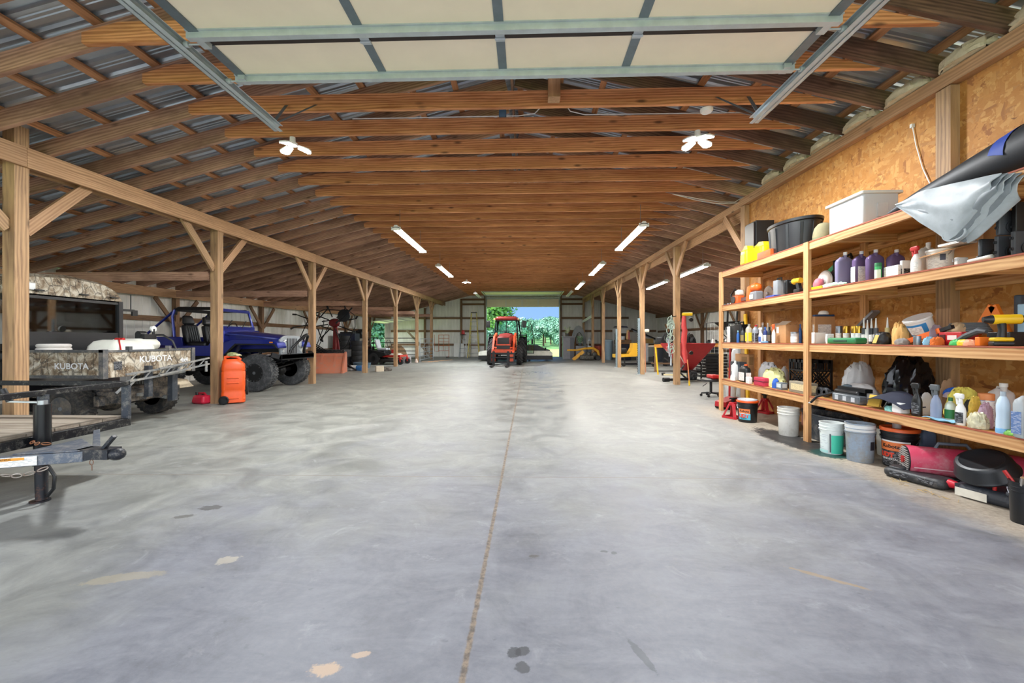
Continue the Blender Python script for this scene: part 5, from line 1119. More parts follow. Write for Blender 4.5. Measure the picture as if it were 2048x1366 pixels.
def jug(label,x0,x1,yt,lv,X,body,cap,lab=None,e=.13,group=None,labz=(.12,.55),liquid=None,name='jug',cat='jug',z=None):
    z=LZ[lv] if z is None else z; x,y,h,px,u=spot(x0,x1,yt,z,X); w=BOXW(px,u,e); w=max(w,.08)
    t=thing(name,label,cat,(x,y,z),PR,group); hb=h*.7
    def ring(zz,fx,fy):
        q=[]
        for k in range(20):
            a=2*PI*k/20; c,s=math.cos(a),math.sin(a); q.append((w/2*fx*math.copysign(abs(c)**.55,c),e/2*fy*math.copysign(abs(s)**.55,s),zz))
        return q
    b=B(); b.loft([ring(0,.9,.86),ring(.012,1,.97),ring(hb,1,1),ring(hb+h*.07,.88,.9),ring(hb+h*.13,.5,.62),ring(hb+h*.16,.3,.5)]); bd=b.obj('body',body,t)
    nx=w*.18; b=B(); b.cyl((nx,0,hb+h*.08),(nx,0,h*.93),min(w,e)*.2,n=14); b.obj('neck',body,t)
    b=B(); b.cyl((nx,0,h*.91),(nx,0,h),min(w,e)*.24,n=16); b.obj('cap',cap,t)
    b=B(); b.tube([(nx-.01,0,h*.88),(-w*.2,0,h*.9),(-w*.4,0,hb+h*.04),(-w*.44,0,hb*.72)],min(w,e)*.1,8); b.obj('handle',body,t)
    if lab:
        b=B(); b.box(-w*.38,w*.38,-e/2-.003,-e/2+.0,hb*labz[0],hb*labz[1]*1.4); b.box(w/2-.0,w/2+.003,-e*.36,e*.36,hb*labz[0],hb*labz[1]*1.4); b.obj('label',lab,t)
    return t
def spray(label,x0,x1,yt,lv,X,body,trig,lab=None,group=None,z=None,fill=None,name='spray_bottle'):
    z=LZ[lv] if z is None else z; x,y,h,px,u=spot(x0,x1,yt,z,X); w=CYLW(px,u)*.95; r=w/2
    t=thing(name,label,'bottle',(x,y,z),PR,group); hb=h*.62
    b=B(); b.lathe([(r*.94,0),(r,.008),(r,hb*.7),(r*.82,hb*.9),(r*.4,hb*1.1),(r*.36,hb*1.18)],20,sy=.68); bd=b.obj('body',body,t)
    if fill: b=B(); b.lathe([(r*.9,.004),(r*.94,.01),(r*.94,hb*.22),(0.01,hb*.22)],20,sy=.66); b.obj('liquid',fill,t)
    if lab: b=B(); patch(b,r*1.01,-1.0,1.0,hb*.12,hb*.66); 
    if lab:
        for v in b.v: v.y*=.69
        b.obj('label',lab,t)
    b=B(); b.cyl((0,0,hb*1.14),(0,0,h*.84),r*.38,r*.3,12); b.rbox((-r*.25,0,h*.82),(r*1.7,r*.62,h*.18),.01); b.bar((-r*.75,0,h*.84),(-r*.55,0,h*.64),.012,.016); b.cyl((-r*1.05,0,h*.92),(-r*1.3,0,h*.92),.009); b.obj('trigger',trig,t); return t
def bottle(label,x0,x1,yt,lv,X,body,cap,lab=None,group=None,prof=None,z=None,name='bottle',bands=()):
    z=LZ[lv] if z is None else z; x,y,h,px,u=spot(x0,x1,yt,z,X); r=CYLW(px,u)/2
    t=thing(name,label,'bottle',(x,y,z),PR,group)
    b=B(); b.lathe(prof and [(r*a,h*c) for a,c in prof] or [(r*.92,0),(r,.01),(r,h*.62),(r*.8,h*.74),(r*.36,h*.82),(r*.34,h*.88)],20); b.obj('body',body,t)
    b=B(); b.cyl((0,0,h*.86),(0,0,h),r*.42,r*.38,14); b.obj('cap',cap,t)
    if lab: b=B(); patch(b,r*1.005,-1.3,1.5,h*.12,h*.5); b.obj('label',lab,t)
    return t
def can(label,x0,x1,yt,lv,X,mat,lid,lab=None,group=None,name='can',cat='can',z=None,lh=.06):
    z=LZ[lv] if z is None else z; x,y,h,px,u=spot(x0,x1,yt,z,X); r=CYLW(px,u)/2
    t=thing(name,label,cat,(x,y,z),PR,group); b=B(); b.lathe([(r*.97,0),(r,.004),(r,h*(1-lh)-.004),(r*.98,h*(1-lh))],20); b.obj('body',mat,t); b=B(); b.lathe([(r*1.02,h*(1-lh)),(r*1.03,h-.004),(r*.98,h),(r*.9,h-.004),(0,h-.004)],20); b.obj('lid',lid,t)
    if lab: b=B(); patch(b,r*1.005,-1.4,1.6,h*.1,h*.6); b.obj('label',lab,t)
    return t
def soft(name,label,cat,x0,x1,yt,lv,X,e,mat,seed,amp=.15,crum=False,z=None,group=None):
    z=LZ[lv] if z is None else z; x,y,h,px,u=spot(x0,x1,yt,z,X); w=BOXW(px,u,e); b=B()
    (b.crumple if crum else b.blob)((w,e,h),seed,amp,n=34) if not crum else b.crumple((w,e,h),seed,amp,n=40)
    o=b.obj(name,mat,loc=(x,y,z+.001),rz=PR); return tag(o,label,cat,group)
def bail(par,r,h,mat,ang=.5,rh=None):
    b=B(); rr=r*1.03; q=[(rr*math.cos(a),-rr*math.sin(a)*math.cos(ang),h-rr*math.sin(a)*math.sin(ang)) for a in [PI*k/14 for k in range(15)]]; b.tube(q,.003,6); return b.obj('bail_handle',mat,par)
def bucket(label,px,py,wpx,ypx,body,rim=None,lid=None,lab=(),bl=None,rib=True,inner=None,name='bucket',z=0,ang=.9,tap=.88):
    # px,py: image of the front foot; wpx: width in the photo; ypx: image row of the front rim
    p=fl(px,py,z); d=dep(p.x,p.y); u=(px-1024)/FPX; r=wpx*d/FPX/math.sqrt(1+u*u)/2; n=Vector((p.x,p.y,0)).normalized(); c=p+n*r*tap; h=(py-ypx)*d/FPX
    t=thing(name,label,'bucket',(c.x,c.y,z),math.atan2(p.y,p.x)-PI/2)
    r0=r*tap; b=B(); pr=[(r0*.97,0),(r0,.006),(r0+(r-r0)*.72,h*.76)]
    if rib: pr+=[(r*.985,h*.76),(r*1.03,h*.77),(r*1.03,h*.785),(r*.985,h*.79),(r*.99,h*.86),(r*1.03,h*.865),(r*1.03,h*.88),(r*.99,h*.885)]
    pr+=[(r,h*.97),(r*1.03,h*.975),(r*1.03,h),(r*.95,h),(r*.93,h*.9),(r0*.9,.02),(.001,.02)]
    b.lathe(pr,32); b.obj('pail',body,t)
    if inner: b=B(); b.lathe([(r*.9,h*.8),(.001,h*.8)],28); b.obj('contents',inner,t)
    if lid:
        b=B(); b.lathe([(r*1.04,h*.93),(r*1.07,h*.935),(r*1.07,h*1.0),(r*1.03,h*1.02),(r*.96,h*1.02),(r*.94,h*.985),(.001,h*.985)],32); b.obj('lid',lid,t)
    for m,a0,a1,z0,z1 in lab:
        b=B(); k=lambda zz:(r0+(r-r0)*zz*.95); patch(b,k(z0)+.0015,a0,a1,h*z0,h*z1,taper=(k(z1)+.0015)/(k(z0)+.0015),n=14); b.obj('label',m,t)
    if bl: bail(t,r,h*.8,bl,ang)
    return t,r,h
# ---- top tier
t,w_,h_,e_=carton('loudspeaker','black loudspeaker box at the far end of the top tier','loudspeaker',1468,1521,458,0,4.02,.3,P('191a1b',.5,0,.1,'black_vinyl_box'))
b=B(); b.box(-w_/2+.02,w_/2-.02,-e_/2-.03,-e_/2,.03,h_-.03); b.obj('grille',BLK,t); b=B(); b.lathe([(.1,0),(.11,.012),(.06,.012),(.02,0)],20,(0,-e_/2-.033,h_*.35),axis='y'); b.obj('woofer',DGREY,t)
YEL2=P('efc51d',.4,0,.1,'yellow_jug')
for a,c,yt,X,lbl in ((1478,1512,492,3.62,'yellow plastic fuel can beside the black loudspeaker, left one'),(1497,1546,485,3.74,'yellow plastic fuel can nearer the black tub, right one')):
    x,y,h,px,u=spot(a,c,yt,LZ[0],X); w=max(.16,BOXW(px,u,.16)); t=thing('fuel_can',lbl,'fuel can',(x,y,LZ[0]),PR)
    b=B(); b.rbox((0,0,0),(w,.16,h*.8),.04,taper=.94); b.prism([(-w*.42,h*.74),(w*.1,h*1.0),(w*.4,h*.95),(w*.46,h*.74)],-.05,.05,'y'); b.obj('body',YEL2,t); b=B(); b.cyl((-w*.3,0,h*.74),(-w*.34,0,h*.92),.025); b.obj('cap',YEL2,t); b=B(); b.box(-w*.3,w*.3,-.083,-.08,h*.1,h*.55); b.obj('moulded_panel',P('e3b818',.45,0,.1,'yellow_panel'),t)
t,w_,h_,e_=carton('case','flat orange case lying in front of the yellow cans','case',1513,1557,502,0,3.63,.12,P('dd5a25',.5,0,.1,'orange_case'))
t=thing('c_clamp','grey metal clamp frame leaning on the black tub','clamp',atX(1543,503,3.66)[:2]+(LZ[0],)); b=B(); b.tube([(-.06,.1,.01),(.0,.12,.14),(.05,-.1,.16),(.03,-.16,.02)],.012,6); b.tube([(-.05,.14,.12),(.06,-.06,.06)],.012,6); b.cyl((.02,-.1,.02),(.02,-.1,.14),.018); b.obj('frame',GREY,t)
x,y,h,px,u=spot(1535,1641,448,LZ[0],3.86); t=thing('stock_tank','black oval tub on the top tier','tub',(x,y,LZ[0]),PR); rx=.44; ry=.27
b=B(); b.lathe([(.86,0),(.9,.01),(.98,h*.9),(1.04,h*.92),(1.05,h),(.97,h),(.9,h*.85),(.84,.03),(.001,.03)],36,sx=rx,sy=ry); b.obj('shell',P('17191c',.45,0,.2,'black_poly'),t)
b=B()
for k in range(12):
    a=2*PI*k/12; b.bar((rx*.89*math.cos(a),ry*.89*math.sin(a),.02),(rx*.985*math.cos(a),ry*.985*math.sin(a),h*.86),.03,.02)
b.obj('ribs',P('1d2023',.45,0,.2,'black_poly2'),t)['kind']='stuff'
x,y,h,px,u=spot(1633,1662,432,LZ[0],3.75); t=thing('helmet','olive brimmed hat stack between the tub and the clear tote','hat',(x,y,LZ[0]),PR); HAT=P('6f6e50',.85,0,.2,'olive_cloth')
b=B(); b.lathe([(.17,.03),(.175,.035),(.12,.06),(.115,.09)],24); b.obj('brim',HAT,t); b=B(); b.lathe([(.115,.06),(.12,.1),(.1,.2),(.06,.25),(.001,.27)],24); b.obj('crown',P('857e60',.85,0,.2,'khaki_cloth'),t); b=B(); b.crumple((.3,.22,.06),4,.15); b.obj('net',P('55663f',.9,0,.3,'net_green',25),t)
t,w_,h_,e_=carton('storage_tote','clear plastic storage tote with lid on the top tier','tote',1652,1796,402,0,3.8,.38,plasticky('clear_tote','dfe2e6',.25,.3),rad=.03)
b=B(); b.rbox((0,0,h_-.005),(w_+.05,e_+.05,.03),.02,e=.006); b.obj('lid',P('dfdfdc',.4,0,.04,'frosted_lid'),t); b=B(); b.box(w_/2+.001,w_/2+.02,-.05,.05,h_*.3,h_*.7); b.obj('latch',P('cfd2d6',.4,0,.05,'frosted_latch'),t)
# grey tarp folded over the front edge
TARP=P('a3abb1',.5,.0,.12,'silver_tarp',14); TARPD=P('7d858c',.5,.0,.15,'silver_tarp_dark')
t=thing('tarp','folded silver grey tarp drooping over the front edge of the top tier','tarp',(0,0,0))
Tc=[(1793,409),(1850,381),(1930,362),(2006,346)]; Bc=[(1797,414),(1852,450),(1902,484),(1990,392)]
def lerp(c,u):
    k=min(int(u*(len(c)-1)),len(c)-2); f=u*(len(c)-1)-k; f2=f; return (c[k][0]+(c[k+1][0]-c[k][0])*f2,c[k][1]+(c[k+1][1]-c[k][1])*f2)
for L in range(5):
    def fn(u,v,L=L):
        a=lerp(Tc,u); c=lerp(Bc,u); x=a[0]+(c[0]-a[0])*v+L*5*u; y=a[1]+(c[1]-a[1])*v+L*(3 if v>.5 else 1)*u
        X=3.47-.035+.016*L-.05*math.sin(PI*v)*u+.02*noise.noise(Vector((u*5,v*4,L)))-.0*u
        p=atX(x,y,3.45); return (X,p.y-.012*L,p.z)
    b=B(); n=14
    # thickness along x
    o=len(b.v); g=[[Vector(fn(i/n,q/n)) for q in range(n+1)] for i in range(n+1)]
    for dx in (0,.009):
        for r in g: b.v+=[p+Vector((dx,0,0)) for p in r]
    K=(n+1)**2; ix=lambda i,q:i*(n+1)+q
    for i in range(n):
        for q in range(n): b.f+=[[ix(i,q),ix(i+1,q),ix(i+1,q+1),ix(i,q+1)],[K+ix(i,q),K+ix(i,q+1),K+ix(i+1,q+1),K+ix(i+1,q)]]; b.m+=[0,0]
    for i in range(n):
        for q in (0,n): b.f.append([ix(i,q),ix(i+1,q),K+ix(i+1,q),K+ix(i,q)]); b.m.append(0)
        for q in (0,n): b.f.append([ix(q,i),ix(q,i+1),K+ix(q,i+1),K+ix(q,i)]); b.m.append(0)
    b.obj('fold',TARP if L%2==0 else TARPD,t)
b=B(); c0=atX(1900,476,3.43); c1=atX(1945,462,3.43)
for k in range(4):
    rr=.055-.011*k; b.tube([(3.44+.02*k,c0.y-.02+rr*1.6*math.cos(a),c0.z+.03+rr*math.sin(a)) for a in [PI*.9+PI*1.2*q/12 for q in range(13)]],.008,6)
b.obj('rolled_fold',TARP,t)
# long black and blue canopy bag behind it
t=thing('canopy_bag','long black bag with blue bands lying on the top tier behind the tarp','bag',(0,0,0))
ya=atX(1808,400,3.7).y; yb=2.45; rings=[]; N_=14
def bagr(f,infl=0,a0=0,a1=2*PI,n=20):
    y=ya+(yb-ya)*f; hh=.05+.42*min(1,f*1.45)**.75; ww=.08+.52*min(1,f*1.7)**.6; cx=3.54+ww/2
    return [(cx+(ww/2+infl)*math.cos(a)*1.0,y,max(LZ[0]+.002,LZ[0]+hh*.45+(hh*.55+infl)*math.sin(a)*(1+.12*noise.noise(Vector((f*6,a*1.5,0)))))) for a in [a0+(a1-a0)*k/n for k in range(n if a1-a0>6 else n+1)]]
b=B(); b.loft([bagr(k/N_) for k in range(N_+1)]); b.obj('bag_body',P('1c1f26',.55,0,.25,'black_cloth',12),t)
for f0,f1,a0,a1 in ((.5,.56,1.6,3.0),(.64,.72,1.9,3.3),(.8,.86,2.0,3.4)):
    b=B(); b.loft([bagr(f0+(f1-f0)*k/6,.004,a0+.25*k/6,a1+.25*k/6,10) for k in range(7)],cap=False); b.obj('blue_band',P('2346a8',.6,0,.15,'blue_cloth',12),t)
# ---- second tier
t=thing('chainsaw','orange chainsaw at the far end of the second tier','chainsaw',atX(1476,590,3.68)[:2]+(LZ[1],),PR)
b=B(); b.rbox((0,0,.0),(.2,.16,.16),.04); b.obj('engine_cover',P('e2612a',.4,0,.1,'saw_orange'),t); b=B(); b.tube([(-.1,-.05,.05),(-.12,-.06,.18),(0,-.05,.27),(.08,-.04,.2)],.016,6); b.obj('front_handle',BLK,t); b=B(); b.rbox((.05,.0,.15),(.12,.12,.1),.03); b.obj('top_cover',P('e8ddd2',.4,0,.1,'saw_white'),t); b=B(); b.cyl((.02,-.085,.08),(.02,-.1,.08),.06,n=16); b.obj('starter_cover',DGREY,t); b=B(); b.box(.1,.5,.0,.008,.05,.11); b.obj('guide_bar',STEEL,t)
t=thing('fuel_mixer','orange jug with grey label beside the chainsaw','jug',atX(1508,590,3.66)[:2]+(LZ[1],),PR)
b=B(); b.rbox((-.08,0,0),(.1,.14,.26),.02,taper=.8); b.rbox((.06,0,.16),(.2,.12,.12),.05); b.bar((-.08,0,.24),(.08,0,.27),.06,.05); b.obj('body',P('ee6a22',.4,0,.08,'fuel_orange'),t); b=B(); b.rbox((.07,0,0),(.18,.14,.16),.03); b.obj('grey_motor',P('7d7f84',.4,0,.15,'motor_grey'),t); b=B(); b.box(.0,.1,-.076,-.072,.04,.11); b.obj('label',WHT,t)
for i,(a,yt,m,lbl) in enumerate(((1450,606,STEEL,'steel'),(1456,605,GREY,'grey'),(1461,606,CHROME,'bright'))):
    p=atX(a,607,3.56); b=B(); b.lathe([(.018,0),(.02,.03),(.012,.035),(0,.035)],12); o=b.obj('socket',m,loc=(p.x,p.y,LZ[1])); tag(o,'small %s socket on the far end of the second tier'%lbl,'tool')
def circsaw(label,xc,yc,X,disc,body,rz=PR):
    p=atX(xc,yc,X); t=thing('circular_saw',label,'saw',(p.x,p.y,LZ[1]),rz); b=B(); b.lathe([(0,-.012),(.12,-.012),(.13,0),(.12,.012),(0,.012)],28,(0,0,.13),axis='y'); b.obj('blade_guard',disc,t); b=B(); b.cyl((0,.01,.13),(0,.2,.13),.06,n=16); b.rbox((.05,.1,.17),(.2,.07,.08),.03); b.obj('motor',body,t); b=B(); b.box(-.15,.15,-.06,.14,.0,.006); b.obj('base_plate',STEEL,t); b=B(); b.cyl((0,-.014,.13),(0,-.03,.13),.03); b.obj('arbor',CHROME,t); return t
circsaw('pale circular saw with a red grip between the orange jug and grey case',1537,575,3.9,P('c9c3b8',.4,.2,.1,'saw_guard'),P('b8354f',.45,0,.1,'red_grip'))
t,w_,h_,e_=carton('case','grey plastic carrying case on the second tier','case',1545,1573,561,1,3.72,.14,P('8e9296',.5,0,.08,'grey_case'),rad=.02); b=B(); b.tube([(-.05,0,h_-.01),(-.05,0,h_+.035),(.05,0,h_+.035),(.05,0,h_-.01)],.01,6); b.obj('handle',DGREY,t)
t,w_,h_,e_=carton('tool_case','black ribbed tool case leaning beside the grey case','case',1568,1602,560,1,3.7,.2,BLK,rad=.02)
b=B(); 
for k in range(4): b.box(-w_*.35+k*w_*.2,-w_*.28+k*w_*.2,-e_/2-.012,-e_/2,h_*.15,h_*.85)
b.obj('ribs',DGREY,t)
t=thing('cordless_drill','yellow and black drill beside the shelf upright on the second tier','drill',atX(1596,575,3.6)[:2]+(LZ[1],),PR); b=B(); b.cyl((-.08,0,.17),(.06,0,.17),.04,.035); b.obj('motor_housing',YEL,t); b=B(); b.bar((.0,0,.15),(.03,0,.05),.04,.05); b.rbox((.03,0,0),(.12,.09,.06),.01); b.cyl((-.14,0,.17),(-.08,0,.17),.025); b.obj('grip',BLK,t)
t,w_,h_,e_=carton('case','blue flat case at the front edge of the second tier','case',1530,1562,591,1,3.56,.1,P('33489c',.45,0,.1,'blue_case'))
b=B(); b.prism([(-.28,0),(.28,.12),(.3,.36),(.26,.4),(-.25,.12),(-.3,.05)],-.02,.02,'y'); p=atX(1647,565,4.12); o=b.obj('plastic_board',P('3fae7c',.5,0,.06,'mint_plastic'),loc=(p.x-.02,p.y,LZ[1]),rz=PR); tag(o,'mint green plastic panel leaning against the strand board','panel')
circsaw('white circular saw with red lettering in front of the green panel',1650,566,3.75,P('d5d0cc',.4,.1,.1,'white_guard'),P('3a3a3e',.45,0,.1,'dark_motor'))
p=atX(1637,566,3.7); b=B(); b.sph((0,0,.08),.06,.06,.09); o=b.obj('ear_muff',P('d9707c',.6,0,.1,'pink_cup'),loc=(p.x,p.y,LZ[1])); tag(o,'pink ear muff cup left of the white circular saw','ear muff')
b=B(); b.rbox((0,0,0),(.24,.04,.035),.006); p=atX(1632,578,3.53); o=b.obj('spirit_level',YEL,loc=(p.x,p.y,LZ[1]),rz=PR); tag(o,'short yellow spirit level lying at the front of the second tier','level')
b=B(); b.crumple((.34,.16,.05),6,.18); p=atX(1668,575,3.6); o=b.obj('rag',P('b8d6c0',.85,0,.1,'mint_rag'),loc=(p.x,p.y,LZ[1]),rz=PR); tag(o,'pale mint rag crumpled beside the large purple jug','rag')
t=thing('paint_gun_stand','black tubular frame with handle behind the large jugs','tool frame',atX(1680,540,4.05)[:2]+(LZ[1],),PR); b=B(); b.rbox((0,0,0),(.12,.14,.3),.02); b.tube([(-.1,0,.2),(-.1,0,.42),(.18,0,.46),(.2,0,.4)],.016,6); b.obj('frame',BLK,t)
PURP=plasticky('purple_fluid_jug','9088a6',.15,.25); PURP2=plasticky('purple_fluid_jug2','6d5a80',.1,.25); CLR=plasticky('milky_jug','d8d6d8',.2,.3)
jug('large translucent jug of grey purple fluid, left of the three on the second tier',1671,1706,505,1,3.66,PURP,WHT,None,.19)
jug('large jug of purple fluid with a white printed label',1701,1741,503,1,3.72,PURP2,CLR,PAPER,.16)
jug('large jug of purple fluid half hidden behind a green aerosol can',1733,1766,500,1,3.72,PURP2,CLR,None,.17)
t=can('green aerosol can with orange mark on the second tier',1749,1764,526,1,3.6,P('3fa862',.35,.1,.05,'green_can'),GREEN,P('d9e6d0',.4,0,.05,'can_print'),name='aerosol_can',lh=.22)
jug('jug of dark purple fluid behind printed papers',1770,1812,500,1,3.85,PURP2,CLR,None,.16)
t,w_,h_,e_=carton('paper_stack','white printed leaflet propped at the front of the second tier','leaflet',1766,1803,532,1,3.64,.03,PAPER)
t,w_,h_,e_=carton('carton','white carton with black lettering left of the red trigger sprayer','box',1801,1822,521,1,3.7,.09,WHT,[(PAPERD,(.1,.9,.05,.5))])
spray('pale spray bottle with red trigger on the second tier',1818,1846,492,1,3.6,P('dfd6d0',.4,0,.08,'frosted_pink'),RED,PAPER)
jug('white jug behind the red trigger sprayer',1836,1872,486,1,3.95,WHT,WHT,None,.2)
x,y,h,px,u=spot(1850,1913,500,LZ[1],3.74); r=CYLW(px,u)/2; t=thing('pail','white printed pail on the second tier','bucket',(x,y,LZ[1]),PR)
b=B(); b.lathe([(r*.86,0),(r*.88,.006),(r*.96,h*.9),(r*1.02,h*.91),(r*1.02,h),(r*.93,h),(.001,h*.96)],32); b.obj('pail_body',WHT,t); b=B(); patch(b,r*.885,-.9,1.3,h*.1,h*.82,taper=1.07,n=16); b.obj('label',PAPER,t); bail(t,r*.95,h*.86,STEEL,.9); b=B(); patch(b,r*.925,.75,1.15,h*.48,h*.75,taper=1.03,n=6); b.obj('brand_patch',P('4a4f66',.5,0,.1,'navy_print'),t)
t,w_,h_,e_=carton('carton','small white bulb box right of the white pail','box',1909,1936,515,1,3.66,.09,WHT); text('LED',.035,P('8b9098',.5,0,0,'grey_ink'),t,(w_*.1,-e_/2-.002,h_*.75),(PI/2,0,0),ext=.0005)
t=thing('cardboard_box','open cardboard box with raised flaps behind the grey speakers','box',atX(1951,500,3.92)[:2]+(LZ[1],),PR); b=B(); b.box(-.2,.2,-.15,.15,0,.2); b.obj('carton_body',CARD,t)
b=B(); b.bar((-.2,-.15,.2),(-.24,-.3,.12),.005,.0,); b=B(); b.add([(-.2,-.152,.2),(.14,-.152,.2),(.1,-.33,.15),(-.24,-.33,.13),(-.2,-.152,.196),(.14,-.152,.196),(.1,-.33,.146),(-.24,-.33,.126)],[(0,1,2,3),(7,6,5,4),(0,4,5,1),(1,5,6,2),(2,6,7,3),(3,7,4,0)]); b.box(-.2,.2,.15,.155,.2,.36); b.box(.2,.205,-.15,.15,.2,.34); b.obj('flap',CARD,t); b=B(); b.box(-.02,.16,-.3,-.15,.203,.222); b.obj('leaflet',PAPER,t)
b=B(); b.prism([(-.15,0),(.1,.0),(.14,.14),(.08,.17),(-.1,.08)],-.05,.05,'y'); p=atX(1915,500,4.02); o=b.obj('shoe',P('8b3d34',.7,0,.2,'red_leather'),loc=(p.x,p.y,LZ[1]+.002),rz=PR); tag(o,'red brown shoe tucked behind the white pail','shoe')
t=can('short black shiny can beside the grey speakers',1952,1967,512,1,3.6,BLK,BLK,None)
b=B(); b.cyl((0,-.0,.02),(.17,.0,.03),.016); o=b.obj('tube',WHT,loc=atX(1938,530,3.58)[:2]+(LZ[1]+.002,),rz=PR); tag(o,'white tube lying in front of the cardboard box','tube')
SPK=P('3c4046',.55,0,.1,'speaker_grey')
def speaker(label,a,c,yt,X,e,z=None,cones=2):
    t,w,h,e=carton('loudspeaker',label,'loudspeaker',a,c,yt,1,X,e,SPK,rad=.01,z=z)
    for k in range(cones):
        b=B(); R=min(w*.36,h*.24); zz=h*(.3+.42*k); 
        b.lathe([(R,0),(R*1.05,-.008),(R*.9,-.01),(R*.3,.0),(R*.2,-.012),(0.001,-.014)],24,(0,-e/2-.001,zz),axis='y'); b.obj('cone',P('2b2e33',.6,0,.1,'cone_black'),t)
    for k in range(1):
        b=B(); R=min(e*.36,h*.24); b.lathe([(R,0),(R*1.05,.008),(R*.9,.01),(R*.3,.0),(R*.2,.012),(0.001,.014)],24,(w/2+.001,0,h*.32),axis='x'); b.obj('cone',P('2b2e33',.6,0,.1,'cone_black'),t)
    return t,h
t,h1=speaker('dark grey speaker lying at the left of the stacked speakers',1966,2003,478,3.72,.2,cones=0)
t,h1=speaker('dark grey speaker in the lower row with a round cone facing out',2000,2032,472,3.66,.18)
t,h2=speaker('dark grey speaker stacked on top of the lower row',2004,2034,421,3.66,.18,z=LZ[1]+h1+.002)
t,_h=speaker('dark grey speaker at the right edge of the photo',2032,2068,462,3.66,.18)
t,w_,h_,e_=carton('equipment_box','tall black box stacked above the right edge speakers','box',2036,2075,404,1,3.72,.2,BLK,z=LZ[1]+_h+.003)
b=B(); b.cyl((0,0,0),(0,0,.1),.05,n=16); b.tube([(-.03,0,.1),(0,0,.13),(.03,0,.1)],.006,6); p=atX(1988,480,3.95); o=b.obj('small_speaker',DGREY,loc=(p.x,p.y,LZ[1]+.24)); 
bpy.data.objects.remove(o)
# ---- third tier
t,w_,h_,e_=carton('canister','white slim canister at the far end of the third tier','canister',1443,1450,654,2,3.6,.03,WHT)
t,w_,h_,e_=carton('jerry_can','black ribbed can with carrying handles on the third tier','can',1449,1487,650,2,3.72,.16,BLK,rad=.03)
b=B(); b.tube([(-w_*.45,-.0,h_*.9),(-w_*.45,0,h_+.03),(-w_*.1,0,h_+.03),(-w_*.1,0,h_*.9)],.014,6); b.tube([(w_*.0,0,h_*.9),(w_*.05,0,h_+.04),(w_*.35,0,h_+.04),(w_*.4,0,h_*.9)],.014,6); b.obj('handle',BLK,t)
bottle('small blue bottle in front of the black ribbed can',1473,1479,661,2,3.56,BLUE,LBLUE)
bottle('dark slim bottle with a tan label beside the small blue bottle',1481,1490,655,2,3.58,DGREY,BLK,P('8d7d4a',.5,0,.2,'tan_label'))
jug('grey jug with a yellow label on the third tier',1491,1504,648,2,3.62,P('b9b2a0',.4,0,.08,'grey_jug'),P('8f8a80',.4,0,.1,'jug_cap'),P('e8d33a',.5,0,.05,'yellow_label'),.08)
jug('silver jug with a navy label right of the yellow labelled jug',1504,1518,650,2,3.66,P('9ea3ab',.35,.2,.1,'silver_jug'),RED,PAPERD,.08)
spray('white spray bottle with a blue emblem on the third tier',1515,1528,655,2,3.56,WHT,WHT,P('4a66a8',.5,0,.1,'blue_emblem'))
for i,(a,c,yt,X,bd,cp,lb_,lbl) in enumerate(((1508,1520,649,3.85,WHT,WHT,None,'white bottle in the back row behind the navy label'),(1520,1531,645,3.9,LGREY,WHT,None,'pale grey bottle in the back row, middle'),(1531,1541,646,3.9,WHT,WHT,None,'white bottle in the back row beside the cardboard box'),(1526,1535,654,3.62,P('2c3c78',.4,0,.1,'navy_bottle'),BLUE,PAPER,'navy bottle with a printed label right of the emblem sprayer'),(1534,1543,654,3.6,BLK,BLK,P('6a5a4a',.5,0,.1,'brown_label'),'black bottle with a brown label near the cardboard box'))):
    bottle(lbl,a,c,yt,2,X,bd,cp,lb_)
spray('white bottle with an orange trigger touching the cardboard box',1542,1553,648,2,3.58,WHT,ORG,PAPER)
b=B(); b.rbox((0,0,0),(.12,.05,.025),.008); o=b.obj('blue_tray',P('6f9fcf',.5,0,.1,'pale_blue'),loc=atX(1529,682,3.53)[:2]+(LZ[2],),rz=PR); tag(o,'pale blue tray at the front under the bottles','tray')
t,w_,h_,e_=carton('cardboard_box','brown cardboard box in the middle of the third tier','box',1551,1600,650,2,3.78,.2,CARD); b=B(); b.box(-w_*.42,-w_*.2,-e_/2-.002,-e_/2,h_*.55,h_*.9); b.obj('torn_label',WHT,t); b=B(); b.add([(-w_/2,-e_/2,h_),(w_/2,-e_/2,h_),(w_*.52,-e_*.1,h_+.05),(-w_*.4,-e_*.1,h_+.06)],[(0,1,2,3)]); b.obj('open_flap',P('d9cdb8',.7,0,.08,'pale_card'),t)
b=B(); b.crumple((.2,.14,.08),9,.2); p=atX(1556,645,3.82); o=b.obj('plastic_bag',P('c8c0b6',.4,0,.15,'clear_bag'),loc=(p.x,p.y,LZ[2]+.205),rz=PR); tag(o,'crumpled clear bag on top of the brown cardboard box','bag')
t=can('clear glass jar with steel lid in front of the cardboard box',1581,1598,664,2,3.6,plasticky('jar_glass','d8dadc',.5,.1),STEEL,PAPER,name='jar',cat='jar',lh=.12)
bottle('royal blue bottle close to the shelf upright on the third tier',1597,1604,648,2,3.85,BLUE,BLUE)
t,w_,h_,e_=carton('carton','low white carton under the brown file box','box',1622,1652,665,2,3.66,.12,WHT)
t,w_,h_,e_=carton('carton','small white carton between the file box and the paint cans','box',1651,1668,668,2,3.62,.08,WHT,[(PAPER,(.1,.9,.2,.8))])
t,w_,h_,e_=carton('file_box','brown file box with a shipping label and navy lid','box',1624,1670,633,2,3.92,.26,CARD,[(PAPER,(.3,.85,.3,.7))]); b=B(); b.rbox((0,0,h_),(w_*.9,e_,.025),.01); b.obj('lid',P('2f4a72',.6,0,.1,'navy_lid'),t); b=B(); b.crumple((.12,.1,.05),3,.1); b.obj('paper_bag',WHT,t).location=(0,0,h_+.026)
GOLD=P('c39a3a',.25,.8,.1,'gold_tin')
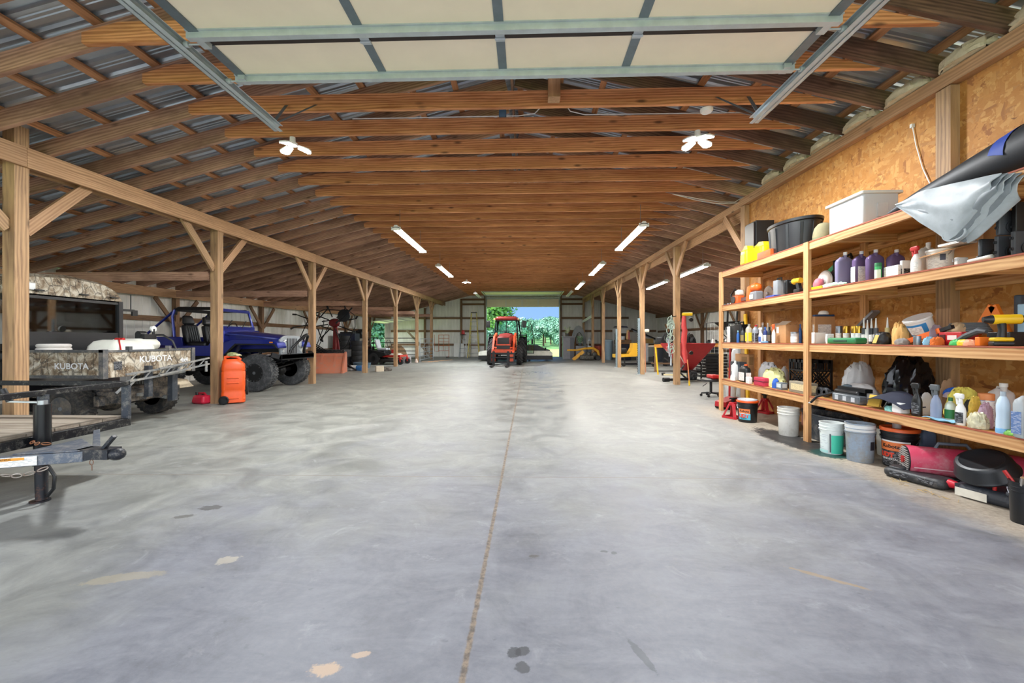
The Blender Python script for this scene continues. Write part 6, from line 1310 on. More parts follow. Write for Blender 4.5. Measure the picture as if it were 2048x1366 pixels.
for i,(a,c,X) in enumerate(((1671,1685,3.8),(1686,1700,3.8),(1702,1716,3.78),(1711,1725,3.78))):
    can('paint tin with a %s lid, %s in the row'%('silver' if i==0 else 'gold',nth(i+1)),a,c,652,2,X,WHT if i else STEEL,GOLD if i else STEEL,print_('tin_label','e2e4e4','7a9a4a') if i else PAPER,name='paint_tin',lh=.4)
b=B(); b.rbox((0,0,0),(.42,.14,.07),.02); p=atX(1693,682,3.6); t=thing('tool_case','slim green plastic case at the front of the third tier','case',(p.x,p.y,LZ[2]),PR); b.obj('shell',P('2e7a4c',.4,0,.08,'case_green'),t); b=B(); b.box(-.1,.1,-.075,-.071,.03,.04); b.obj('latch',DGREY,t)
b=B(); b.bar((-.2,.02,.0),(.24,.05,.36),.09,.03); p=atX(1712,665,4.12); o=b.obj('blade_pack',P('8a8f96',.35,.3,.15,'grey_strip'),loc=(p.x,p.y,LZ[2]+.03),rz=PR); tag(o,'grey blister strip slanting against the strand board','strip')
for i,(a,yt) in enumerate(((1728,636),(1735,640),(1743,637),(1752,636),(1775,635))):
    x,y,h,px,u=spot(a-5,a+5,yt,LZ[2],3.78); t=thing('sealant_tube','upright sealant tube with white nozzle, %s along the row'%nth(i+1),'tube',(x,y,LZ[2]),PR,'sealant tubes'); r=.022; hh=h*.62
    b=B(); b.cyl((0,0,0),(0,0,hh),r,n=14); b.obj('barrel',(P('4a4d52',.4,0,.1,'tube_grey'),WHT,DGREY,P('5a5d62',.4,0,.1,'tube_grey2'),P('d9c98f',.4,0,.1,'tube_cream'))[i],t); b=B(); b.cyl((0,0,hh),(0,0,h),.012,.004,10); b.obj('nozzle',WHT,t); b=B(); patch(b,r*1.01,-1.2,1.4,hh*.15,hh*.6); b.obj('label',PAPER,t)
soft('tool_bag','black tool bag with a yellow strap on the third tier','bag',1736,1792,664,2,3.66,.16,BLK,3,.1)
b=B(); b.bar((-.05,-.06,.09),(.0,-.13,.01),.03,.006); o=b.obj('yellow_strap',P('c9ac52',.6,0,.1,'strap_yellow'),loc=atX(1775,688,3.64)[:2]+(LZ[2]+.003,),rz=PR); tag(o,'yellow strap lying across the black tool bag','strap')
soft('work_glove','tan leather work glove on the third tier','glove',1778,1826,648,2,3.74,.12,P('e0b06a',.8,0,.1,'tan_leather'),12,.18,True)
soft('flat_cap','grey fabric cap beside the steel tin can','cap',1782,1826,677,2,3.58,.1,P('8b8580',.85,0,.12,'grey_felt'),15,.08)
t=thing('pail','white and blue pail tipped toward the aisle on the third tier','bucket',atX(1845,650,3.82)[:2]+(LZ[2]+.02,),PR); r=.105
b=B(); b.lathe([(r*.8,-.09),(r*.82,-.085),(r*.97,.1),(r*1.06,.105),(r*1.06,.125),(r*.96,.125),(.001,.115)],28); M_=Matrix.Translation((0,0,.13))@Matrix.Rotation(.45,4,'X'); b.xf(M_); b.obj('pail_body',WHT,t); b=B(); patch(b,r*.84,-1.3,1.3,-.06,.08,taper=1.14,n=14); b.xf(M_); b.obj('label',P('2f86c4',.5,0,.06,'cyan_print'),t); b=B(); patch(b,r*.9,-.3,.9,-.02,.06,taper=1.07,n=8); b.xf(M_); b.obj('small_print',PAPER,t)
t=thing('hand_saw','orange handled tool slanting in front of the tipped pail','tool',atX(1852,668,3.64)[:2]+(LZ[2],),PR); b=B(); b.bar((-.18,0,.03),(.12,.02,.13),.035,.045); b.obj('orange_grip',P('e0682a',.45,0,.1,'tool_orange'),t); b=B(); b.bar((.12,.02,.13),(.22,.02,.16),.03,.03); b.bar((-.28,0,.015),(-.18,0,.03),.04,.05); b.obj('black_end',BLK,t)
soft('canvas_bag','tan canvas bag slumped under the grey cable coil','bag',1876,1962,650,2,3.78,.2,P('b59a76',.85,0,.15,'canvas'),22,.14,True)
soft('grey_cloth','mauve grey cloth in front of the canvas bag','cloth',1856,1890,655,2,3.66,.12,P('93828c',.85,0,.15,'mauve_cloth'),25,.16,True)
t=thing('cable_coil','coil of grey cable on the canvas bag','cable',atX(1935,650,3.85)[:2]+(LZ[2]+.11,),PR); b=B()
for k in range(6): b.tube([((.17-.008*k)*math.cos(a),(.1-.004*k)*math.sin(a),.012+.013*k) for a in [2*PI*q/24 for q in range(24)]],.008,6,closed=True)
b.obj('coil',P('5e6468',.5,0,.1,'grey_cable'),t)
can('plain steel tin can at the front of the third tier',1826,1843,672,2,3.56,STEEL,STEEL)
soft('rubber_glove','pale blue rubber glove in front of the red toolbox','glove',1843,1874,676,2,3.56,.09,LBLUE,31,.2,True)
t,w_,h_,e_=carton('toolbox','red plastic toolbox on the third tier','toolbox',1876,1957,664,2,3.7,.14,P('b8242a',.4,0,.08,'toolbox_red')); b=B(); b.box(-w_*.1,w_*.3,-e_/2-.003,-e_/2,h_*.4,h_*.75); b.obj('label',P('e9d6d2',.5,0,.1,'white_print'),t); b=B(); b.box(-w_*.45,-w_*.2,-e_/2-.004,-e_/2,h_*.2,h_*.8); b.obj('recess',P('4a1210',.5,0,.1,'dark_red_recess'),t)
soft('rag','orange rag bunched by the red toolbox','rag',1856,1893,676,2,3.58,.09,P('d8702a',.8,0,.1,'orange_rag'),33,.18,True)
t=thing('warning_triangle','orange triangle stand propped on the third tier','triangle',atX(1979,645,3.9)[:2]+(LZ[2],),PR); b=B(); b.bar((-.16,0,.0),(.03,0,.33),.03,.06); b.bar((.17,0,.0),(.03,0,.33),.03,.06); b.bar((-.12,0,.06),(.14,0,.06),.03,.05); b.obj('frame',P('ea7a1e',.45,0,.06,'triangle_orange'),t)
t,w_,h_,e_=carton('carton','small bright orange box at the front of the third tier','box',1949,1980,674,2,3.56,.08,P('ee7a22',.5,0,.06,'orange_box'))
t=thing('soldering_grip','dark grey tool handle leaning on the small orange box','tool',atX(1938,672,3.58)[:2]+(LZ[2],),PR); b=B(); b.tube([(-.12,0,.02),(-.02,0,.08),(.08,0,.12),(.13,0,.11)],[.02,.024,.026,.015],8); b.obj('grip',P('4a4e53',.5,0,.1,'grip_grey'),t)
for i,(a,m,lb2) in enumerate(((1914,P('3fae54',.5,0,.06,'lime_tool'),'green'),(1928,YEL,'yellow'),(1938,P('e8a07a',.6,0,.1,'peach_cloth'),'peach'))):
    b=B(); b.crumple((.1,.06,.045),40+i,.15); o=b.obj('clip',m,loc=atX(a,689,3.53)[:2]+(LZ[2],),rz=PR); tag(o,'small %s clip at the front edge of the third tier'%lb2,'clip')
t=thing('cordless_drill','yellow and black cordless drill standing at the front of the third tier','drill',atX(2003,660,3.56)[:2]+(LZ[2],),PR+1.15)
b=B(); b.rbox((0,0,0),(.12,.08,.035),.012); b.obj('battery',BLK,t); b=B(); b.rbox((0,0,.035),(.115,.078,.03),.015); b.obj('battery_mount',YEL,t); b=B(); b.tube([(0.0,0,.06),(.005,0,.12),(.0,0,.17)],[.026,.022,.025],10); b.obj('grip',BLK,t); b=B(); b.cyl((.1,0,.2),(-.05,0,.2),.036,.036); b.obj('motor_housing',YEL,t); b=B(); b.cyl((-.05,0,.2),(-.1,0,.2),.034,.02); b.obj('chuck',BLK,t); b=B(); b.cyl((.1,0,.2),(.11,0,.2),.036,.03); b.obj('rear_cap',BLK,t)
t,w_,h_,e_=carton('organizer','flat black organizer case behind the cordless drill','case',1972,2062,664,2,3.72,.16,BLK); b=B(); b.box(-w_*.4,w_*.45,-e_/2-.004,-e_/2,h_*.5,h_*.6); b.box(-w_*.4,w_*.45,-e_/2-.004,-e_/2,h_*.3,h_*.36); b.obj('trim_strip',LGREY,t)
t,w_,h_,e_=carton('folded_chair','dark slate cushion back standing at the right edge of the third tier','cushion',2024,2064,590,2,3.95,.1,P('353c46',.6,0,.1,'slate_cloth'),rad=.04)
t,w_,h_,e_=carton('pouch','pale blue pouch leaning on the slate cushion','pouch',2034,2062,608,2,3.8,.04,P('9cc0d8',.6,0,.1,'pouch_blue')); 
# ---- fourth tier
t,w_,h_,e_=carton('cardboard_box','brown printed carton at the far end of the fourth tier','box',1456,1494,707,3,3.8,.1,CARD,[(P('9a7448',.7,0,.1,'card_print'),(.5,.9,.6,.9))])
t,w_,h_,e_=carton('carton','dark grey printed carton with a pale top on the fourth tier','box',1448,1487,722,3,3.72,.18,P('4a5058',.6,0,.1,'slate_card'),[(WHT,(.12,.55,.45,.8))])
t,w_,h_,e_=carton('carton','pale blue small carton standing on the dark grey carton','box',1446,1455,716,3,3.7,.05,LBLUE,z=LZ[3]+h_+.002)
bpy.data.objects.remove(t.children[0]); bpy.data.objects.remove(t)
jug('tall white jug in front of the grey carton on the fourth tier',1462,1478,721,3,3.6,WHT,WHT,None,.1)
soft('plastic_wrap','white crumpled wrap at the foot of the tall white jug','wrap',1459,1473,750,3,3.54,.06,WHT,51,.2,True)
jug('black and white oil jug with an orange cap on the fourth tier',1475,1504,728,3,3.6,BLK,ORG,print_('oil_label','e6e3df','c9602a'),.11)
t,w_,h_,e_=carton('carton','small white striped box on the front edge of the fourth tier','box',1491,1505,754,3,3.53,.06,WHT,[(PAPER,(.2,.8,.2,.8))])
soft('plastic_bag','white bag printed with green lettering on the fourth tier','bag',1508,1566,728,3,3.85,.22,P('d6dbe0',.4,0,.08,'bag_white'),52,.14,True)
p=atX(1536,742,3.76); o_t=thing('bag_print','green print on the white bag','print',(0,0,0)); bpy.data.objects.remove(o_t)
soft('cloth','pale yellow cloths heaped between the bag and the crate','cloth',1517,1580,740,3,3.7,.2,P('dcd99a',.85,0,.1,'pale_yellow_cloth'),54,.17,True)
t,w_,h_,e_=carton('pouch','red zipped pouch at the front of the fourth tier','pouch',1505,1543,755,3,3.57,.12,P('bc2c48',.6,0,.1,'red_nylon'),rad=.03); b=B(); b.box(-w_/2-.002,w_/2+.002,-e_/2-.003,e_/2,h_*.52,h_*.6); b.obj('zip',P('5a1a2a',.5,0,.1,'zip'),t)
soft('sponge','blue sponge pad between the red pouch and the long cartons','sponge',1541,1562,757,3,3.58,.08,P('2f5cb4',.8,0,.1,'sponge_blue'),57,.08)
t,w_,h_,e_=carton('carton','long grey printed filter carton, left of two on the fourth tier','box',1552,1576,765,3,3.56,.09,P('6d7478',.6,0,.1,'filter_card'),[(P('c6cfd0',.6,0,.1,'filter_print'),(.1,.9,.3,.85))])
t,w_,h_,e_=carton('carton','long tan printed filter carton nearer the shelf upright','box',1576,1636,764,3,3.58,.1,P('8d8472',.6,0,.1,'filter_card2'),[(print_('tan_print','d9c79a','5a5348'),(.1,.9,.25,.8))])
x,y,h,px,u=spot(1577,1663,719,LZ[3],3.86); e=.3; w=BOXW(px,u,e); t=thing('milk_crate','black lattice milk crate on the fourth tier','crate',(x,y,LZ[3]),PR)
def lattice(b,ax,o,w,h):
    # solid rims plus diagonal lattice; plane at offset o along y (ax='y') or x
    def P_(s,z): return (s,o,z) if ax=='y' else (o,s,z)
    def br(s0,z0,s1,z1,wd):
        b.bar(P_(s0,z0),P_(s1,z1),.012,wd,up=(0,0,1) if abs(z1-z0)<.9*abs(s1-s0)+.001 else ((1,0,0) if ax=='y' else (0,1,0)))
    br(-w/2,.04,w/2,.04,.08); br(-w/2,h-.02,w/2,h-.02,.04); br(-w/2,h*.66,w/2,h*.66,.02)
    for s in (-w/2+.01,w/2-.01): b.bar(P_(s,0),P_(s,h),.02,.02)
    for s in (-w*.22,w*.22): br(s-.05,h*.72,s-.05,h,.03); br(s+.05,h*.72,s+.05,h,.03)
    n=6
    for k in range(-2,n+1):
        for sg in (1,-1):
            s0=-w/2+w*k/n; s1=s0+h*.55*.8; a=s0 if sg>0 else s1; c=s1 if sg>0 else s0
            if min(a,c)<-w/2-.001 or max(a,c)>w/2+.001: continue
            b.bar(P_(a,.08),P_(c,h*.65),.008,.012)
    for k in range(9): s=-w/2+w*(k+.5)/9; b.bar(P_(s,h*.66),P_(s,h-.03),.008,.01)
b=B(); lattice(b,'y',-e/2,w,h); b.obj('side_front',BLK,t); b=B(); lattice(b,'y',e/2,w,h); b.obj('side_rear',BLK,t); b=B(); lattice(b,'x',w/2,e,h); b.obj('side_end',BLK,t); b=B(); lattice(b,'x',-w/2,e,h); b.obj('side_end',BLK,t); b=B(); b.box(-w/2,w/2,-e/2,e/2,0,.012); b.obj('bottom',BLK,t)
soft('cloth','white folded cloth behind the yellow cloths','cloth',1556,1582,735,3,4.0,.14,WHT,60,.1)
x,y,h,px,u=spot(1676,1760,730,LZ[3],3.92)
soft('chemical_sack','white sack printed with a grey emblem slumped on the fourth tier','sack',1676,1758,731,3,3.92,.34,P('d5d3d2',.5,0,.08,'sack_white'),62,.13,True)
t=thing('printed_sack','white sack with black PRO lettering under the crumpled sack','sack',atX(1722,770,3.78)[:2]+(LZ[3],),PR); b=B(); b.blob((.5,.22,.2),5,.05,n=30); b.obj('sack_body',P('dcdcdc',.5,0,.06,'sack_white2'),t); text('PRO',.07,BLK,t,(.14,-.107,.12),(PI/2-.25,0,.0),bold=.002); b=B(); b.sph((-.1,-.07,.1),.11,.05,.085); b.obj('grey_emblem',P('6f7f8a',.5,0,.1,'emblem_grey'),t)
t=thing('casters','pair of black caster wheels with a cable on the fourth tier','caster',atX(1648,795,3.62)[:2]+(LZ[3],),PR)
for xx in (-.06,.03):
    b=B(); b.lathe([(.025,-.02),(.052,-.022),(.058,-.012),(.058,.012),(.052,.022),(.025,.02),(.025,-.02)],20,(xx,0,.058),axis='y'); b.obj('wheel',P('3a3d42',.6,0,.1,'caster_grey'),t)
b=B(); b.bar((-.06,0,.06),(.14,0,.09),.03,.03); b.obj('fork',BLKM,t)
p0=atX(1668,790,3.62); p1=atX(1617,806,3.44); b=B(); b.tube([p0+Vector((0,0,.03)),p0.lerp(p1,.5)+Vector((-.05,0,.03)),p1.lerp(p0,.1)],.014,8); t=thing('cable','thick black cable poking out past the shelf upright','cable',(0,0,0)); b.obj('sheath',BLK,t); b=B(); b.cyl(p1.lerp(p0,.1),p1,.01,.006); b.obj('plug_tip',P('dfe3e6',.3,.3,.05,'bright_tip'),t)
t=thing('grinder','dark metal drive unit in front of the printed sack','tool',atX(1700,775,3.66)[:2]+(LZ[3],),PR); b=B(); b.rbox((0,0,.03),(.36,.12,.1),.03); b.cyl((-.22,0,.06),(-.14,0,.08),.035); b.box(-.15,.25,-.03,.05,.12,.16); b.obj('housing',BLKM,t)
t=thing('blister_pack','clear blister pack of black parts on the fourth tier','package',atX(1698,795,3.57)[:2]+(LZ[3],),PR); b=B(); b.rbox((0,0,0),(.4,.09,.09),.015); b.obj('plastic_shell',P('6a7076',.15,.2,.3,'clear_shell',18),t); b=B(); 
for k in range(3): b.box(-.15+.12*k,-.1+.12*k,-.048,-.045,.02,.07)
b.obj('silver_parts',LGREY,t)
b=B(); b.box(-.055,.055,-.012,.012,0,.12); p=atX(1747,797,3.56); o=b.obj('sponge',P('dcb34c',.85,0,.08,'yellow_foam',40),loc=(p.x,p.y,LZ[3]+.01),rz=PR+.3); o.rotation_euler.x=-.35; tag(o,'square yellow sponge on edge on the fourth tier','sponge')
soft('rubbish_bag','glossy black rubbish bag heaped on the fourth tier','bag',1755,1880,727,3,3.9,.42,P('0d0e12',.16,0,.3,'black_film',8),66,.2,True)
b=B(); b.slab(lambda u,v:(-.24+.5*u,-.12+.2*v,.015+.17*math.sin(PI*min(1,.15+u*.75))*(.55+.45*v)+.01*noise.noise(Vector((u*4,v*3,1)))),14,8,.006); p=atX(1785,800,3.6); o=b.obj('navy_cloth',P('23273a',.8,0,.15,'navy_cloth'),loc=(p.x,p.y,LZ[3]+.008),rz=PR); tag(o,'navy cloth draped over items on the front of the fourth tier','cloth')
t,w_,h_,e_=carton('carton','red printed box behind the black spray bottle','box',1800,1826,789,3,3.68,.08,P('c4282c',.45,0,.06,'red_card'),[(P('e9c9c6',.5,0,.1,'pink_print'),(.2,.8,.3,.6))])
t,w_,h_,e_=carton('tray','white shallow tray with teal cloth under the navy cloth','tray',1782,1822,805,3,3.55,.1,WHT,rad=.015)
soft('teal_cloth','teal cloth under the white shallow tray','cloth',1764,1800,812,3,3.545,.08,P('7fb9b2',.8,0,.1,'teal_cloth'),70,.12)
spray('black spray bottle with printed label on the fourth tier',1820,1848,766,3,3.56,P('17181b',.35,0,.1,'spray_black'),BLK,PAPERD)
soft('white_cloth','white cloth bag standing behind the clear blue spray bottle','bag',1838,1868,785,3,3.7,.12,P('dcd8d6',.6,0,.06,'white_fabric'),72,.05)
spray('clear blue spray bottle with grey trigger on the fourth tier',1857,1887,769,3,3.56,plasticky('clear_blue','b9c6e0',.55,.1),P('5a5f62',.4,0,.1,'trigger_grey'),None,fill=P('b98a72',.3,0,.1,'amber_dregs'))
bottle('green labelled bottle behind the white spray bottle',1889,1913,795,3,3.62,P('d9e4d4',.4,0,.06,'pale_green'),GREEN,P('2c7a42',.5,0,.1,'green_label'))
spray('white spray bottle with dark printed label on the fourth tier',1907,1936,787,3,3.54,WHT,WHT,PAPERD)
b=B(); b.slab(lambda u,v:(-.13+.26*u,-.05+.1*v,.012+.008*math.sin(u*9)+.006*math.sin(v*7+u*4)),14,6,.004); p=atX(1882,835,3.52); o=b.obj('blue_cloth',LBLUE,loc=(p.x+.01,p.y,LZ[3]+.006),rz=PR); tag(o,'pale blue cloth flat on the front edge under the spray bottles','cloth')
soft('yellow_cloth','bright yellow cloths heaped behind the white spray bottle','cloth',1880,1972,782,3,3.82,.26,P('efe06a',.85,0,.08,'yellow_cloth'),74,.15,True)
soft('canvas_sack','tan sack behind the bright yellow cloths','sack',1878,1912,760,3,4.08,.16,P('c7a682',.85,0,.1,'tan_sack'),76,.1)
t=thing('scrub_brush','blue bristled scrub brush on the yellow cloths','brush',atX(1915,778,3.95)[:2]+(LZ[3]+.1,),PR); b=B(); b.sph((0,0,.08),.13,.05,.08,20,lo=0); b.obj('bristles',P('2f6ad0',.9,0,.25,'bristle_blue',60),t); b=B(); b.sph((0,-.03,.06),.1,.04,.06,16,lo=0); b.obj('pad',P('c9b7c4',.7,0,.1,'pad_mauve'),t)
t=can('white tub with an orange lid on the fourth tier',1955,1990,787,3,3.72,print_('wipe_tub','e9e6e2','3a56a0',60,.6),P('dd8a50',.5,0,.06,'peach_lid'),None,name='tub',cat='tub',lh=.2); text('OROX',.04,P('2b4aa0',.5,0,0,'blue_ink'),t,(.0,0,.06),(0,0,0),curve=.0775)
jug('cloudy gallon jug with white cap at the back of the fourth tier',1968,2036,766,3,3.95,P('cfcac6',.35,0,.05,'cloudy_jug'),WHT,None,.16)
for i,(a,c,yt,X,m,lbl) in enumerate(((1938,1962,800,3.62,P('d9b84a',.5,0,.3,'snack_yellow',25),'yellow printed packet'),(1952,1990,812,3.6,P('c8a4b4',.35,0,.3,'zip_bag',30),'clear bag with orange bits'),(1928,1985,828,3.55,P('d0c9a8',.4,0,.35,'clear_bag2',30),'clear bag of pale wrappers'),(1925,1952,806,3.72,P('4a4d50',.6,0,.2,'dark_glove'),'dark rubber grip'))):
    soft('plastic_packet',lbl+' among the clutter by the blue white bottle','packet',a,c,yt,3,X,.1,m,80+i,.18,True)
b=B(); b.cyl((-.04,0,.02),(.05,0,.04),.02,.014); o=b.obj('brush_handle',WHT,loc=atX(1948,822,3.55)[:2]+(LZ[3]+.03,),rz=PR); tag(o,'white stubby brush handle on the fourth tier','brush')
bottle('tall blue white bottle at the front right of the fourth tier',1990,2023,783,3,3.53,P('c9dcec',.3,0,.05,'ice_blue'),P('aab6c0',.4,0,.1,'ice_cap'),None,prof=[(.94,0),(1,.012),(1,.14),(.98,.16),(.98,.3),(.9,.4),(.95,.58),(.93,.68),(.75,.8),(.36,.9),(.3,.94)])
t_=[o for o in bpy.data.objects if o.get('label','').startswith('tall blue white bottle')][0]; b=B(); x,y,h,px,u=spot(1990,2023,783,LZ[3],3.53); r=CYLW(px,u)/2; b.lathe([(r*1.0,.006),(r*1.012,.01),(r*1.012,h*.13),(r*1.0,h*.132)],24); b.obj('blue_base',P('7ab2dc',.35,0,.05,'base_blue'),t_)
jug('large clear jug with dark lettering at the right edge of the fourth tier',2030,2085,778,3,3.55,plasticky('water_jug','cdd4d8',.35,.15),BLUE,print_('water_label','5c78a8','e6e6e6'),.17)
b=B(); b.crumple((.16,.06,.035),91,.15); o=b.obj('green_packet',P('7fbf52',.5,0,.3,'green_wrap',30),loc=atX(2028,872,3.53)[:2]+(LZ[3],),rz=PR); tag(o,'green wrapper on the front edge at the right','wrapper')
t=thing('pan','dark round pan hanging at the right edge above the fourth tier','pan',atX(2046,760,4.1)[:2]+(LZ[3]+.3,),PR); b=B(); b.lathe([(0,-.02),(.1,-.02),(.12,.01),(0,.01)],20,axis='y'); b.obj('dish',BLKM,t)
bpy.data.objects.remove(t.children[0]); bpy.data.objects.remove(t)
# ---- under the shelf
def jack(label,px,py,h=.32):
    p=fl(px,py); t=thing('jack_stand',label,'jack stand',(p.x,p.y,0),R_.uniform(0,1)); m=P('b5202a',.4,0,.1,'jack_red'); s=.11
    for sx in (-1,1):
        for sy in (-1,1):
            b=B(); b.bar((sx*s,sy*s,.0),(sx*.035,sy*.035,h*.7),.045,.02); b.obj('leg',m,t)
    b=B(); 
    for sx in (-1,1): b.bar((sx*s,-s,.02),(sx*s,s,.02),.02,.03); b.bar((-s,sx*s,.02),(s,sx*s,.02),.02,.03)
    b.rbox((0,0,h*.6),(.09,.09,h*.18),.01); b.obj('body',m,t); b=B(); b.box(-.015,.015,-.02,.02,h*.7,h*.95); b.box(-.05,.05,-.03,.03,h*.93,h); b.obj('saddle',BLKM,t)
jack('red jack stand left of the black bucket with orange lid',1466,836,.33); jack('red jack stand behind the black bucket with orange lid',1530,826,.33)
UDTO=P('e0793f',.45,0,.08,'label_orange2'); UDTB=P('4fb4cf',.45,0,.08,'label_cyan')
t,r,h=bucket('black bucket with orange lid and ring handle under the far shelf end',1495,846,43,803,BLK,lid=ORG,lab=((UDTO,-1.0,.25,.42,.64),(UDTB,-1.0,.3,.14,.42),(P('dfe6e8',.4,0,.05,'label_white'),-1.0,.25,.4,.44)),bl=STEEL,ang=.9)
text('Kubota',.045,BLK,t,(0,0,h*.54),(0,0,-.35),curve=r*.965,bold=.001); text('UDT',.07,P('d8442c',.45,0,0,'ink_red'),t,(0,0,h*.31),(0,0,-.4),curve=r*.945,bold=.004); text('SUPER',.03,BLK,t,(0,0,h*.2),(0,0,-.4),curve=r*.94)
b=B(); b.lathe([(r*.96,h*1.02),(r*.98,h*1.025),(r*.98,h*1.07),(r*.93,h*1.07),(r*.9,h*1.0)],28); b.cyl((-.05,-.06,h),(-.05,-.06,h*1.06),.03,n=12); b.obj('inner_ring',P('c9ccd0',.4,0,.05,'ring_grey'),t)
t=thing('floor_jack','red trolley jack behind the far shelf upright','jack',fl(1459,816)[:2]+(0,),.6); b=B(); b.prism([(-.3,.05),(.3,.05),(.32,.12),(.1,.2),(-.3,.14)],-.1,.1,'y'); b.obj('frame',P('a81f28',.4,0,.1,'jack_red2'),t); b=B(); b.cyl((-.2,-.13,.06),(-.2,.13,.06),.06); b.cyl((.28,-.12,.05),(.28,.12,.05),.05); b.obj('wheels',BLKM,t)
for k in range(3):
    beam('plank',(3.93-.03*k,6.45+.03*k,.025+.052*k),(3.66-.03*k,5.95,.025+.052*k),.1,.045,W_GREY,'weathered plank in the low pile by the white pail, %s from the floor'%nth(k+1),'plank','weathered plank pile')
p=fl(1548,838); b=B(); b.cb((0,0,.15),(.22,.03,.3)); o=b.obj('board',P('d69a86',.7,0,.08,'pink_board'),loc=(4.08,6.3,0),rz=1.2); tag(o,'pinkish board standing behind the white pail under the shelf','board')
bucket('dirty white pail under the shelf left of the dark tub',1577,873,46,817,DWHT,inner=P('9a9488',.8,0,.1,'dusty_inside'))
x,y=3.82,5.42; t=thing('tub','big dusty dark grey tub behind the shelf upright','tub',(x,y,0),PR); TUBM=dirty('4a5058','b9b4aa',.45,.5,0,9)
b=B(); b.lathe([(.85,0),(.88,.01),(.97,.3),(1.03,.31),(1.03,.33),(.95,.33),(.84,.03),(.001,.03)],36,sx=.45,sy=.2); b.obj('shell',TUBM,t); b=B(); b.lathe([(.9,.26),(.001,.26)],36,sx=.45,sy=.2); b.obj('contents',P('8f867a',.9,0,.25,'dry_mud'),t)
t=can('yellow lidded pail half hidden behind the shelf upright',1612,1655,818,3,4.05,P('c9a92a',.5,0,.1,'yellow_pail'),P('f0c820',.4,0,.06,'yellow_lid'),None,name='pail',cat='bucket',z=.0,lh=.14)
b=B(); b.cyl((0,0,0),(0,0,.045),.1,n=18); o=b.obj('round_tray',BLK,loc=(4.05,t.location.y,t.children[0].dimensions.z and .001+max((v.co.z for ch in t.children for v in ch.data.vertices)))); tag(o,'black round tray lying on the yellow lidded pail','tray')
b=B(); b.crumple((.36,.22,.12),95,.15); o=b.obj('grey_sack',P('8d8780',.85,0,.2,'grey_sackcloth'),loc=(4.06,4.72,.0),rz=PR); o.scale.z=3; tag(o,'grey sack behind the green pail under the shelf','sack')
TEAL=P('46c9a8',.45,0,.06,'teal_fluid')
t,r,h=bucket('translucent pail holding green fluid next to the shelf upright',1663,909,52,847,P('dfe6e2',.35,0,.06,'milky_pail'),lab=((TEAL,-.02,1.5,.03,.62),(P('b4e2dc',.4,0,.05,'pale_teal'),-1.5,-.3,.03,.12),(print_('pail_print','dfe8e6','8a94a0',50,.4),-1.2,-.3,.12,.62),(P('4a4f56',.5,0,.1,'level_strip'),-.16,-.05,.06,.66)),bl=STEEL,inner=P('b9b0a6',.5,0,.1,'dust_fluid'),ang=.75)
t,r,h=bucket('dirty translucent pail of grey liquid right of the green one',1720,926,64,849,dirty('8fa0b4','8b8470',.7,.5,0,7),bl=STEEL,inner=P('5f6064',.5,0,.1,'dark_fluid'),lab=((P('d9dad8',.4,0,.06,'pail_collar'),-1.9,1.9,.8,.97),(P('20242c',.5,0,.1,'dark_emblem'),.75,1.2,.34,.56)),ang=.8)
t,r,h=bucket('black pail with wide orange lid and printed label behind the red heater',1799,938,81,860,P('16181b',.35,0,.15,'pail_black'),lid=P('e2642a',.4,0,.08,'lid_orange'),lab=((UDTO,-1.3,.6,.44,.66),(P('e4e4e2',.4,0,.06,'label_white2'),-1.3,.6,.66,.7),(PAPERD,-1.3,.6,.05,.42)),bl=STEEL,ang=.7)
text('Kubota',.05,BLK,t,(0,0,h*.55),(0,0,-.5),curve=r*.975,bold=.001); text('UDT',.06,P('d8442c',.45,0,0,'ink_red'),t,(0,0,h*.32),(0,0,-.75),curve=r*.95,bold=.004); text('UNIVERSAL',.028,WHT,t,(0,0,h*.22),(0,0,-.55),curve=r*.95)
b=B(); b.cyl((-.02,.0,h*.99),(-.02,.0,h*1.12),.035,n=14); b.obj('lid_spout',plasticky('clear_spout','d8d6d2',.4,.2),t)
bucket('white empty pail in the back row behind the orange lid',1779,915,58,860,DWHT,inner=P('a39c90',.8,0,.1,'dusty_inside2'))
jug('grey blue jug with white cap behind the red heater',1832,1876,853,3,4.06,P('6f86a4',.4,0,.1,'blue_grey_jug'),WHT,None,.14,z=.1)
b=B(); b.box(-.15,.15,-.1,.1,0,.098); 
o=b.obj('wood_block',W_GREY,loc=(4.06,[q for q in bpy.data.objects if q.get('label','').startswith('grey blue jug')][0].location.y,0)); tag(o,'wood block carrying the grey blue jug','block')
# torpedo heater
HR=dirty('c23a58','c9a8a8',.45,.5,0,4)
pc=atX(1812,917,3.5); ax=Vector((.9,-.43,0)).normalized(); t=thing('torpedo_heater','dusty red torpedo heater with a slotted front under the shelf','heater',(pc.x,pc.y,0),math.atan2(ax.y,ax.x)); L=.78; R=.128; zc=.165
b=B(); b.lathe([(R*.97,0),(R,.01),(R,L*.8),(R*.9,L*.93),(R*.8,L)],32,(0,0,zc),axis='x'); b.obj('shell',HR,t)
b=B(); b.lathe([(R*.95,-.008),(R*.95,-.002),(.001,-.002)],32,(0,0,zc),axis='x'); b.obj('front_plate',P('16171a',.5,0,.1,'slot_black'),t)
b=B()
for k in range(13):
    zz=-R*.86+k*R*1.72/12; hw=math.sqrt(max(0,(R*.92)**2-zz*zz)); b.box(-.022,-.01,-hw,hw,zc+zz-.0022,zc+zz+.0022)
b.box(-.024,-.012,-.005,.005,zc-R*.9,zc+R*.9); b.obj('slot_bars',P('b8b2ac',.4,.2,.1,'bar_grey'),t)['kind']='stuff'
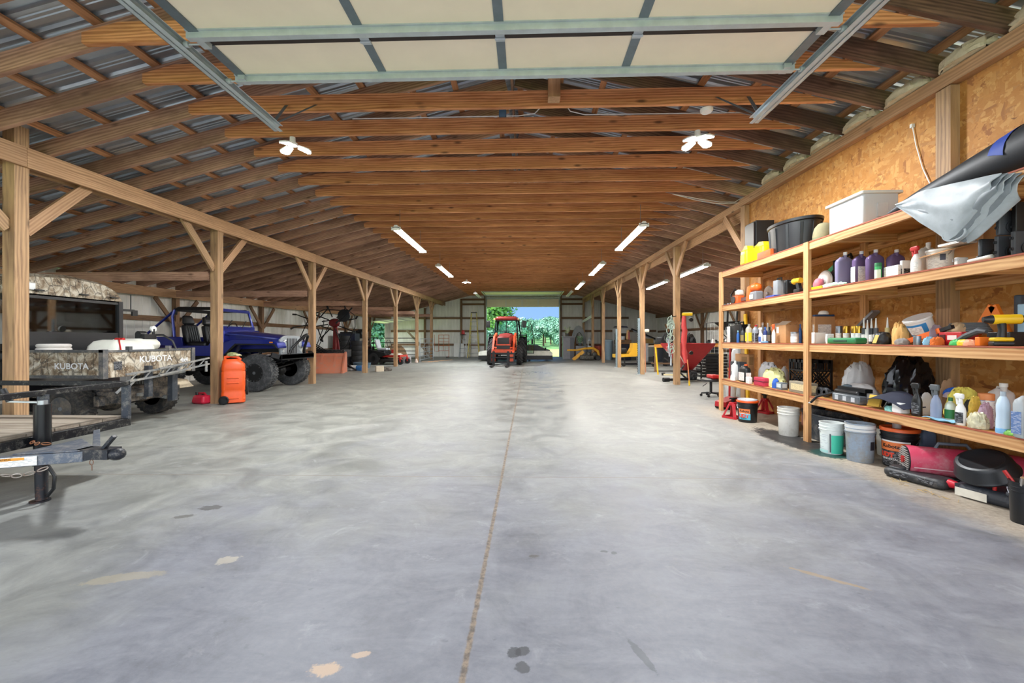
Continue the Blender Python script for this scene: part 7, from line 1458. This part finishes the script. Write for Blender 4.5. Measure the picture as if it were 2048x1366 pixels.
b=B(); b.cyl((-.03,.0,zc),(-.012,0,zc),.032,n=16); b.obj('red_badge',RED,t); b=B(); b.box(.02,L*.8,-R*1.02,-R*.98,zc-.045,zc-.037); b.obj('seam_trim',P('d8b4b8',.4,.1,.1,'pale_trim'),t)
b=B(); b.prism([(.08,.06),(.7,.06),(.66,.001),(.12,.001)],-.1,.1,'y'); b.obj('tank_base',BLKM,t); b=B(); b.box(.2,.42,-.104,-.1,.012,.05); b.obj('data_label',PAPERD,t)
b=B(); b.tube([(.2,0,zc+R-.01),(.22,0,zc+R+.04),(.4,0,zc+R+.045),(.44,0,zc+R-.01)],.015,8); b.obj('carry_handle',P('55606c',.5,0,.1,'handle_slate'),t)
# oil drains
p=fl(1836,968); t=thing('oil_drain_pan','low black oil drain container with a red cap on the floor','drain pan',(p.x+.06,p.y+.06,0),PR+.35); ODM=dirty('2a2c2f','8f8880',.3,.5,0,9)
b=B(); b.rbox((0,0,0),(.46,.22,.085),.06); b.rbox((-.14,.0,.075),(.12,.15,.025),.04); b.obj('shell',ODM,t); b=B(); b.cyl((.22,-.02,.06),(.28,-.03,.06),.036,.028,16); b.obj('red_cap',P('cf1f33',.4,0,.08,'cap_red'),t); b=B(); b.box(-.16,-.02,-.112,-.109,.035,.065); b.obj('white_lettering',PAPERD,t); b=B(); b.box(.05,.16,-.112,-.109,.035,.065); b.obj('white_lettering',PAPERD,t)
p=fl(1962,1004); t=thing('oil_drain_pan','long slate oil drain container under the round black pan','drain pan',(p.x+.16,p.y-.08,0),PR+.3); dp_=t
b=B(); b.rbox((0,0,0),(.58,.3,.11),.06,taper=.95); b.prism([(-.3,.03),(-.2,.005),(-.2,.1),(-.3,.09)],-.1,.1,'y'); b.obj('shell',dirty('2f343c','7f8086',.3,.5,0,8),t); b=B(); b.box(-.27,-.08,-.154,-.15,.012,.075); b.obj('torn_label',P('e4dfd0',.6,0,.15,'torn_paper'),t); b=B(); b.cyl((-.06,-.1,.11),(-.06,-.1,.14),.012); b.sph((-.06,-.1,.15),.016); b.obj('red_plug',RED,t); b=B(); b.tube([(.02,-.12,.115),(.15,-.13,.13),(.27,-.11,.115)],.018,8); b.obj('grip_edge',P('4a4f57',.5,0,.1,'slate_grip'),t)
p=atX(1964,940,3.62); t=thing('round_pan','round black drain pan propped upside down on the slate container','drain pan',(p.x+.02,p.y,.112),PR)
b=B(); b.lathe([(.185,0),(.19,.012),(.18,.025),(.165,.1),(.15,.12),(.13,.124),(.12,.118),(.001,.118)],36); M_=Matrix.Rotation(.5,4,'X')@Matrix.Rotation(.1,4,'Y'); b.xf(Matrix.Translation((0,.02,.1))@M_); b.obj('dish',P('1f2226',.4,0,.2,'pan_black'),t)
t,r,h=bucket('black pail of tools at the bottom right corner of the photo',2052,1052,76,968,P('15171b',.4,0,.15,'pail_black2'),bl=P('c9ccd2',.35,.4,.05,'bright_wire'),inner=P('7a4a34',.8,0,.3,'rusty_bits',30),ang=1.1)
for k in range(4):
    p_=t.location+Vector((.05*math.cos(k*1.7),.05*math.sin(k*1.7),h*.81)); b=B(); b.cyl((0,0,0),(.06*math.cos(k*2),.06*math.sin(k*2),.1),.012,n=8); o=b.obj('hand_tool',(STEEL,RED,CHROME,RUST)[k],loc=p_); tag(o,'small %s tool sticking out of the black corner pail'%('steel','red','chrome','rusty')[k],'tool')
b=B()
for k in range(26):
    a=Vector((R_.uniform(-.3,.3),R_.uniform(-.05,.05),.004)); b.cyl(a,a+Vector((R_.uniform(-.07,.07),R_.uniform(-.05,.05),.008)),.002,n=4)
o=b.obj('straw_scraps',P('c2a878',.9,0,.2,'straw2'),loc=(3.3,3.6,0),rz=PR); tag(o,'loose straw scraps along the foot of the shelf','straw',kind='stuff')
# ------------------------------------------------------------ right wing and far right clutter
t=thing('seed_hopper','red cone spreader hopper behind the nearest right post','spreader',(5.0,13.2,0))
b=B(); 
def sq(z,hw,r=.06): 
    q=[]
    for cx,cy,a0 in ((1,1,0),(-1,1,90),(-1,-1,180),(1,-1,270)):
        for k in range(4):
            a=math.radians(a0+k*30); q.append((cx*(hw-r)+r*math.cos(a),cy*(hw-r)+r*math.sin(a),z))
    return q
b.loft([sq(.3,.1,.04),sq(1.08,.56),sq(1.16,.58),sq(1.16,.55),sq(1.1,.53),sq(.34,.09,.03)]); b.xf(Matrix.Rotation(.35,4,'Z')); b.obj('hopper_cone',P('ad1c20',.35,.1,.1,'hopper_red2'),t)
b=B(); 
for s in (-1,1): b.tube([(s*.34,-.2,.02),(s*.34,-.2,.5),(s*.3,.2,.9)],.025,6); b.tube([(s*.34,-.2,.02),(s*.34,.3,.02)],.025,6)
b.bar((-.36,-.2,.3),(.36,-.2,.3),.05,.06); b.tube([(-.36,-.25,.3),(-.62,-.2,.62),(-.75,-.1,.7)],.02,6); b.obj('carrier_frame',BLKM,t)
b=B(); b.cyl((-.1,-.35,.2),(.1,-.35,.2),.16,n=18); b.lathe([(.0,-.01),(.22,-.01),(.22,.01),(0,.01)],20,(0,0,.26)); b.tube([(-.25,-.4,.5),(-.4,-.42,.3),(-.2,-.45,.1)],.03,8); b.obj('gearbox',dirty('2a2d30','c9ccd0',.35,.4,.4,14),t)
b=B(); b.cyl((-.15,-.5,.09),(-.8,-.7,.09),.04); b.cyl((-.8,-.7,.09),(-.98,-.74,.09),.065,n=12); b.obj('drive_shaft',BLKM,t)
b=B(); b.bar((-.5,-.25,1.12),(-.2,-.28,.55),.05,.02); b.obj('warning_strip',P('d9c4c0',.5,0,.1,'pale_decal'),t)
# red creeper and things hanging on the nearest right post
t=thing('mechanic_creeper','red plastic creeper with black casters hung upright on the nearest right post','creeper',(4.42,11.9,0)); CR=P('d04a4a',.4,0,.08,'creeper_red')
b=B()
def crp(z):
    f=(z-.62)/1.3; return .1+.05*math.sin(f*PI)-(.04 if .28<f<.42 else 0)
b.loft([[( .0+crp(z)*math.cos(a)*.55+(-.03 if z>1.6 else .03*math.sin(z*4)),-.06+.045*math.sin(a),z) for a in [2*PI*k/16 for k in range(16)]] for z in [.62+.1*i for i in range(14)]]); b.obj('bed',CR,t)
for z in (1.82,1.38,.9):
    b=B(); b.cyl((.1,-.06,z),(.15,-.06,z),.012); b.lathe([(0,-.02),(.05,-.02),(.055,0),(.05,.02),(0,.02)],16,(.17,-.06,z),axis='y'); b.obj('caster',BLK,t)
b=B(); b.rbox((.06,-.06,1.93),(.28,.08,.09),.02); o=b.obj('headrest',YEL,t)
b=B(); b.cyl((4.5,11.75,.14),(4.47,11.8,.72),.016); o=b.obj('garden_tool',P('d98a5a',.6,0,.1,'handle_tan')); tag(o,'tan and yellow handle standing under the red creeper','handle')
b=B(); b.cyl((4.503,11.745,.0),(4.5,11.75,.14),.022); sl=b.obj('yellow_sleeve',YEL,o)
t=thing('trap_bundle','tangle of pale green metal traps hanging left of the nearest right post','traps',(4.08,11.86,0)); b=B(); b.bar((-.03,0,1.9),(.11,.02,1.93),.03,.02); b.obj('hanging_strap',BLKM,t); b=B()
rr=random.Random(5)
for k in range(16):
    z=.95+.9*rr.random(); x=-.02-.1*rr.random(); s=.05+.04*rr.random(); b.tube([(x+s*math.cos(a),-.02-.04*rr.random(),z+s*1.3*math.sin(a)) for a in [2*PI*q/8 for q in range(8)]],.009,5,closed=True)
b.tube([(-.03,0,1.95),(-.06,-.03,1.5),(-.1,-.03,1.1),(-.03,-.03,.7)],.014,6); b.obj('trap_frames',P('b7c9bd',.45,.2,.25,'pale_green_metal',20),t)['kind']='stuff'
b=B(); b.bar((-.14,-.04,1.3),(-.1,-.05,.8),.1,.02); b.bar((-.05,-.04,.85),(-.06,-.05,.55),.04,.02); b.obj('grey_blade',P('b9c2cc',.4,.3,.1,'pale_blade'),t); b=B(); b.bar((-.19,-.04,1.1),(-.17,-.05,.95),.03,.02); b.obj('red_grip',RED,t)
# bench, dark machinery, net, bow
t=thing('workbench','long timber workbench with an orange front rail in the right wing','bench',(6.9,16.9,0))
b=B(); b.box(-1.9,1.9,-.3,.5,.98,1.03); b.obj('bench_top',W_DECK,t); b=B(); b.bar((-1.9,-.33,1.02),(1.9,-.33,1.08),.03,.13); b.obj('front_rail',P('d98f35',.5,0,.15,'orange_timber'),t)
for x in (-1.8,0,1.8):
    b=B(); b.box(x-.05,x+.05,-.25,-.15,0,.98); b.obj('leg',W_GIRT,t)
b=B(); b.box(-1.8,1.8,-.1,.45,.3,.33); b.obj('lower_shelf',W_GIRT,t)
rr=random.Random(11)
for k,(x,lbl) in enumerate(((-1.55,'left end'),(-1.1,'second from left'),(-.6,'middle'),(1.0,'right end'))):
    b=B(); b.rbox((0,0,0),(.34,.3,.25+.2*rr.random()),.04,taper=.8); b.cyl((0,-.1,.15),(.25*rr.random(),-.2,.5),.03); o=b.obj('machine',P('23252a',.5,.2,.4,'machine_dark',18),loc=(6.9+x,17.0,1.032)); tag(o,'dark small machine on the workbench, '+lbl,'machine')
b=B(); b.bar((0,0,0),(.6,-.1,.95),.05,.06); o=b.obj('plank',W_GREY,loc=(5.75,17.5,1.035)); tag(o,'tan plank leaning over the dark machines on the workbench','plank')
for k,(x,y,sz,m,lbl) in enumerate(((6.0,17.0,(.3,.3,.3),'7a5a30','tan bin'),(6.6,17.0,(.4,.3,.35),'8d7a3a','olive bin'),(7.4,17.1,(.25,.25,.4),'a79030','yellow brown bin'))):
    box1('bin','%s on the lower shelf of the workbench'%lbl,'bin',x,y,sz,P(m,.6,0,.2),0,.335)
t=thing('golf_net','white practice net with a black banner in the right wing','net',(7.6,15.6,0))
b=B(); b.prism([(-.75,1.9),(.75,1.98),(.38,1.62),(-.4,1.62)],-.02,.0,'y'); b.obj('banner',BLK,t); text('SKLZ',.22,WHT,t,(-.02,-.025,1.76),(PI/2,0,0),bold=.008)
b=B(); b.tube([(-.75,0,1.9),(-1.0,0,1.87),(-1.0,.0,.02)],.014,6); b.tube([(.75,0,1.97),(1.7,0,2.05),(1.72,0,.02)],.014,6); b.bar((-.6,0,1.2),(1.2,0,1.2),.02,.02); b.obj('net_frame',BLKM,t)
b=B()
for k in range(20): x=-.98+.14*k; b.bar((x,.03,.35),(x,.03,1.9),.006,.006)
for k in range(12): z=.4+.13*k; b.bar((-.98,.03,z),(1.7,.03,z),.006,.006)
b.obj('mesh_net',P('d9dcdc',.6,0,.05,'net_white'),t)['kind']='stuff'
t=thing('compound_bow','grey compound bow hanging on a right wing post','bow',(7.25,15.155,0)); b=B(); b.tube([(.16*math.cos(a),0,1.6+.24*math.sin(a)) for a in [2*PI*q/20 for q in range(20)]],.018,6,closed=True); b.tube([(.1*math.cos(a)-.03,-.01,1.34+.1*math.sin(a)) for a in [2*PI*q/14 for q in range(14)]],.016,6,closed=True); b.tube([(-.05,0,1.82),(-.12,0,1.55),(-.04,0,1.3)],.012,6); b.obj('bow_limbs',P('6d7880',.4,.3,.2,'bow_grey'),t)
b=B(); b.bar((7.27,15.2,1.75),(7.27,15.2,.03),.06,.06,up=(0,1,0)); o=b.obj('stand_pole',BLKM); tag(o,'black pole holding the compound bow','pole')
for k in range(8):
    b=B(); b.box(-.42+.04*k*.3,.42,-.3,.3,0,.085); o=b.obj('panel_pack',BLK,loc=(6.3+.015*(k%3),14.6,.001+.1*k)); tag(o,'flat black pack stacked behind the red hopper, %s from the floor'%nth(k+1),'pack','stack of flat black packs'); b=B(); b.box(-.44+.012*k,-.3,-.302,-.29,.086,.1); b.box(.2,.42,-.302,-.29,.086,.1); b.box(-.42,-.405,-.3,.3,.086,.1); b.obj('pale_edge',P('c9cac6',.6,0,.1,'pale_edge'),o)
p=fl(1428,741); b=B()
for k in range(3): b.box(-.16,.16,-.14,.14,.14*k,.14*k+.1); b.box(-.12,.12,-.1,.1,.14*k+.1,.14*k+.14)
o=b.obj('wood_crate',P('a86f42',.7,0,.2,'crate_wood'),loc=(6.55,13.4,0)); tag(o,'brown slatted crate under the grey sack in the right wing','crate')
b=B(); b.blob((.36,.3,.62),7,.08); o=b.obj('sack',P('b3b5b8',.8,0,.1,'grey_sack2'),loc=(6.6,13.4,.422)); tag(o,'pale grey sack on the slatted crate near the shelf end','sack')
for k,(x,lbl) in enumerate(((7.35,'left'),(7.85,'right'))):
    b=B(); b.rbox((0,0,0),(.16,.14,.26),.04,taper=.6); o=b.obj('jug',WHT,loc=(x-.6,16.35,.335 if 0 else 1.032)); o.location=(x,16.75,1.035); tag(o,'white plastic jug on the workbench under the net, '+lbl,'jug')
# rolling stool, trolley jack, buckets seen past the shelf end
p=fl(1420,793); t=thing('rolling_stool','low black rolling stool beside the far shelf upright','stool',(p.x+.02,p.y,0)); b=B(); b.lathe([(.0,.34),(.2,.345),(.215,.36),(.21,.385),(.18,.4),(0,.405)],28); b.obj('seat',P('17181a',.45,0,.15,'stool_vinyl'),t); b=B(); b.cyl((0,0,.08),(0,0,.34),.028); b.obj('column',BLKM,t)
for k in range(5):
    a=2*PI*k/5+.3; b=B(); b.bar((0,0,.09),(.2*math.cos(a),.2*math.sin(a),.07),.035,.03); l=b.obj('leg',BLKM,t); b=B(); b.lathe([(0,-.012),(.028,-.012),(.028,.012),(0,.012)],12,(.2*math.cos(a),.2*math.sin(a),.03),axis='y'); b.obj('caster',BLK,l)
b=B(); b.bar((-.14,-.1,.3),(-.26,-.2,.25),.01,.01); b.obj('height_lever',BLKM,t)
b=B(); b.rbox((0,0,0),(.2,.3,.08),.02); o=b.obj('red_tray',RED,loc=(t.location.x+.06,t.location.y,.407)); tag(o,'red parts tray on the low black stool','tray')
b=B(); b.lathe([(.1,0),(.12,.3),(.125,.3),(.001,.29)],20); o=b.obj('white_pail',WHT,loc=(4.55,9.5,0)); tag(o,'white pail on the floor seen past the far shelf upright','bucket')
b=B(); b.lathe([(.1,0),(.12,.28),(.125,.28),(.001,.27)],20); o=b.obj('grey_pail',P('c5c8ca',.5,0,.1,'pail_grey'),loc=(4.95,9.9,0)); tag(o,'pale grey pail behind the white one past the shelf end','bucket')
b=B(); b.cyl((0,0,0),(.02,0,1.1),.02); o=b.obj('red_pole',RED,loc=(4.1,8.62,0)); tag(o,'red upright pole of a jack seen past the shelf end','pole')
b=B(); b.rbox((0,0,0),(.07,.02,.5),.005); o=b.obj('yellow_level',YEL,loc=(4.12,7.9,1.25)); b=B(); b.box(4.14,4.2,8.05,8.09,0,2.2); bpy.data.objects.remove(o)
t=thing('spirit_level','tall yellow level leaning against the end of the strand board wall','level',(4.14,7.98,0)); b=B(); b.bar((0,0,0),(.0,.1,1.75),.03,.08); b.obj('beam',YEL,t); b=B(); b.cyl((-.02,.06,1.2),(-.02,.1,1.2),.03); b.obj('vial',P('3a5a30',.2,0,.1,'vial_green'),t)
b=B(); b.tube([(-.1,0,1.95),(-.12,0,1.5),(-.05,0,1.35),(.05,0,1.45),(.08,0,1.9)],.018,6); b.tube([(-.16,.05,1.95),(-.18,.05,1.4),(-.02,.05,1.25),(.12,.05,1.5)],.012,6); o=b.obj('black_cables',BLK,loc=(4.05,8.35,-.02)); tag(o,'black cables hanging on the post at the shelf end','cable')
# yellow stick, hockey stick, toothed bars
t=thing('yellow_pole','yellow pole standing on the floor left of the red hopper','pole',(4.72,15.2,0)); b=B(); b.cyl((0,0,.02),(-.09,0,1.0),.028,n=10); b.obj('pole_shaft',YEL,t)
t=thing('hockey_stick','hockey stick with yellow blade lying at the foot of the yellow pole','hockey stick',(4.78,15.0,0)); b=B(); b.bar((0,0,.04),(.9,-.3,.03),.03,.05); b.obj('stick_shaft',P('d9cfa0',.5,0,.1,'pale_stick'),t); b=B(); b.bar((0,0,.05),(.12,-.02,.06),.05,.09); b.obj('taped_end',BLK,t)
for k,(x,y,h,lbl) in enumerate(((4.12,15.5,2.05,'second'),(4.12,19.3,1.75,'third'))):
    t=thing('rack_upright','grey perforated steel upright against the %s right post'%lbl,'rack upright',(x,y,0)); b=B(); b.box(-.04,.035,-.03,.03,0,h); b.obj('channel',P('8fa0aa',.4,.5,.15,'rack_steel'),t); b=B()
    for q in range(22): z=.1+q*(h-.2)/22; b.box(-.05,-.041,-.02,.02,z,z+.035)
    b.obj('slots',BLKM,t)['kind']='stuff'; b=B(); b.box(-.1,.04,-.06,.06,0,.02); b.obj('foot_plate',GALV,t)
b=B(); b.cyl((0,0,0),(-.03,0,1.55),.018); o=b.obj('rake_handle',P('c98a68',.6,0,.1,'rake_tan'),loc=(4.62,16.4,0)); tag(o,'tan rake handle leaning behind the second right post','rake')
b=B(); b.rbox((0,0,0),(.24,.2,.12),.04); b2=b.obj('bag_top',P('e9e4d4',.6,0,.05,'cream_bag'),o); b2.location=(-.0,0,1.9-.35)
# yellow machine
t=thing('yellow_machine','yellow L-shaped machine panel on a black wheeled frame behind the third right post','machine',(5.15,20.3,0)); YM=P('e0ab2a',.4,0,.1,'machine_yellow')
b=B(); b.prism([(-.95,.42),(.38,.5),(.45,1.12),(-.1,1.1),(-.12,.9),(-.22,.72),(-.3,.6),(-.95,.58)],-.3,.3,'y'); b.obj('body',YM,t)
b=B(); b.bar((-.7,-.3,.1),(.9,-.3,.12),.05,.05); b.bar((-.7,.3,.1),(.9,.3,.12),.05,.05); b.bar((-.5,-.3,.1),(-.5,-.3,.45),.05,.05); b.bar((.1,-.3,.1),(.1,-.3,.5),.05,.05); b.bar((.1,-.3,.45),(.4,-.3,.14),.04,.04); b.bar((.85,-.3,.1),(.85,-.3,.5),.05,.05); b.obj('wheeled_frame',BLKM,t)
for x in (-.55,.85):
    b=B(); b.lathe([(0,-.03),(.08,-.03),(.08,.03),(0,.03)],16,(x,-.34,.082),axis='y'); b.obj('wheel',BLK,t)
b=B(); b.rbox((-.55,0,.6),(.4,.4,.3),.08); b.tube([(-.7,-.1,.7),(-.8,-.1,1.1),(-.45,-.1,1.2)],.02,6); b.obj('motor',BLK,t)
# bins, chest and what stands on it
def bin_(name,label,x,y,r,h,m,lidm,sq=1):
    t=thing(name,label,'bin',(x,y,0)); b=B(); b.lathe([(r*.8,0),(r*.82,.01),(r,h*.95),(r*1.04,h*.96),(r*1.04,h)],24); b.obj('shell',m,t); b=B(); b.lathe([(r*1.06,h),(r*1.06,h+.03),(r*.9,h+.07),(0.001,h+.09)],24); b.obj('lid',lidm,t); return t
bin_('waste_bin','rust red waste bin between the last right posts',4.85,28.3,.36,.85,P('a5432f',.5,0,.1,'bin_red'),P('6f1f1c',.5,0,.1,'bin_lid_red'))
bin_('waste_bin','tall slate blue waste bin left of the dark chest',5.15,26.5,.28,1.2,P('7d93a2',.5,0,.08,'bin_slate'),P('93a8b5',.5,0,.08,'bin_slate_lid'))
t=thing('chest','dark navy chest cabinet behind the third right post','cabinet',(6.0,26.3,0)); b=B(); b.box(-.42,.42,-.35,.35,.02,1.0); b.obj('carcass',P('141a30',.35,0,.15,'navy3'),t,bev=.02); b=B(); b.box(-.44,.44,-.37,.37,1.002,1.26); b.obj('drawer_box',P('7a5a3a',.6,0,.15,'brown_box'),t); b=B()
for k in range(6): b.box(-.36+.13*k,-.35+.13*k,-.354,-.35,.08,.95)
b.obj('panel_grooves',BLK,t)['kind']='stuff'
for k,(x,r,h,m,lbl) in enumerate(((5.72,.12,.3,'9ab0b8','blue grey pail'),(5.98,.14,.22,'cfd3d6','pale low pail'))):
    b=B(); b.lathe([(r*.85,0),(r,h),(r*.9,h),(.001,h*.95)],18); o=b.obj('pail',P(m,.5,0,.08),loc=(x,26.2,1.264)); tag(o,lbl+' standing on the dark chest','bucket')
b=B(); b.rbox((0,0,0),(.26,.2,.62),.08,taper=.6); o=b.obj('feed_bag',P('e0b27a',.6,0,.1,'bag_peach'),loc=(6.3,26.2,1.264)); tag(o,'peach bag with a red stripe on the dark chest','bag'); b=B(); b.box(.0,.06,-.104,-.1,.02,.5); b.obj('red_stripe',P('b8405a',.5,0,.1,'bag_red'),o)
for k,(x,y,z,sz,m,lbl) in enumerate(((6.9,25.2,0,(.55,.6,1.05),'c9cdd2','pale grey cabinet right of the dark chest'),(7.25,25.2,1.055,(.5,.4,.28),'8a7040','brown carton on the pale grey cabinet'),(7.7,24.6,0,(.4,.4,.95),'3a3f4a','dark slate box beside the yellow machine'),(7.75,24.6,.955,(.36,.3,.36),'d3b391','tan carton on the dark slate box'),(4.75,28.9,.0,(.01,.01,.01),'dadada',''))):
    if lbl: box1('box',lbl,'box',x,y,sz,P(m,.55,0,.12),0,z)
t=thing('window_frame_sheet','pale arched panel with dark window leaning behind the dark chest','panel',(6.3,28.2,0)); b=B(); b.rbox((0,0,0),(1.1,.06,2.05),.1); b.obj('shell',P('cfd2d2',.5,0,.06,'pale_panel'),t); b=B(); b.box(-.4,.4,-.034,-.03,1.1,1.7); b.obj('dark_window',P('2a2622',.4,0,.2,'dark_pane'),t); b=B(); b.prism([(-.5,2.08),(.5,2.08),(.4,2.16),(.0,2.2),(-.4,2.16)],-.04,.04,'y'); b.obj('navy_cap',P('2a2d4a',.5,0,.1,'navy_trim'),t)
t=thing('boat_trailer_pole','dark diagonal boom with grey strip in the right wing','boom',(7.3,27.0,0)); b=B(); b.bar((-.6,0,1.95),(1.3,0,1.15),.08,.12); b.obj('beam',BLKM,t); b=B(); b.bar((-.5,-.06,1.84),(1.2,-.06,1.1),.02,.06); b.obj('grey_strip',P('8a8f96',.4,.2,.1,'strip_grey'),t); b=B(); b.box(1.2,1.3,-.05,.05,0,1.2); b.obj('prop',BLKM,t)
b=B(); b.bar((0,0,0),(-.9,0,2.1),.1,.14); o=b.obj('dark_brace',W_GIRT,loc=(8.3,22.5,0)); tag(o,'dark timber leaning in the right wing behind the second post','timber')
for k,(x,y) in enumerate(((7.1,20.6),(8.25,21.6),(8.6,19.6))):
    b=B(); b.crumple((.8,.6,1.5-.2*k),60+k,.22); o=b.obj('machine_heap',P('1b1c20',.5,.2,.4,'heap_dark',10),loc=(x,y,0)); tag(o,'dark machinery heap in the right wing, %s from the aisle'%nth(k+1),'machine')
# beside the far doorway on the right
t=thing('file_cabinet','grey cabinet at the right of the far doorway carrying a pale plant','cabinet',(2.78,27.9,0)); b=B(); b.box(-.36,.36,-.3,.3,0,1.42); b.box(-.4,.4,-.34,.34,1.42,1.5); b.obj('carcass',P('7f7f84',.5,.1,.1,'cabinet_grey'),t,bev=.01); b=B(); b.box(.1,.36,-.304,-.3,.02,1.4); b.obj('side_shadow_panel',P('55565c',.5,.1,.1,'cabinet_dark'),t)
def plant(label,x,y,z,r,n,m,pot):
    t=thing('potted_plant',label,'plant',(x,y,z)); b=B(); b.lathe([(.1,0),(.14,.18),(.12,.18),(.001,.16)],16); b.obj('pot',pot,t); b=B(); q=random.Random(n)
    for k in range(n):
        a=q.uniform(0,6.3); l=r*q.uniform(.6,1); h=q.uniform(.15,.5); c,s_=math.cos(a),math.sin(a); P0=Vector((.03*c,.03*s_,.16)); P1=Vector((l*.5*c,l*.5*s_,.16+h)); P2=Vector((l*c,l*s_,.16+h*.75)); w_=Vector((-s_,c,0))*.035
        b.add([P0-w_*.5,P0+w_*.5,P1+w_,P1-w_,P2],[(0,1,2,3),(3,2,4)])
    f=b.obj('leaves',m,t); f['kind']='stuff'
plant('pale spiky plant on top of the grey cabinet',2.72,27.8,1.502,.45,26,P('c9d2b4',.6,0,.2,'pale_leaf',20),P('55524e',.6,0,.1,'pot_dark'))
t=thing('planter_box','low grey planter cabinet right of the tall grey cabinet','planter',(3.53,27.6,0)); b=B(); b.box(-.3,.3,-.28,.28,0,.86); b.obj('carcass',P('77777c',.5,0,.1,'cabinet_grey2'),t,bev=.01)
plant('green plant on the low grey planter cabinet',3.53,27.6,.862,.5,34,P('86a886',.6,0,.25,'sage_leaf',20),P('4a4f52',.6,0,.1,'pot_dark2'))
board('plywood_sheet','brown plywood sheet leaning on the end wall behind the plants','board',(3.3,31.1,0),(.8,.03,1.95),P('7d5634',.7,0,.12,'brown_ply'),0,-.05)
t=thing('fibreglass_shell','grey moulded shell arching beside the plywood sheet','shell',(3.75,29.4,0)); b=B(); pr=[]
for k in range(13):
    a=PI*k/12; 
    pr.append((-.55*math.cos(a)-.1,2.25*math.sin(a)**.8))
inn=[(x*.68-.02,z*.8) for x,z in pr][::-1]
b.prism(pr+inn,-.25,.25,'y'); b.obj('arch',P('8b8f90',.5,0,.12,'shell_grey'),t)
t=thing('lantern','silver garden lantern standing on a stool by the grey shell','lantern',(4.15,27.5,.0)); b=B(); b.box(-.18,.18,-.18,.18,0,.8); b.obj('stand',P('4a5560',.5,0,.1,'stand_slate'),t); b=B(); b.box(-.14,.14,-.14,.14,.8,.84); b.box(-.14,.14,-.14,.14,1.2,1.24)
for sx in (-1,1):
    for sy in (-1,1): b.bar((sx*.12,sy*.12,.84),(sx*.12,sy*.12,1.2),.02,.02)
b.lathe([(.16,1.24),(.05,1.38),(.02,1.42),(.001,1.42)],12); b.obj('cage',P('c6ccd0',.35,.4,.1,'lantern_silver'),t)
t=thing('log_splitter','yellow curved boom machine with a small engine by the far doorway','machine',(3.65,26.2,0)); b=B(); b.tube([(-1.1,0,.62),(-.5,0,.62),(0,0,.72),(.5,0,.74),(.8,0,.55),(.88,0,.2)],[.05,.06,.07,.08,.09,.07],8); b.bar((-.75,-.1,.02),(-.1,-.1,.55),.06,.2); b.obj('yellow_boom',P('d9a02c',.45,0,.15,'boom_yellow'),t); b=B(); b.rbox((.1,0,.02),(.9,.6,.3),.08); b.cyl((.2,-.2,.3),(.2,-.2,.5),.14); b.sph((.55,-.2,.35),.16); b.obj('engine',dirty('3a3a38','b0a78c',.45,.5,.2,18),t)
for s in (-1,1):
    b=B(); b.lathe([(.08,-.04),(.14,-.05),(.16,0),(.14,.05),(0,.05),(0,-.05)],16,(.75,s*.36,.16),axis='y'); b.obj('wheel',RUB,t)
beam('white_board',(4.163,27.0,2.75),(4.163,31.2,2.6),.03,.18,WHT,'white board fixed between the last two right posts','board')
for k,(x,y,s_,m,lbl) in enumerate(((4.55,28.9,.4,'5b6470','slate crate'),(4.62,30.2,.5,'d4d6d8','white crate'))): box1('crate',lbl+' at the foot of the last right post','crate',x,y,(s_,s_,s_),P(m,.5,0,.1))
box1('crate','blue grey tub with white cups between the last right posts','crate',4.0,28.9,(.3,.4,.7),P('8ea0ac',.5,0,.1))
